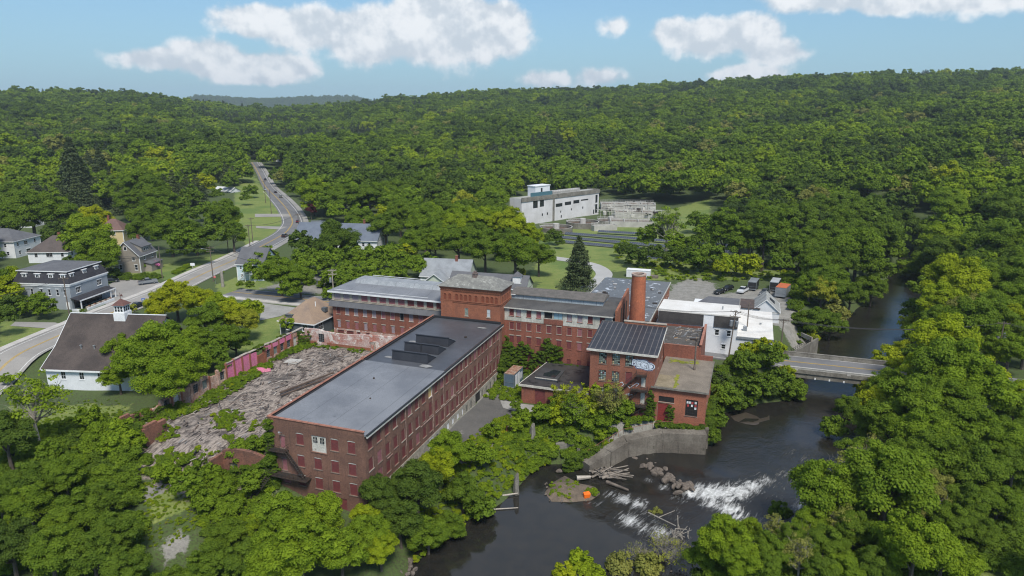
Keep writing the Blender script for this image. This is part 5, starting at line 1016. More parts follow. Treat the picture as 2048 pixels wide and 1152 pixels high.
house('white_ranch_house', 'small white ranch house on the lawn left of the curving street', 'house', -206.5, 479, 0, rad(-28), 17, 8, 3.0, 5.2, sid_w, M('roof_white', (.62, .63, .64), (.5, .52, .54)), 'gable', 0, [('f', 12.5 + 1.5 * i, 1, .9, 1.3) for i in range(3)] + [('r', 3, 1, 1, 1.2)])
house('white_house', 'distant white house low on the wooded hillside at left', 'house', -400, 765, hz(-400, 765) + 5, rad(-10), 17, 9, 5, 8, sid_w, shingle_b, 'gable', 0, [('f', 3 + 3.5 * i, 2.4, 1.2, 1.4) for i in range(4)])
house('white_house', 'white house end peeking out at the far bend of the street', 'house', -225, 668, hz(-225, 668), rad(-20), 9, 9, 6, 9, sid_w, shingle, 'gable', 1, [('f', 2.5, 3.5, 1.1, 1.4), ('f', 6.5, 3.5, 1.1, 1.4)])
house('white_house', 'white house at the left edge above the large hip roofed house', 'house', -262, 345, 0, rad(0), 20, 9, 6, 9, sid_w, shingle, 'gable', 1, [('f', 16, 3.5, 1.1, 1.6), ('r', 3, 3.5, 1.1, 1.6), ('f', 18.2, 3.5, 1, 1.6)])
I_, Ir = house('slate_grey_house', 'small slate grey house with a tan hipped roof against the cross mill end', 'house', *W(-58.4, 56.4)[:2], 0, -YAW, 10.0, 12.5, 4.0, 8.2, sid_dk, shingle_t, 'hip', 1,
      [('f', 2.2, 1.5, 1.1, 1.6), ('f', 7.4, 1.6, 1.8, 1.7), ('r', 3.0, 1.4, 1.8, 2.0), ('r', 9, 1.4, .9, 2.0), ('l', 6, 1.2, 1.2, 1.5)])
s = MB(); s.box(1.6, .4, 4.0, 3.4, 3.4, 5.2, 0); s.box(1.5, .3, 5.21, 3.5, 3.5, 5.35, 1); s.box(8.3, 6, 5.2, 9.4, 7.2, 6.2, 0); s.cone(7.0, 5.5, 6, 7.8, .12, .12, 8, 2); s.obj('roof_dormer', [sid_dk, shingle, white], Ir)
# grey gabled house group behind the mill
house('grey_gabled_house', 'grey roofed house with a brick chimney peeking over the tower', 'house', -30, 221, -1, rad(-10), 16, 11, 3.6, 8.2, sid_gr, M('roof_grey_pale', (.27, .29, .31), (.21, .225, .24), .4, 8, .3), 'gable', 0, [('f', 3, 1, 1, 1.4)], chim=(11, 5, 7, 9.4), hip=0)
house('grey_gabled_house', 'small pale green gable of a house left of the tower roof', 'house', -28.5, 214.5, -1, rad(-10), 7.6, 7, 2.8, 5.6, sid_gr, M('roof_grey_pale', (1, 1, 1)), 'gable', 1, [('f', 3.8, .6, 1, 1.3)])
K, Kr = house('long_grey_house', 'long grey roofed house with a white boxy cupola behind the mill tower', 'house', -20, 212.5, -1.2, rad(-16), 25, 8.5, 3.0, 6.2, sid_gr, shingle, 'gable', 0, [('r', 4, 1, 1, 1.3)])
s = MB(); s.box(20.6, 1.4, 2.6, 23.0, 3.8, 6.4, 0); s.add(((20.3, 1.1, 6.4), (23.3, 1.1, 6.4), (23.3, 4.1, 6.4), (20.3, 4.1, 6.4), (21.8, 2.6, 7.9)), ((0, 1, 4), (1, 2, 4), (2, 3, 4), (3, 0, 4), (3, 2, 1, 0)), 1)
s.hexa(((22.2, .2, -1), (26.6, .2, -1), (26.6, 4.6, -1), (22.2, 4.6, -1), (23.02, 1.5, 4.4), (23.3, 1.5, 4.4), (23.3, 3.7, 4.4), (23.02, 3.7, 4.4)), 2); s.obj('cupola', [white, shingle, sid_gr], Kr)
# barn with cupola
yb = rad(-5); bx, by = -98.6, 137.2
bn = thing('barn', 'white barn with a vast flared brown shingle roof and a windowed cupola', 'barn', (bx, by, -1), yb)
Wb, Db = 21.0, 20.0; pr_ = [(0, 3.2), (4.6, 6.2), (10.6, 11.9), (14.5, 8.6), (Db, 3.2)]
s = MB(); bw_ = [(3.8, .6, 1.1, 1.7), (7.9, .6, 1.1, 1.7), (12.0, .6, 1.1, 1.7), (16.2, .6, 1.1, 1.7)]
s.wall(0, 0, 1, 0, Wb, -2.5, 3.2, [(u - a / 2, u + a / 2, z, z + h) for u, z, a, h in bw_], .12); s.wall(Wb, 0, 0, 1, Db, -2.5, 3.2, []); s.wall(0, Db, 0, -1, Db, -2.5, 3.2, [])
s.add([(0, y, z - .15) for y, z in pr_], [(0, 1, 2, 3, 4)]); s.add([(Wb, y, z - .15) for y, z in pr_], [(4, 3, 2, 1, 0)]); s.obj('wall', sid_w, bn)
s = MB(); pp = [(-.6, 2.75)] + pr_[1:-1] + [(Db + .6, 2.75)]
for x0, x1 in ((-.7, Wb + .7),):
    for (y0, z0), (y1, z1) in zip(pp, pp[1:]): s.hexa(((x0, y0, z0 - .1), (x1, y0, z0 - .1), (x1, y1, z1 - .1), (x0, y1, z1 - .1), (x0, y0, z0 + .12), (x1, y0, z0 + .12), (x1, y1, z1 + .12), (x0, y1, z1 + .12)))
bro = s.obj('roof', M('roof_barn', (.088, .070, .062), (.052, .042, .039), .22, 9, .6, .95, .5, c3=(.17, .14, .12), thr=.66), bn)
s = MB(); s.box(-.75, -.72, 2.55, Wb + .75, -.61, 2.9); s.box(-.6, 10.4, 12.02, Wb + .6, 10.8, 12.1)
for (y0, z0), (y1, z1) in zip(pp, pp[1:]): s.hexa(((-.82, y0, z0 - .14), (-.72, y0, z0 - .14), (-.72, y1, z1 - .14), (-.82, y1, z1 - .14), (-.82, y0, z0 + .16), (-.72, y0, z0 + .16), (-.72, y1, z1 + .16), (-.82, y1, z1 + .16)))
s.obj('eaves_trim', white, bro)
for u, z, a, h in bw_: put('window', glass_win(a, h, glass_m, white, 2, 2, white, .04, False, True), bn, (u, 0, z))
s = MB(); c0, c1, cy0, cy1 = 10.4, 12.6, 9.5, 11.7
s.box(c0 - .2, cy0 - .2, 9.5, c1 + .2, cy1 + .2, 12.6, 0); s.box(c0, cy0, 12.6, c1, cy1, 14.3, 0)
for f in range(2):
    for i in range(3):
        u = .2 + .66 * i
        if f == 0: s.box(c0 + u, cy0 - .02, 12.9, c0 + u + .44, cy0 - .004, 14.0, 1); s.box(c0 + u - .03, cy0 - .03, 13.45, c0 + u + .47, cy0 - .021, 13.52, 0)
        else: s.box(c1 + .004, cy0 + u, 12.9, c1 + .02, cy0 + u + .44, 14.0, 1); s.box(c1 + .021, cy0 + u - .03, 13.45, c1 + .03, cy0 + u + .47, 13.52, 0)
s.box(c0 - .12, cy0 - .12, 12.603, c1 + .12, cy1 + .12, 12.75, 0); cu_ = s.obj('cupola', [white, glass_m], bro)
s = MB(); e = .35; mx_, my_ = (c0 + c1) / 2, (cy0 + cy1) / 2
s.add([(c0 - e, cy0 - e, 14.3), (c1 + e, cy0 - e, 14.3), (c1 + e, cy1 + e, 14.3), (c0 - e, cy1 + e, 14.3)] + [(mx_ + a * .7, my_ + b * .7, 15.0) for a, b in ((-1, -1), (1, -1), (1, 1), (-1, 1))] + [(mx_, my_, 15.6)], ((0, 1, 5, 4), (1, 2, 6, 5), (2, 3, 7, 6), (3, 0, 4, 7), (4, 5, 8), (5, 6, 8), (6, 7, 8), (7, 4, 8), (3, 2, 1, 0)))
s.tube((mx_, my_, 15.5), (mx_, my_, 16.9), .05, n=5); s.tube((mx_ - .4, my_, 16.2), (mx_ + .6, my_, 16.2), .05, .1); s.cone(mx_ + .3, my_, 16.3, 16.7, .22, .05, 6); s.obj('cupola_roof', M('roof_copper_brown', (.15, .07, .058), (.11, .055, .048), 1, 6, .4), cu_)
s = MB()
for u in (5.5, 8.5): s.tube((u, 4.2, 5.7), (u, 4.2, 6.7), .12, n=8); s.box(u - .2, 4.0, 6.7, u + .2, 4.4, 6.85)
s.obj('vent', metal_g, bro)

# white commercial block, workshop shed and cottage by the bridge
wb = mill('white_commercial_block', 'white two part building with a flat white roof and a black shingled false front', 'commercial building', 31, 86, -3.1)
ww = [(45.75, 1.0, 1.9, 1.5), (48.5, 1.0, 1.9, 1.5), (51.9, 1.2, -1.6, 1.0), (47.5, 1.0, -1.4, 1.2), (55.5, 2.2, -2.0, 1.3)]
s = MB(); s.wall(31.5, 86, 1, 0, 27.0, -3.9, 1.85, [(u - a / 2 - 31.5, u + a / 2 - 31.5, z, z + h) for u, a, z, h in ww if z < 1.5], .12)
s.wall(31.5, 86, 1, 0, 18.9, 1.85, 4.0, [(u - a / 2 - 31.5, u + a / 2 - 31.5, z, z + h) for u, a, z, h in ww if z > 1.5], .12); s.wall(50.4, 86, 0, 1, 12, 1.85, 6.9, []); s.wall(58.5, 86, 0, 1, 25, -3.9, 1.85, []); s.wall(31.5, 98, 0, -1, 12, -3, 6.9, [])
s.quad((31.5, 86.0, 4.0), (50.4, 86.0, 4.0), (50.4, 86.4, 7.0), (31.5, 86.4, 7.0)); s.obj('wall', sid_w, wb)
s = MB()
for b0, b1 in ((31.6, 42.4), (44.9, 50.35)): s.hexa(((b0, 85.75, 4.02), (b1, 85.75, 4.02), (b1, 86.3, 4.02), (b0, 86.3, 4.02), (b0, 86.2, 6.75), (b1, 86.2, 6.75), (b1, 86.6, 6.75), (b0, 86.6, 6.75)))
s.obj('false_front', M('shingle_black', (.04, .037, .038), (.058, .054, .052), .6, 6, .5, .9, .3), wb)
s = MB(); s.hexa(((31.3, 86.2, 6.76), (50.6, 86.2, 6.76), (50.6, 98, 6.4), (31.3, 98, 6.4), (31.3, 86.2, 7.05), (50.6, 86.2, 7.05), (50.6, 98, 6.7), (31.3, 98, 6.7))); s.box(50.42, 85.8, 1.86, 58.7, 111, 2.12)
q = s.obj('roof', M('roof_white_membrane', (.72, .71, .68), (.62, .60, .56), .2, 7, .3, .7, c3=(.40, .37, .33), thr=.7), wb); s = MB(); s.box(50.45, 85.65, 1.7, 58.8, 85.79, 2.25); s.cone(46.5, 92, 6.7, 7.7, .15, .15, 8); s.box(55.5, 98, 2.12, 56.0, 98.4, 2.5); s.box(51.6, 91, 2.12, 52.6, 92.2, 3.0); s.obj('roof_vent', metal_g, q)
s = MB(); s.hexa(((38.5, 98.2, 5.0), (50.2, 98.2, 5.0), (50.2, 108, 5.0), (42, 108, 5.0), (38.5, 98.2, 5.6), (50.2, 98.2, 5.6), (50.2, 108, 5.9), (42, 108, 5.9))); s.obj('rear_roof', shingle, wb); s = MB(); s.box(38.6, 98.25, -3, 50.1, 107.8, 4.98); s.obj('rear_block', sid_w, wb)
for u, a, z, h in ww: put('window', glass_win(a, h, glass_m, white, 1, 2, white, .04, False, True), wb, (u, 86, z))
t = mill('flat_shed', 'low white shed with a rusty black flat roof beside the cottage', 'shed', 50.5, 117.5, -2.4); s = MB(); s.box(50.6, 117.6, -3, 55.5, 127, .9); s.obj('wall', sid_w, t); s = MB(); s.box(50.3, 117.3, .903, 55.8, 127.2, 1.15); s.obj('roof', M('roof_rusty_black', (.06, .048, .045), (.10, .07, .06), .6, 6, .5, .9), t)
C_, Cr = house('white_cottage', 'white gabled cottage with a mouldy grey roof at the end of the gravel lot', 'cottage', *W(53.6, 117.8)[:2], -2.5, -YAW, 7.2, 10.5, 3.0, 6.2, sid_w, M('roof_cottage', (.38, .39, .38), (.26, .265, .25), .5, 6, .5, .9, .25, c3=(.07, .07, .07), thr=.60), 'gable', 1, [], ov=.3)
s = MB(); s.hexa(((4.6, 3.5, 5.45), (6.0, 3.5, 4.35), (6.0, 6.2, 4.35), (4.6, 6.2, 5.45), (4.6, 3.5, 5.6), (6.0, 3.5, 4.45), (6.0, 6.2, 4.45), (4.6, 6.2, 5.6))); s.obj('roof_patch', flat('bitumen', (.02, .021, .024)), Cr)
t = mill('site_container', 'white container cabin on the grass behind the long workshop', 'container', 11, 157, -2); s = MB(); s.box(11.1, 157.1, -2.2, 19.3, 160, .6); s.box(12.2, 157.05, -1.9, 12.3, 157.09, .5); s.obj('cabin', sid_w, t); s = MB(); s.box(11.05, 157.02, .603, 19.35, 160.05, .72); s.obj('roof', white, t); s = MB(); s.box(19.5, 158, -2, 22, 160, -1.2); s.obj('steps', wood, t)

# concrete bridge
br = mill('road_bridge', 'old concrete road bridge with solid parapets over the dark river', 'bridge', 60, 86.8, -3.2)
s = MB(); s.box(60, 82.0, -5.1, 96, 91.6, -3.32); s.box(60, 81.7, -3.9, 96, 82.0, -2.95); s.obj('deck', conc, br)
for nm_, y0 in (('parapet', 91.1), ('parapet', 81.75)):
    s = MB(); z1 = -1.9 if y0 > 90 else -2.45
    s.box(60, y0, -3.315, 96, y0 + .35, z1 - .18)
    for x in (60, 63.6, 74.6, 85.5, 95.4): s.box(x, y0 - .08, -3.315, x + .8, y0 + .43, z1)
    s.box(59.9, y0 - .05, z1 - .178, 96.1, y0 + .40, z1 - .02); s.obj(nm_, conc if y0 > 90 else conc_l, br)
for x in (62.2, 92): s = MB(); s.box(x, 82.4, -11.5, x + 1.6, 91.2, -5.103); s.obj('abutment', conc, br)
s = MB()
for x in (68, 71, 74): s.box(x, 81.5, -5.0, x + .3, 81.69, -4.6)
s.obj('utility_box', white, br)
t = mill('quay_wall', 'concrete quay wall with iron railing along the upstream bank', 'wall', 63, 92, -4); s = MB(); s.hexa(((62.5, 92, -10), (63.1, 92, -10), (70.6, 108, -10), (70, 108, -10), (62.5, 92, -3.0), (63.1, 92, -3.0), (70.6, 108, -3.0), (70, 108, -3.0))); s.obj('masonry', conc, t)
s = MB()
for i in range(16): x, y = 62.8 + 7.5 * i / 15, 92 + 16 * i / 15; s.tube((x, y, -3), (x, y, -1.9), .04)
for z in (-1.9, -2.4): s.tube((62.8, 92, z), (70.3, 108, z), .04)
s.obj('railing', metal_d, t)
t = mill('timber_barrier', 'bleached timber barrier leaning by the river path', 'barrier', 66, 106, -2.8); s = MB(); s.hexa(((66.2, 108, -2.9), (66.5, 108, -2.9), (68.8, 104, -2.9), (68.5, 104, -2.9), (66.2, 108, -1.9), (66.5, 108, -1.9), (68.8, 104, -1.7), (68.5, 104, -1.7))); s.obj('board', wood_l, t)

# river retaining wall: polyline of (b, a, top)
rt = mill('retaining_wall', 'high stained concrete retaining wall bending along the river below the mill', 'retaining wall', 38, 44, -9)
L = [(46.3, 45.7, -4.55), (38.4, 43.9, -4.6), (31.6, 40.2, -5.6), (28.6, 36.1, -6.6), (25.5, 32.4, -8.0)]
s = MB()
for (b0, a0, t0), (b1, a1, t1) in zip(L, L[1:]):
    dx, dy = b1 - b0, a1 - a0; l = math.hypot(dx, dy); nx, ny = -dy / l * .8, dx / l * .8
    s.hexa(((b0, a0, -12), (b1, a1, -12), (b1 + 3 * nx, a1 + 3 * ny, -12), (b0 + 3 * nx, a0 + 3 * ny, -12), (b0, a0, t0), (b1, a1, t1), (b1 + 3 * nx, a1 + 3 * ny, t1), (b0 + 3 * nx, a0 + 3 * ny, t0)), 0)
    s.hexa(((b0 - nx * .5, a0 - ny * .5, -12), (b1 - nx * .5, a1 - ny * .5, -12), (b1 - nx * .01, a1 - ny * .01, -12), (b0 - nx * .01, a0 - ny * .01, -12), (b0 - nx * .5, a0 - ny * .5, -8.9 - .0), (b1 - nx * .5, a1 - ny * .5, -8.9), (b1 - nx * .01, a1 - ny * .01, -8.7), (b0 - nx * .01, a0 - ny * .01, -8.7)), 1)
s.box(46.32, 45.9, -12, 47.0, 60, -4.6, 0); s.obj('masonry', [M('concrete_river', (.20, .18, .15), (.115, .10, .082), .25, 4, .5, .9, .6, bump=.3, c3=(.07, .065, .05), thr=.60), conc], rt)
s = MB()
for (b0, a0, t0), (b1, a1, t1) in zip(L, L[1:]):
    for k in range(5): f = k / 4; s.tube((b0 + (b1 - b0) * f, a0 + (a1 - a0) * f + .5, t0 + (t1 - t0) * f), (b0 + (b1 - b0) * f, a0 + (a1 - a0) * f + .5, t0 + (t1 - t0) * f + 1.1), .035)
    s.tube((b0, a0 + .5, t0 + 1.1), (b1, a1 + .5, t1 + 1.1), .035)
s.obj('railing', rust, rt)
def pierobj(name, label, px, py, z, r, h):
    x, y, _ = P(px, py, z); t = thing(name, label, 'pier', (x, y, z)); s = MB(); rr2 = random.Random(int(px)); n = 10
    vs = [];
    for k in range(4):
        zz = h * k / 3; vs += [(r * (1.3 if i % 2 else 1) * (1 - .08 * k) * math.cos(2 * math.pi * i / n) * .7 + rr2.uniform(-.08, .08), r * (1 - .06 * k) * math.sin(2 * math.pi * i / n) + rr2.uniform(-.08, .08), zz + (.5 * math.sin(i) if k == 3 else -.8 if k == 0 else 0)) for i in range(n)]
    fs = [(k * n + i, k * n + (i + 1) % n, (k + 1) * n + (i + 1) % n, (k + 1) * n + i) for k in range(3) for i in range(n)] + [tuple(range(3 * n, 4 * n))]
    s.add(vs, fs); s.obj('stone', conc, t)
pierobj('ruined_pier', 'pale broken concrete pier standing in the grass of the river bank', 1065, 887, -7.2, .8, 3.6)
pierobj('ruined_pier', 'thin weathered concrete pier at the edge of the lower river', 1033, 984, -9.4, .65, 3.0)
t = thing('ruined_sluice_wall', 'broken low sluice wall under the bushes by the river bend', 'wall', P(1128, 900, -8.2)); s = MB(); s.box(-1.6, -.4, -1.5, 2.2, .4, 1.5); s.box(2.3, -1.8, -1.5, 2.9, 1.5, 1.2); s.box(-7.5, 3.2, -1.5, -1.7, 3.8, 2.6); s.box(-1.6, .5, -1.5, -1.1, 3.7, 2.2); s.obj('masonry', conc, t)

# ------------------------------------------------------------------ water treatment plant
PY = rad(44.3); px0, py0 = 16.5, 373.5
tp = thing('treatment_plant_building', 'long white concrete treatment plant building with black ribbon windows and rooftop cabin', 'plant building', (px0 - 16 * math.cos(PY), py0 - 16 * math.sin(PY), -3.6), PY)
PW = [(10.5, 3.6, 8.6, 5.0), (15.6, 3.2, 8.9, 4.8), (29.5, 5.6, 7.6, 1.9), (37, 5.4, 7.9, 1.9), (44.2, 5.2, 8.2, 1.9), (51.5, 6.5, 9.2, .8), (62.3, 2.0, 7.0, 4.6), (62.3, 2.0, 1.0, 5.2), (16, .9, 3.8, 1.4), (20, .9, 4, 1.4), (31, .8, 4.1, 1.2), (40, .8, 4.6, 1.2), (31.5, .9, 1.2, 1.6), (50, .9, 4.6, 1.3), (60, 1, .6, 2.6)]
s = MB(); s.wall(0, 0, 1, 0, 64.5, -3, 14.2, [(u - a / 2, u + a / 2, z, z + h) for u, a, z, h in PW], .25, 0); s.wall(64.5, 0, 0, 1, 9, -3, 14.2, []); s.wall(64.5, 9, -1, 0, 64.5, -3, 14.2, []); s.wall(0, 9, 0, -1, 9, -3, 14.2, []); s.box(24.2, -.3, -2, 25.6, -.01, 12.5, 1)
s.obj('wall', [M('concrete_white', (.66, .65, .66), (.55, .54, .54), .15, 5, .3, .9, .12), conc], tp)
s = MB(); s.box(-.3, -.35, 12.6, 64.8, -.02, 14.9); s.box(64.51, -.3, 12.6, 64.8, 9, 14.9); s.obj('parapet', conc, tp)
s = MB(); s.box(.1, .1, 14.0, 64.4, 8.9, 14.25); q = s.obj('roof', M('roof_plant', (.30, .31, .28), (.38, .37, .33), .2, 6, .4), tp)
s = MB(); s.box(13.5, 3, 14.26, 25, 8.8, 19.6, 0); s.box(13.2, 2.7, 19.6, 25.3, 9, 20.0, 0); s.box(17.8, 2.9, 15.2, 19, 2.98, 18.6, 1); s.box(9, 2.0, 14.26, 26, 2.3, 16.6, 2); s.obj('rooftop_cabin', [sid_w, dark_in, flat('teal_panel', (.06, .14, .17), .6)], q)
s = MB()
for i in range(12): s.tube((28 + 2 * i, 3, 14.3), (28 + 2 * i, 3, 16.6), .09)
s.tube((28, 3, 16.6), (50, 3, 16.6), .09); s.tube((28, 3, 15.6), (50, 3, 15.6), .07); s.box(29, 4, 14.26, 52, 8.5, 15.8); s.obj('roof_railing', conc_l, q)
for i, (u, a, z, h) in enumerate(PW): put('window', glass_win(a, h, glass_m, metal_d, max(1, int(a / 1.2)), 1 if h < 3 else 3), tp, (u, 0, z))
def tank(px, py, z, r, h, label):
    x, y, _ = P(px, py, z); t = thing('clarifier_tank', label, 'tank', (x, y, z), group='round settling tanks of the treatment plant'); s = MB(); n = 36
    s.cone(0, 0, -1, h, r, r, n, 0, False); s.cone(0, 0, h, -.5, r - .5, r - .5, n, 0, False)
    s.add([(q * math.cos(2 * math.pi * i / n), q * math.sin(2 * math.pi * i / n), h) for q in (r, r - .5) for i in range(n)], [(i, (i + 1) % n, (i + 1) % n + n, i + n) for i in range(n)], 1); s.obj('tank_wall', [conc, conc_l], t)
    s = MB(); s.cone(0, 0, h * .5, h * .55, r - .52, r - .52, n, 0); s.obj('water', M('tank_water', (.10, .06, .04), (.14, .10, .07), .6, 4, .4, .4), t)
    s = MB(); s.box(-r, -.6, h + .2, r * .2, .6, h + .45); s.cone(0, 0, h * .55, h + 1.5, 1.7, 1.6, 12); s.tube((-r, -.6, h + 1.4), (0, -.6, h + 1.4), .07); s.tube((-r, .6, h + 1.4), (0, .6, h + 1.4), .07)
    for i in range(8): s.tube((-r + r * i / 8, -.6, h + .3), (-r + r * i / 8, -.6, h + 1.4), .05)
    s.obj('scraper_bridge', conc_l, t)
tank(1112, 466, -3.4, 8.2, 3.3, 'round concrete settling tank at the near end of the plant building, left of the other'); tank(1165, 455, -3.4, 8.6, 3.3, 'round concrete settling tank with a pale walkway, in the middle of the plant yard'); tank(1222, 447, -3.4, 7.5, 2.2, 'lower dark round tank at the right end of the plant building')
def basin(px, py, z, yaw, w, d, h, label, rail=True):
    x, y, _ = P(px, py, z); t = thing('concrete_basin', label, 'basin', (x, y, z), yaw, 'open concrete basins of the treatment plant'); s = MB(); s.box(-w / 2, -d / 2, -1, w / 2, -d / 2 + .5, h); s.box(-w / 2, d / 2 - .5, -1, w / 2, d / 2, h); s.box(-w / 2, -d / 2 + .5, -1, -w / 2 + .5, d / 2 - .5, h); s.box(w / 2 - .5, -d / 2 + .5, -1, w / 2, d / 2 - .5, h)
    n = max(2, int(w / 7))
    for i in range(1, n): s.box(-w / 2 + w * i / n - .2, -d / 2 + .5, -1, -w / 2 + w * i / n + .2, d / 2 - .5, h - .1)
    s.obj('basin_wall', conc_l if h < 3.5 else conc, t); s = MB(); s.box(-w / 2 + .5, -d / 2 + .5, h - 1.2, w / 2 - .5, d / 2 - .5, h - .9); s.obj('water', MATS['tank_water'], t)
    if rail:
        s = MB()
        for k in range(int(w / 1.6) + 1):
            for yy in (-d / 2 + .2, d / 2 - .2): s.tube((-w / 2 + 1.6 * k, yy, h), (-w / 2 + 1.6 * k, yy, h + 1.2), .06, n=4)
        for yy in (-d / 2 + .2, d / 2 - .2):
            for z_ in (.6, 1.2): s.tube((-w / 2, yy, h + z_), (w / 2, yy, h + z_), .06, n=4)
        s.obj('railing', M('rail_pale', (.55, .55, .53), (.35, .35, .33), 1, 5), t)
basin(1208, 462, -3.4, rad(20), 13, 3.5, 3.2, 'narrow white concrete channel between the settling tanks and the solar rows'); basin(1262, 452, -3.2, rad(-6), 22, 12, 3.2, 'wide grey basin with many railings right of the round tanks')
basin(1270, 432, -3.2, rad(-6), 24, 12, 3.0, 'middle railed basin behind the wide grey basin'); basin(1255, 414, -3.2, rad(-4), 34, 12, 2.6, 'rearmost long pale basin near the far lawn')
rp2 = random.Random(4)
t = thing('pipe_work', 'tangle of pale pipes, posts and gantries among the treatment basins', 'pipework', P(1250, 430, -3)); s = MB()
for i in range(60): x, y = rp2.uniform(-16, 16), rp2.uniform(-28, 22); h = rp2.uniform(2.6, 6.4); s.tube((x, y, 0), (x, y, h), .11, n=4, mi=i % 3); l = rp2.uniform(2, 7) * rp2.choice((-1, 1)); s.tube((x, y, h), (x + l, y + rp2.uniform(-.6, .6), h), .12, n=4, mi=i % 3)
for i in range(26): x, y = rp2.uniform(-17, 16), rp2.uniform(-26, 22); s.box(x, y, 2.2, x + rp2.uniform(1, 3.5), y + rp2.uniform(.8, 2), rp2.uniform(2.6, 4.2), rp2.choice((0, 2, 0, 1)))
s.obj('pipe', [white_w, metal_d, M('rail_pale', (1, 1, 1))], t)
def solar(p0, p1, label):
    a, b = Vector(P(*p0, -3.2)), Vector(P(*p1, -3.2)); l = (b - a).length; yaw = math.atan2(b.y - a.y, b.x - a.x)
    t = thing('solar_panel_row', label, 'solar panels', tuple(a), yaw, 'ground mounted solar panel rows'); s = MB(); n = int(l / 4.2)
    s.hexa(((0, -1.1, 1.1), (l, -1.1, 1.1), (l, 1.1, 1.75), (0, 1.1, 1.75), (0, -1.1, 1.2), (l, -1.1, 1.2), (l, 1.1, 1.85), (0, 1.1, 1.85))); s.obj('panel', M('solar_glass', (.035, .042, .060), (.05, .06, .08), .5, 5, .2, .25, lines=((0, 1.05, .06, (.35, .37, .4), .7),)), t)
    s = MB()
    for i in range(n + 1): x = l * i / max(n, 1); s.tube((x, .3, -.5), (x, .3, 1.4), .09, n=5); s.tube((x, -1.0, 1.1), (x, 1.0, 1.7), .05, n=4)
    s.box(-.05, -1.16, 1.05, l, -1.11, 1.24); s.obj('rack', metal_g, t)
solar((1196, 468), (1300, 474), 'short rearmost solar row in front of the white channel'); solar((1130, 472), (1470, 498), 'second solar row from the settling tanks'); solar((1104, 478), (1480, 512), 'third solar row from the settling tanks'); solar((1117, 488), (1430, 518), 'nearest solar row, just behind the lone spruce')
solar((1280, 520), (1400, 530), 'short near solar row hidden behind the tall thin trees')

# ------------------------------------------------------------------ lattice mast on the skyline
mx, my = (140 - 1024) / 1423 * 1650, 1650; mzz = hz(mx, my); t = thing('radio_mast', 'thin lattice radio mast on the left skyline', 'mast', (mx, my, mzz)); s = MB(); Hm = 38
for sx, sy in ((-1, -1), (1, -1), (0, 1)): s.tube((sx * 1.6, sy * 1.6, 0), (sx * .6, sy * .6, Hm), .35, n=4)
for i in range(14): z = Hm * i / 14; s.tube((-1.3, -1.3, z), (1.3, -1.3, z + 2.7), .22, n=4)
for z in (Hm - 1, Hm - 6, Hm - 10): s.box(-2.6, -1.2, z, 2.6, 1.2, z + 1.6)
s.obj('lattice', M('mast_grey', (.20, .20, .21)), t)

# ------------------------------------------------------------------ utility poles and wires
tops = {}
def pole(key, px, py, z, h, label, tilt=0.0, arm=1, lamp=0, trafo=0, world=None, yaw=.3, m=None):
    x, y = world if world else P(px, py, z)[:2]; z = hz(x, y) if z is None else z
    t = thing('utility_pole', label, 'utility pole', (x, y, z), yaw, 'wooden utility poles'); t.rotation_euler = (0, rad(tilt), yaw)
    s = MB(); s.cone(0, 0, -1, h, .19, .12, 8); s.obj('pole', m or pole_m, t)
    if arm:
        s = MB()
        for k in range(arm): zz = h - .5 - 1.2 * k; s.box(-1.25, -.08, zz, 1.25, .08, zz + .14); [s.cone(u, 0, zz + .14, zz + .4, .06, .05, 6) for u in (-1.1, -.4, .4, 1.1)]
        s.tube((-.8, .1, h - .45), (0, .13, h - 1.3), .04); s.tube((.8, .1, h - .45), (0, .13, h - 1.3), .04); s.obj('crossarm', wood_l if m else pole_m, t)
    if lamp: s = MB(); s.tube((0, 0, h - 1.2), (2.4 * lamp, 0, h - .6), .05); s.box(2.0 * lamp - .1, -.15, h - .68, 2.9 * lamp + .1, .15, h - .5); s.obj('lamp', metal_g, t)
    if trafo:
        s = MB()
        for k in range(trafo): s.cone(-.65 if k == 0 else (.65 if k == 1 else 0), .35 if k == 2 else 0, h - 4.0, h - 2.7, .36, .36, 12); s.cone(-.65 if k == 0 else (.65 if k == 1 else 0), .35 if k == 2 else 0, h - 2.7, h - 2.55, .36, .15, 12)
        s.obj('transformer', metal_g, t)
    tops[key] = Vector((x + math.sin(rad(tilt)) * h * math.cos(yaw), y + math.sin(rad(tilt)) * h * math.sin(yaw), z + h - .3))
pole('a', 427, 563, 0, 11.8, 'dark pole at the junction with a lamp arm and double crossarm', 0, 2, -1, 0, yaw=.2)
pole('b', 325, 557, 0, 11.0, 'bare pale pole by the pink bush', 0, 0); pole('c', 139, 632, .0, 11.0, 'pole with a transformer at the corner of the mansard house', 0, 1, 0, 1)
pole('d', 600, 487, 0, 13, 'tall thin pole beside the car on the bend', 0, 1); pole('e', 500, 494, 0, 9.5, 'short pole with street lamp left of the bend', 0, 1, -1); pole('f', 532, 411, 0, 15, 'dark pole on the verge next to the row of cars', 0, 1)
pole('g', 457, 505, 0, 11, 'slim dark pole under the trees left of the street', 0, 1); pole('h', 543, 430, 0, 14, 'slender pole on the lawn by the straight road', 0, 0); pole('i', 668, 602, -.2, 9.8, 'pale weathered pole at the left end of the cross mill roof', 0, 2, 0, 1, m=wood_l)
pole('j', 506, 486, 0, 11, 'pole with cables among the lawns left of the bend', 0, 1)
wq = lambda b, a: W(b, a)[:2]
pole('k', 0, 0, -3.1, 12.5, 'dark leaning pole with three transformers in front of the white building', 4, 2, 0, 3, world=wq(48.9, 83.2), yaw=-.3); pole('l', 0, 0, -3.1, 9.0, 'short stout dark pole near the quay by the white building', 0, 1, world=wq(60.8, 92), yaw=-.3)
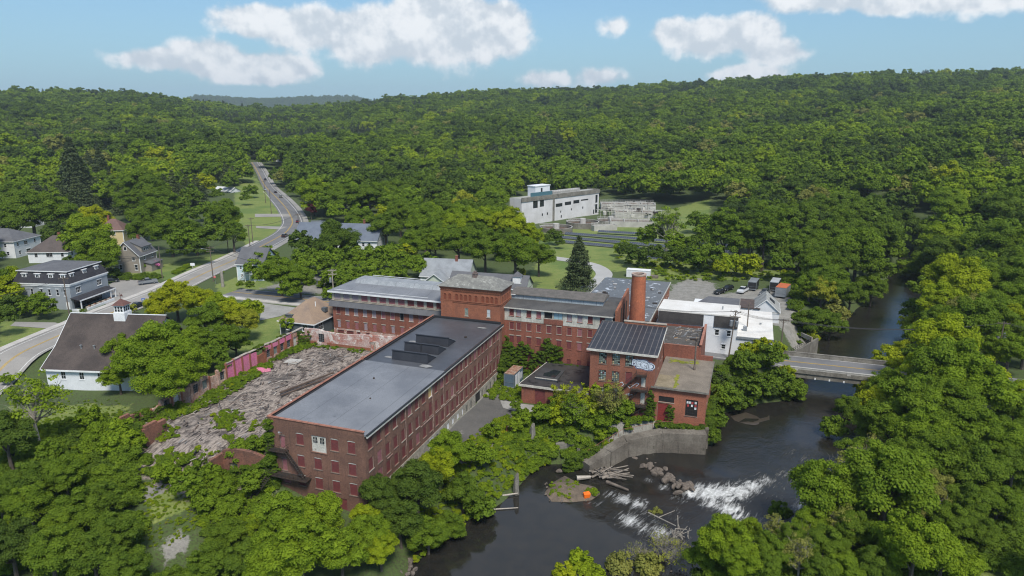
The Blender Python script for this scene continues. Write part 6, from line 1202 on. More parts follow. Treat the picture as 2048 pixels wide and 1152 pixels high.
pole('m', 0, 0, -3.0, 11.5, 'thin dark pole rising behind the white flat roof', 0, 0, world=wq(52.6, 95), yaw=-.3); pole('n', 1990, 745, -2.5, 12, 'pole with white transformer among trees on the right bank', 0, 1, 0, 2, yaw=-.3)
pole('o', 0, 0, 0, 12, 'pole at the left edge beyond the barn street', 0, 1, world=(-136, 152), yaw=.2)
def wire(p, q, sag, label, group='overhead wires', r=.035, cable=1):
    a, b = (tops[p] if isinstance(p, str) else Vector(p)), (tops[q] if isinstance(q, str) else Vector(q)); n = 14
    cu = bpy.data.curves.new('overhead_wire', 'CURVE'); cu.dimensions = '3D'; cu.bevel_depth = r; cu.bevel_resolution = 1
    for k in range(cable):
        off = Vector(((k - (cable - 1) / 2) * .75, (k - (cable - 1) / 2) * .25, 0)); sp = cu.splines.new('POLY'); sp.points.add(n)
        for i in range(n + 1): t = i / n; c = a.lerp(b, t) + off; sp.points[i].co = (c.x, c.y, c.z - sag * 4 * t * (1 - t), 1)
    cu.materials.append(flat('wire_black', (.03, .03, .032), .6)); o = bpy.data.objects.new('overhead_wire', cu); COL.objects.link(o); tag(o, label, 'wire', group)
wire('a', 'e', 1.2, 'wires from the junction pole to the lamp pole', cable=3); wire('e', 'd', 1.5, 'wires crossing the bend to the tall thin pole', cable=2); wire('a', 'b', .8, 'wires between the junction pole and the bare pale pole', cable=2); wire('b', 'c', 1.2, 'wires from the bare pale pole to the mansard house corner', cable=2)
wire('c', 'o', 1.5, 'wires sweeping down past the mansard house corner to the left edge', cable=2); wire('d', 'h', 2, 'wires along the curving road from the tall thin pole'); wire('h', 'f', .6, 'short wires between the two verge poles'); wire('a', 'g', .9, 'wires from the junction pole under the left trees', cable=2)
wire('a', 'i', 2.2, 'pale slack cable from the junction to the pole at the cross mill', r=.05); wire('k', 'l', .6, 'wires between the two dark poles by the quay', cable=3); wire('l', 'n', 2.0, 'wires spanning the river above the bridge', cable=3); wire('n', (140, 120, 8), 1.0, 'wires leaving the right bank pole', cable=2); wire('k', W(20, 84, 9), 1.2, 'wires running behind the mill from the leaning pole', cable=2)

# ------------------------------------------------------------------ vehicles
def car_meshes(kind, paint):
    body = MB(); glassb = MB()
    if kind == 'pickup': Lc, Wc, prof = 5.7, 2.0, [(-2.85, .45), (-2.85, 1.0), (-2.7, 1.15), (-1.3, 1.2), (-.75, 1.22), (.9, 1.22), (.95, 1.12), (2.8, 1.12), (2.85, .5)]
    else: Lc, Wc, prof = 4.7, 1.85, [(-2.35, .40), (-2.35, .75), (-2.2, .88), (-1.1, .98), (2.1, 1.02), (2.3, .9), (2.35, .45)]
    h = Wc / 2
    def loft(mb, pr, h0, h1, mi=0):
        zmin = min(z for _, z in pr); zmax = max(z for _, z in pr); f = lambda z: h0 + (h1 - h0) * ((z - zmin) / (zmax - zmin))
        n = len(pr); vs = [(x, -f(z), z) for x, z in pr] + [(x, f(z), z) for x, z in pr]
        mb.add(vs, [tuple(range(n)), tuple(range(2 * n - 1, n - 1, -1))] + [(i, i + n, (i + 1) % n + n, (i + 1) % n) for i in range(n)], mi)
    loft(body, prof, h, h - .07)
    cab = [(-1.25, 1.2), (-.55, 1.78), (.75, 1.8), (.88, 1.22)] if kind == 'pickup' else ([(-1.15, .97), (-.45, 1.52), (1.75, 1.55), (2.22, 1.0)] if kind == 'suv' else [(-1.05, .96), (-.35, 1.4), (1.0, 1.4), (1.8, 1.0)])
    loft(glassb, cab, h - .10, h - .28)
    top = [cab[1], cab[2]]; body.hexa(((top[0][0] + .03, -h + .27, top[0][1] + .003), (top[1][0] - .03, -h + .27, top[1][1] + .003), (top[1][0] - .03, h - .27, top[1][1] + .003), (top[0][0] + .03, h - .27, top[0][1] + .003), (top[0][0] + .15, -h + .32, top[0][1] + .06), (top[1][0] - .15, -h + .32, top[1][1] + .06), (top[1][0] - .15, h - .32, top[1][1] + .06), (top[0][0] + .15, h - .32, top[0][1] + .06)))
    if kind == 'pickup': body.box(1.0, -h + .12, 1.124, 2.7, h - .12, 1.135, 1)
    return body.mesh('body', [paint, flat('bed_dark', (.04, .04, .045), .7)]), glassb.mesh('glass', glass_m), Lc, Wc, body
wm = MB(); wm.xf = None
vs = [(r * math.cos(2 * math.pi * i / 18), y, r * math.sin(2 * math.pi * i / 18)) for y, r in ((-.11, .34), (.11, .34)) for i in range(18)]
wm.add(vs, [(i, (i + 1) % 18, (i + 1) % 18 + 18, i + 18) for i in range(18)] + [tuple(range(17, -1, -1)), tuple(range(18, 36))], 0)
vs = [(r * math.cos(2 * math.pi * i / 10), -.118, r * math.sin(2 * math.pi * i / 10)) for r in (.2,) for i in range(10)]; wm.add(vs, [tuple(range(9, -1, -1))], 1); wm.add([(x, .118, z) for x, _, z in vs], [tuple(range(10))], 1)
WHEEL = wm.mesh('wheel', [rubber, metal_g]); CM = {}
def car(name, label, kind, col, x, y, yaw, z=None, group=None, coat=.6):
    k = (kind, col)
    if k not in CM: CM[k] = car_meshes(kind, flat('car_paint_%d' % len(CM), col, .3, .2, coat))
    b, g, Lc, Wc, _ = CM[k]
    t = thing(name, label, 'pickup truck' if kind == 'pickup' else 'car', (x, y, (hz(x, y) if z is None else z) + .14), yaw, group)   # drives towards local -X
    put('body', b, t, (0, 0, 0)); put('cabin_glass', g, t, (0, 0, 0))
    for sx in (-.62, .62):
        for sy in (-1, 1): put('wheel', WHEEL, t, (sx * Lc / 2, sy * (Wc / 2 - .12), .34), 0)
    s = MB(); s.box(-Lc / 2 - .02, -Wc / 2 + .15, .62, -Lc / 2 + .02, -Wc / 2 + .5, .8); s.box(-Lc / 2 - .02, Wc / 2 - .5, .62, -Lc / 2 + .02, Wc / 2 - .15, .8); s.obj('headlight', flat('lamp_clear', (.7, .7, .7), .2), t)
    s = MB(); s.box(Lc / 2 - .02, -Wc / 2 + .1, .7, Lc / 2 + .02, -Wc / 2 + .35, .85); s.box(Lc / 2 - .02, Wc / 2 - .35, .7, Lc / 2 + .02, Wc / 2 - .1, .85); s.obj('tail_light', flat('lamp_red', (.35, .02, .02), .3), t)
    return t
def road_car(px, py, off, col, kind, label, rev=False):
    x, y, _ = P(px, py, 0.3); i = min(range(1, len(road1) - 1), key=lambda k: (road1[k].x - x) ** 2 + (road1[k].y - y) ** 2); d = (road1[i + 1] - road1[i - 1]).normalized(); n = Vector((d.y, -d.x)); p = road1[i] + n * off
    car('car', label, kind, col, p.x, p.y, math.atan2(d.y, d.x) + (math.pi if not rev else 0), hz(p.x, p.y) + .0, 'cars on the street')
road_car(534, 369, 2.5, (.02, .022, .03), 'suv', 'small dark car farthest up the street, heading away'); road_car(551, 389, 2.5, (.03, .02, .025), 'car', 'dark low car third from the bend on the far road'); road_car(562, 399, 2.5, (.20, .20, .17), 'suv', 'greenish grey car just behind the dark low car')
road_car(529, 384, -2.5, (.45, .5, .56), 'car', 'pale blue car coming down the far road', True); road_car(591, 443, 2.6, (.14, .012, .02), 'car', 'dark red car at the outside of the bend'); road_car(557, 472, 2.6, (.05, .035, .035), 'suv', 'brown black estate car below the bend with a light roof')
gx, gy, _ = P(296, 568, 0); car('pickup', 'silver grey pickup parked by the pavement in the small lot', 'pickup', (.22, .235, .25), gx, gy, rad(215), .05); gx, gy, _ = P(222, 565, 0); car('parked_car', 'black car parked beside the hedge near the mansard house', 'car', (.015, .018, .025), gx, gy, rad(215), .05)
gx, gy, _ = P(210, 582, 0); car('parked_car', 'dark car end showing behind the porch corner', 'suv', (.02, .02, .03), gx - .5, gy + .5, rad(100), .05)
gx, gy, _ = P(273, 616, 0); car('parked_car', 'dark car glimpsed behind the small street tree', 'car', (.02, .02, .022), gx, gy, rad(80), .12)
def mcar(b, a, yaw, *k, z=-2.0): x, y, _ = W(b, a); return car(*k, x, y, -YAW + yaw, z)
mcar(50.6, 147.5, rad(72), 'pickup', 'white pickup parked in front of a black trailer', 'pickup', (.72, .74, .76)); mcar(57.4, 147.0, rad(72), 'pickup', 'dark grey pickup parked between two trailers', 'pickup', (.12, .13, .14))
mcar(43.6, 143.5, rad(60), 'parked_car', 'black car at the edge of the weeds on the gravel lot', 'car', (.012, .012, .014)); mcar(45.9, 149, rad(60), 'parked_car', 'second black car half buried in the weeds', 'suv', (.014, .014, .014))
def trailer(b, a, yaw, w, l, h, side, top, label, z=-2.0, name='box_trailer', wh=True):
    x, y, _ = W(b, a); t = thing(name, label, 'trailer', (x, y, z), -YAW + yaw); s = MB()
    s.box(-w / 2, 0, .55, w / 2, l, h); s.box(-w / 2 - .04, -.04, .5, w / 2 + .04, .02, .72, 1); s.box(-w / 2 - .04, -.04, h - .12, w / 2 + .04, .02, h + .02, 1); s.box(-w / 2 + .0, -.06, h * .35 + .4, w / 2, -.045, h * .35 + .45, 1)
    for sx in (-1, 1): s.box(sx * w / 2 - .05, -.05, .5, sx * w / 2 + .05, .05, h + .02, 1)
    s.obj('box', [side, metal_g], t); s = MB(); s.box(-w / 2, 0, h + .003, w / 2, l, h + .09); s.obj('roof', top, t)
    if wh:
        for sx in (-1, 1):
            for u in (.55, .68): put('wheel', WHEEL, t, (sx * (w / 2 - .02), l * u, .34), math.pi / 2)
    s = MB(); s.box(-.08, l, .5, .08, l + 1.3, .62); s.obj('drawbar', metal_d, t); return t
trailer(53.3, 150.5, rad(-8), 2.6, 6.5, 3.0, flat('trailer_black', (.02, .02, .022), .5), metal_g, 'black box trailer with grey roof behind the white pickup'); trailer(60.0, 151.5, rad(-8), 2.6, 7, 3.2, flat('trailer_black2', (.022, .022, .022), .5), M('roof_trailer', (.40, .42, .44)), 'black box trailer with pale roof behind the dark grey pickup')
trailer(61.8, 143.8, rad(-14), 3.2, 6.5, 3.4, metal_g, M('tarp_orange', (.50, .13, .045), (.42, .11, .04), .8, 5, .3), 'grey trailer with an orange tarpaulin roof behind the cottage')
tt = trailer(4.1, 52.6, rad(-3), 2.35, 5.4, 3.6, M('trailer_blue', (.10, .15, .20), (.08, .12, .17), .8, 5, .3, .6), M('roof_rusted', (.38, .28, .22), (.24, .10, .055), 1.4, 5, .5, .9, lines=((1, .9, .08, (.08, .04, .03), .6), (0, .6, .05, (.1, .05, .04), .5))), 'blue and white trailer with a rusted roof in the weeds beside the wing', -4.85)
s = MB(); s.box(1.19, .7, .7, 1.21, 2.0, 3.3, 0); s.box(1.19, 2.3, .7, 1.21, 3.3, 3.3, 0)
for q in range(5): s.box(1.19, 3.5 + .3 * q, 1.2 + .2 * (q % 2), 1.21, 3.65 + .3 * q, 2.9, 0)
s.obj('side_lettering', sid_w, tt)

# ------------------------------------------------------------------ river rocks, driftwood, debris
def rock_mesh(seed, mat):
    r = random.Random(seed); import bmesh
    bm = bmesh.new(); bmesh.ops.create_icosphere(bm, subdivisions=2, radius=1)
    ps = [(Vector((r.gauss(0, 1), r.gauss(0, 1), r.gauss(0, .7))).normalized(), r.uniform(.55, .85)) for _ in range(11)]
    for v in bm.verts:
        for n, d in ps:
            e = v.co.dot(n) - d
            if e > 0: v.co -= n * e
    me = bpy.data.meshes.new('river_rock'); bm.to_mesh(me); bm.free(); me.materials.append(mat); return me
rockm = M('rock', (.165, .135, .11), (.095, .08, .068), 1.2, 5, .5, .9, bump=.3, c3=(.30, .27, .22), thr=.6); RK = [rock_mesh(i, rockm) for i in range(5)]
def rock(px, py, z, sx, sy, sz, label, group='rocks in the river'):
    x, y, _ = P(px, py, z); o = bpy.data.objects.new('river_rock', rr.choice(RK)); COL.objects.link(o); o.location = (x, y, z - sz * .15); o.scale = (sx, sy, sz); o.rotation_euler = (rr.uniform(-.3, .3), rr.uniform(-.3, .3), rr.uniform(0, 6)); tag(o, label, 'rock', group)
big = [(1310, 882, 1.4, .9, .5, 'broad flat rock against the foot of the retaining wall'), (1286, 932, 1.3, .8, .5, 'large pale rock in the middle of the weir line'), (1330, 960, 1.0, .8, .6, 'square brown rock where the white water starts'), (1356, 984, 1.2, .5, .4, 'long tan slab at the edge of the white water'), (1372, 972, .9, .7, .5, 'wet rounded rock at the right end of the rock row'), (1118, 941, .8, .5, .35, 'pale round stone alone in the bend above the gravel island')]
for px, py, a, b, c, l in big: rock(px, py, -9.1, a, b, c, l)
for i in range(56): f = rr.random(); rock(1262 + 118 * f + rr.uniform(-13, 13), 902 + 78 * f + rr.uniform(-12, 11), -9.1, rr.uniform(.35, 1.05), rr.uniform(.3, .8), rr.uniform(.3, .6), 'dark wet boulder in the jumbled row from the retaining wall to the rapids', 'jumbled weir boulders')
for i in range(26): rock(*rr.choice(((812 + rr.uniform(-22, 22), 1118 + rr.uniform(-16, 24)), (795 + rr.uniform(-10, 30), 1140 + rr.uniform(-10, 12)))), -9.5, rr.uniform(.25, .6), rr.uniform(.25, .5), rr.uniform(.2, .4), 'grey stone on the shore under the dark tree at the bottom', 'shore stones at the bottom left of the river')
for i in range(40): rock(rr.uniform(1090, 1185), rr.uniform(965, 1003), -9.55, rr.uniform(.12, .35), rr.uniform(.12, .3), rr.uniform(.1, .2), 'small brown stone on the gravel island', 'small stones of the gravel island')
for i in range(16): rock(rr.uniform(1270, 1420), rr.uniform(1080, 1150), -9.6, rr.uniform(.15, .35), rr.uniform(.12, .3), rr.uniform(.1, .2), 'small stone in the shallows by the bare bushes', 'shallows stones')
def mound(name, label, pts, z, mat, h):
    s = MB(); n = len(pts); c = (sum(p[0] for p in pts) / n, sum(p[1] for p in pts) / n); rings = [(1.12, -.5), (1.0, .0), (.8, h * .7), (.4, h)]
    vs = []
    for k, zz in rings: vs += [(c[0] + (p[0] - c[0]) * k + rr.uniform(-.15, .15), c[1] + (p[1] - c[1]) * k + rr.uniform(-.15, .15), z + zz + rr.uniform(-.05, .05)) for p in pts]
    s.add(vs, [(k * n + i, k * n + (i + 1) % n, (k + 1) * n + (i + 1) % n, (k + 1) * n + i) for k in range(len(rings) - 1) for i in range(n)] + [tuple(range((len(rings) - 1) * n, len(rings) * n))]); o = s.obj(name, mat, None, True); tag(o, label, None, None, 'structure')
gm2 = M('gravel_brown', (.17, .13, .095), (.10, .08, .06), .6, 6, .6, .95, bump=.4, c3=(.07, .10, .03), thr=.6)
mound('gravel_island', 'small brown gravel island with weeds in the lower river', [P(*q, WL)[:2] for q in ((1090, 985), (1105, 965), (1130, 952), (1160, 968), (1190, 975), (1198, 988), (1180, 1000), (1140, 1003), (1105, 1003))], WL + .1, gm2, .5)
mound('gravel_bar', 'dim gravel bar in the shade below the bridge trees', [P(*q, WE)[:2] for q in ((1455, 832), (1490, 822), (1540, 828), (1545, 840), (1510, 850), (1470, 846))], WE - .02, M('mud', (.055, .045, .036), (.07, .058, .045), .5, 5, .5, .3), .03)
x, y, _ = P(1173, 994, -9.4); t = thing('orange_crate', 'bright orange plastic sheet box stranded on the gravel island', 'crate', (x, y, -9.45), .3); s = MB(); s.hexa(((-.5, -.3, 0), (.5, -.3, 0), (.5, .3, 0), (-.5, .3, 0), (-.55, -.35, .75), (.6, -.4, .7), (.55, .3, .95), (-.5, .35, .85))); s.obj('sheet', flat('orange_plastic', (.85, .16, .01), .5), t)
def logs(name, label, cx, cy, z, items, mat):
    x, y, _ = P(cx, cy, z); t = thing(name, label, 'driftwood', (x, y, z)); s = MB()
    for p, q, r in items: s.tube(p, q, r, r * .6, 6)
    s.obj('branch', mat, t)
logs('driftwood_pile', 'tangled grey driftwood caught at the toe of the bank', 1222, 952, -9.3, [((rr.uniform(-4, 1), rr.uniform(-1, 3), rr.uniform(-.1, .3)), (rr.uniform(-2, 4), rr.uniform(-2, 2), rr.uniform(0, 1.6)), rr.uniform(.07, .2)) for _ in range(26)], M('driftwood', (.27, .235, .20), (.17, .145, .12), 1, 6, .4, .9))
logs('driftwood_plank', 'heavy squared timber lying across the water edge by the driftwood', 1240, 972, -9.3, [((-2.2, 1.3, .1), (1.2, -1.5, .1), .32)], wood); logs('driftwood_plank', 'pale block of timber on stones left of the driftwood pile', 1168, 958, -9.2, [((-1.3, 0, .2), (1.2, .3, .25), .45)], wood_l)
logs('timber_sill', 'long sunken timber sill in front of the thin river pier', 1010, 993, -9.5, [((-3.5, -.6, .0), (2.2, .8, .15), .22)], wood_l); logs('timber_sill', 'thin floating plank below the sunken sill', 1010, 1018, -9.6, [((-2.2, -.2, .05), (2.2, .3, .05), .13)], wood_l)
logs('fallen_branch', 'bleached forked dead branch stuck in the rapids', 1330, 1050, -9.3, [((-2.2, 2.6, .6), (1.1, -2.2, 1.3), .12), ((-1, 1.2, .5), (2, 2.2, 1.2), .07), ((1.1, -2.2, .8), (3.0, -1.8, .4), .08), ((1.1, -2.2, .8), (.4, -3.8, .2), .07), ((1.8, -.4, 2), (1.6, -2, .5), .08)] + [((rr.uniform(0, 3), rr.uniform(-4, -1.5), 0), (rr.uniform(0, 3.5), rr.uniform(-4, -1), rr.uniform(.4, 1.3)), .05) for _ in range(16)], bark_l)
# rubble planks strewn across the demolished floor
s = MB(); rq = random.Random(21)
for i in range(800):
    b, a = rq.uniform(-47.5, -18), rq.uniform(-3, 51);
    if b > -27 and a < 1: continue
    x, y, _ = W(b, a, .32); l = rq.uniform(.2, 1.7); an_ = YAW + rq.gauss(0, .45) + (1.57 if rq.random() < .12 else 0); dx, dy = math.sin(an_) * l / 2, math.cos(an_) * l / 2; w = rq.uniform(.03, .10); z = .36 + rq.uniform(-.05, .22); nx, ny = math.cos(an_) * w, -math.sin(an_) * w; tz = rq.uniform(-.12, .12); h = rq.uniform(.03, .1)
    if a < 3: z -= .5 * (3 - a) * .25
    s.hexa(((x - dx - nx, y - dy - ny, z - tz), (x - dx + nx, y - dy + ny, z - tz), (x + dx + nx, y + dy + ny, z + tz), (x + dx - nx, y + dy - ny, z + tz), (x - dx - nx, y - dy - ny, z - tz + h), (x - dx + nx, y - dy + ny, z - tz + h), (x + dx + nx, y + dy + ny, z + tz + h), (x + dx - nx, y + dy - ny, z + tz + h)), rq.choice((0, 0, 1, 1, 1, 2, 2, 3)))
o = s.obj('rubble', [M('plank_pale', (.46, .41, .36), (.34, .30, .26)), M('plank_brown', (.13, .095, .075), (.09, .065, .052)), M('plank_dark', (.05, .043, .04)), M('rubble_grey', (.30, .30, .30), (.2, .2, .2))]); tag(o, 'splintered planks and rubble strewn over the demolished mill floor', None, None, 'stuff')
def mlog(name, label, items, mat):
    x, y, z = W(items[0][0][0], items[0][0][1], items[0][0][2]); t = thing(name, label, 'beam', (x, y, .35)); s = MB()
    for p, q, r in items:
        P_, Q_ = Vector(W(*p)) - Vector((x, y, .35)), Vector(W(*q)) - Vector((x, y, .35)); s.tube(P_, Q_, r, r, 4)
    s.obj('timber', mat, t)
mlog('fallen_beam', 'pair of long charred beams lying in the middle of the rubble', [((-33.5, 23.5, .75), (-29.5, 36, .9), .22), ((-32.6, 22.6, .6), (-28.9, 34, .8), .2)], M('plank_brown', (.1, .1, .1)))
mlog('fallen_beam', 'crossed broken beams near the wing parapet', [((-27, 24, .6), (-23.5, 17, 1.3), .2), ((-28, 20, .6), (-21, 19.5, .9), .16), ((-26, 18, .5), (-21, 15.5, .8), .16)], wood); mlog('white_pipe', 'bent white pipe lying by the crossed beams', [((-29, 21.2, .7), (-28.4, 18.3, .7), .12), ((-28.4, 18.3, .7), (-26.6, 18.6, .75), .12)], white)
mlog('fallen_plank', 'single pale plank lying near the green patch in the rubble', [((-35.5, 14, .6), (-33, 16, .6), .12)], wood_l)
x, y, _ = W(-18.6, 5.5, 0); t = thing('dumped_appliance', 'white appliance dumped beside the wing parapet', 'appliance', (x, y, .3), .3); s = MB(); s.box(-.7, -.5, 0, .7, .5, 1.1, 0); s.box(-.5, -.52, .2, .5, -.505, .8, 1); s.obj('casing', [white, dark_in], t)
x, y, _ = W(-45.2, 33, 0); t = thing('pink_slab', 'fallen slab of pink plaster on the rubble by the pink bays', 'slab', (x, y, .3), .5); s = MB(); s.hexa(((-1.7, -.9, .1), (1.5, -1.1, .1), (1.8, .9, .1), (-1.3, 1.1, .1), (-1.5, -.8, .5), (1.3, -.9, .35), (1.5, .8, .5), (-1.1, .9, .7))); s.obj('plaster', pink, t)
for bb, aa, ll in ((-42.8, 40.2, 'grey concrete slab lying near the right end of the ruined wall'), (-20.5, 43.5, 'pale square concrete pad against the wing parapet')): x, y, _ = W(bb, aa, 0); t = thing('concrete_slab', ll, 'slab', (x, y, .3), -YAW + .1); s = MB(); s.hexa(((-1.6, -1.2, 0), (1.6, -1.4, 0), (1.7, 1.3, 0), (-1.5, 1.2, 0), (-1.5, -1.1, .22), (1.5, -1.3, .22), (1.6, 1.2, .22), (-1.4, 1.1, .22))); s.obj('slab', conc_l, t)
# small street things
x, y, _ = P(446, 574, 0); t = thing('tree_stump', 'tall bare topped stump with a tuft of shoots on the street corner', 'tree stump', (x, y, 0)); s = MB(); s.cone(0, 0, -.2, 5.2, .5, .42, 10); s.obj('trunk', bark_l, t)
x, y, _ = P(431, 568, 0); t = thing('stop_sign', 'small red and white road sign at the junction', 'road sign', (x, y, 0)); s = MB(); s.tube((0, 0, 0), (0, 0, 2.2), .05); s.obj('post', metal_g, t); s = MB(); s.add([(.42 * math.cos(a), -.08, 2.4 + .42 * math.sin(a)) for a in [math.pi / 8 + i * math.pi / 4 for i in range(8)]] + [(.42 * math.cos(a), -.05, 2.4 + .42 * math.sin(a)) for a in [math.pi / 8 + i * math.pi / 4 for i in range(8)]], [tuple(range(8)), tuple(range(15, 7, -1))] + [(i, i + 8, (i + 1) % 8 + 8, (i + 1) % 8) for i in range(8)], 0); s.box(-.3, -.09, 2.32, .3, -.082, 2.48, 1); s.obj('plate', [flat('sign_red', (.55, .03, .03)), white], t)
x, y, _ = P(289, 616, 0); t = thing('blue_sign', 'blue parking sign on the pavement behind the barn', 'road sign', (x, y, 0.1)); s = MB(); s.tube((0, 0, 0), (0, 0, 2.4), .05); s.obj('post', metal_g, t); s = MB(); s.box(-.5, -.1, 1.6, .5, -.052, 2.8, 0); s.box(-.2, -.11, 1.9, -.08, -.101, 2.5, 1); s.box(-.08, -.11, 2.2, .2, -.101, 2.5, 1); s.obj('plate', [flat('sign_blue', (.05, .12, .42)), white], t)
x, y, _ = P(386, 538, 0); t = thing('lawn_sign', 'white post sign at the end of the clipped hedge', 'sign', (x, y, 0)); s = MB(); s.tube((0, 0, 0), (0, 0, 1.8), .06); s.box(-.8, -.06, 1.2, .8, .06, 2.2); s.obj('board', white, t)
t = mill('wire_fence', 'green wire mesh fence on the verge behind the cross road', 'fence', -62, 99, 0); s = MB()
for i in range(9): s.tube((-62 + 2.2 * i, 99.5, -1), (-62 + 2.2 * i, 99.5, 1.7), .05)
for z in (.3, .8, 1.3, 1.7): s.tube((-62, 99.5, z), (-44.4, 99.5, z), .025)
s.obj('mesh', M('fence_green', (.08, .14, .11), (.10, .13, .11)), t)
for bb, aa, hh, ll in ((10.6, 33, 2.0, 'shorter rusty iron post at the edge of the cracked yard'), (11.3, 33.5, 2.3, 'taller rusty iron post at the edge of the cracked yard')):
    t = mill('rusty_bollard', ll, 'bollard', bb, aa, -5.6); s = MB(); s.tube((bb, aa, -5.9), (bb, aa, -5.6 + hh), .13, n=8); s.obj('post', rust, t)
# ------------------------------------------------------------------ trees
def leaf_mesh(name, C, D, S, U, mat, seed, shape=1.0):
    """quads at centres C with normals D, half sizes S and per leaf tint U"""
    r = np.random.default_rng(seed); n = len(C)
    t = np.cross(D, r.normal(size=(n, 3))); t /= np.linalg.norm(t, axis=1)[:, None] + 1e-9; b = np.cross(D, t)
    a = (t * S[:, None]); b = b * (S * shape)[:, None]
    bend = D * (S * .25)[:, None]
    V = np.stack([C - a - bend, C - b * .8, C + a - bend, C + b * .8 + bend * .5], 1).reshape(-1, 3)
    me = bpy.data.meshes.new(name); me.vertices.add(4 * n); me.vertices.foreach_set('co', V.ravel())
    me.loops.add(4 * n); me.loops.foreach_set('vertex_index', np.arange(4 * n, dtype=np.int32))
    me.polygons.add(n); me.polygons.foreach_set('loop_start', np.arange(0, 4 * n, 4, dtype=np.int32)); me.polygons.foreach_set('loop_total', np.full(n, 4, np.int32))
    at = me.attributes.new('leaf', 'FLOAT', 'FACE'); at.data.foreach_set('value', U.astype(np.float32)); me.materials.append(mat); me.update(); return me
def crown(seed, nb, nl, ls, mat, zc=1.35, rz=1.0, rmin=.24, rmax=.42, drop=.35, name='crown'):
    r = np.random.default_rng(seed); B = []
    for i in range(nb):
        for _ in range(40):
            d = r.normal(size=3); d /= np.linalg.norm(d)
            if d[2] > -.55: break
        k = r.uniform(.45, .80) if i > nb * .2 else r.uniform(.0, .45)
        R = r.uniform(rmin, rmax) * (1 - .3 * max(0, d[2]))
        lump = 1 + .16 * math.sin(3 * math.atan2(d[1], d[0]) + seed)
        B.append((d * np.array([k * lump, k * lump, k * rz]), R, r.uniform(0, 1)))
    Cs, Ds, Ss, Us = [], [], [], []
    w = np.array([b[1] ** 2 for b in B]); w /= w.sum()
    for (c, R, u), ww in zip(B, w):
        m = max(6, int(nl * ww)); d = r.normal(size=(m, 3)); d /= np.linalg.norm(d, axis=1)[:, None]
        low = d[:, 2] < -.3; d[low, 2] *= -.6
        rr_ = R * (r.uniform(.25, 1.12, m) ** .6)[:, None]; p = c + d * rr_ * np.array([1, 1, .82])
        nn = d * .9 + r.normal(size=(m, 3)) * .40 + np.array([0, 0, .35]); nn /= np.linalg.norm(nn, axis=1)[:, None]
        Cs.append(p); Ds.append(nn); Ss.append(ls * r.uniform(.55, 1.35, m)); Us.append(np.clip(u * .7 + r.uniform(0, .3, m), 0, 1))
    C = np.concatenate(Cs); C[:, 2] += zc
    return leaf_mesh(name, C, np.concatenate(Ds), np.concatenate(Ss), np.concatenate(Us), mat, seed), B
def conifer(seed, nw, nl, ls, mat, white_pine=True, name='crown', height=2.5):
    r = np.random.default_rng(seed); Cs, Ds, Ss, Us = [], [], [], []
    H = height; z0 = .25
    for k in range(nw):
        f = k / (nw - 1); z = z0 + (H - z0) * f; L = (1 - f) ** (.75 if white_pine else .9) * (1.0 if not white_pine else r.uniform(.75, 1.1)) + .05
        nbr = int(9 - 4 * f); a0 = r.uniform(0, 6.28)
        for j in range(nbr):
            a = a0 + 6.283 * j / nbr + r.uniform(-.25, .25); l = L * r.uniform(.7, 1.1); m = max(5, int(nl / nw / nbr * (.4 + 1.2 * (1 - f))))
            t = r.uniform(.15, 1, m) ** .7; w = .16 * (1.15 - t * .6) * (.4 + l)
            x = t * l; side = r.normal(0, 1, m) * w; zz = z + .10 * t * l * (1.2 if white_pine else -1.6) - .12 * t ** 2 * l + r.normal(0, .035, m)
            p = np.stack([x * math.cos(a) - side * math.sin(a), x * math.sin(a) + side * math.cos(a), zz], 1)
            nn = r.normal(size=(m, 3)) * .45 + np.array([math.cos(a) * .3, math.sin(a) * .3, .9]); nn /= np.linalg.norm(nn, axis=1)[:, None]
            Cs.append(p); Ds.append(nn); Ss.append(ls * r.uniform(.6, 1.3, m)); Us.append(np.clip(r.uniform(0, 1) * .5 + r.uniform(0, .5, m), 0, 1))
    return leaf_mesh(name, np.concatenate(Cs), np.concatenate(Ds), np.concatenate(Ss), np.concatenate(Us), mat, seed, .55), None
def trunk_mesh(B, seed, zc, mat, r0=.07, n=9, bare=False, spread=1.0):
    r = random.Random(seed); s = MB(); top = Vector((r.uniform(-.08, .08), r.uniform(-.08, .08), zc))
    knee = Vector((r.uniform(-.04, .04), r.uniform(-.04, .04), zc * .48)); s.tube((0, 0, -.15), knee, r0 * 1.15, r0 * .8, 7); s.tube(knee, top, r0 * .8, r0 * .35, 6)
    bl = sorted(B, key=lambda b: -b[1])[:n] if B else []
    for c, R, u in bl:
        e = Vector((c[0], c[1], c[2] + zc)); st = knee.lerp(top, r.uniform(0, .7)); mid = st.lerp(e, .5) + Vector((0, 0, -.07)); s.tube(st, mid, r0 * .42, r0 * .25, 5); s.tube(mid, e, r0 * .25, r0 * .08, 4)
        if bare:
            for _ in range(9):
                q = mid.lerp(e, r.uniform(.1, 1)); t2 = q + Vector((r.uniform(-.3, .3), r.uniform(-.3, .3), r.uniform(-.02, .38))) * spread; s.tube(q, t2, r0 * .13, r0 * .04, 3)
                for _ in range(3): q2 = q.lerp(t2, r.uniform(.3, 1)); s.tube(q2, q2 + Vector((r.uniform(-.16, .16), r.uniform(-.16, .16), r.uniform(0, .2))), r0 * .06, r0 * .02, 3)
    return s.mesh('trunk', mat)
KIND = {}
def kind(key, n, fn):
    KIND[key] = [fn(i) for i in range(n)]
def dec(nb, nl, ls, zc, rz, n0, **kw):
    def f(i):
        m, B = crown(n0 + i, nb, nl, ls, leaf, zc, rz, **kw); return m, trunk_mesh(B, n0 + i, zc, bark)
    return f
kind('big', 5, dec(84, 42000, .027, 1.30, .95, 100, rmin=.12, rmax=.34))         # broad crown, near
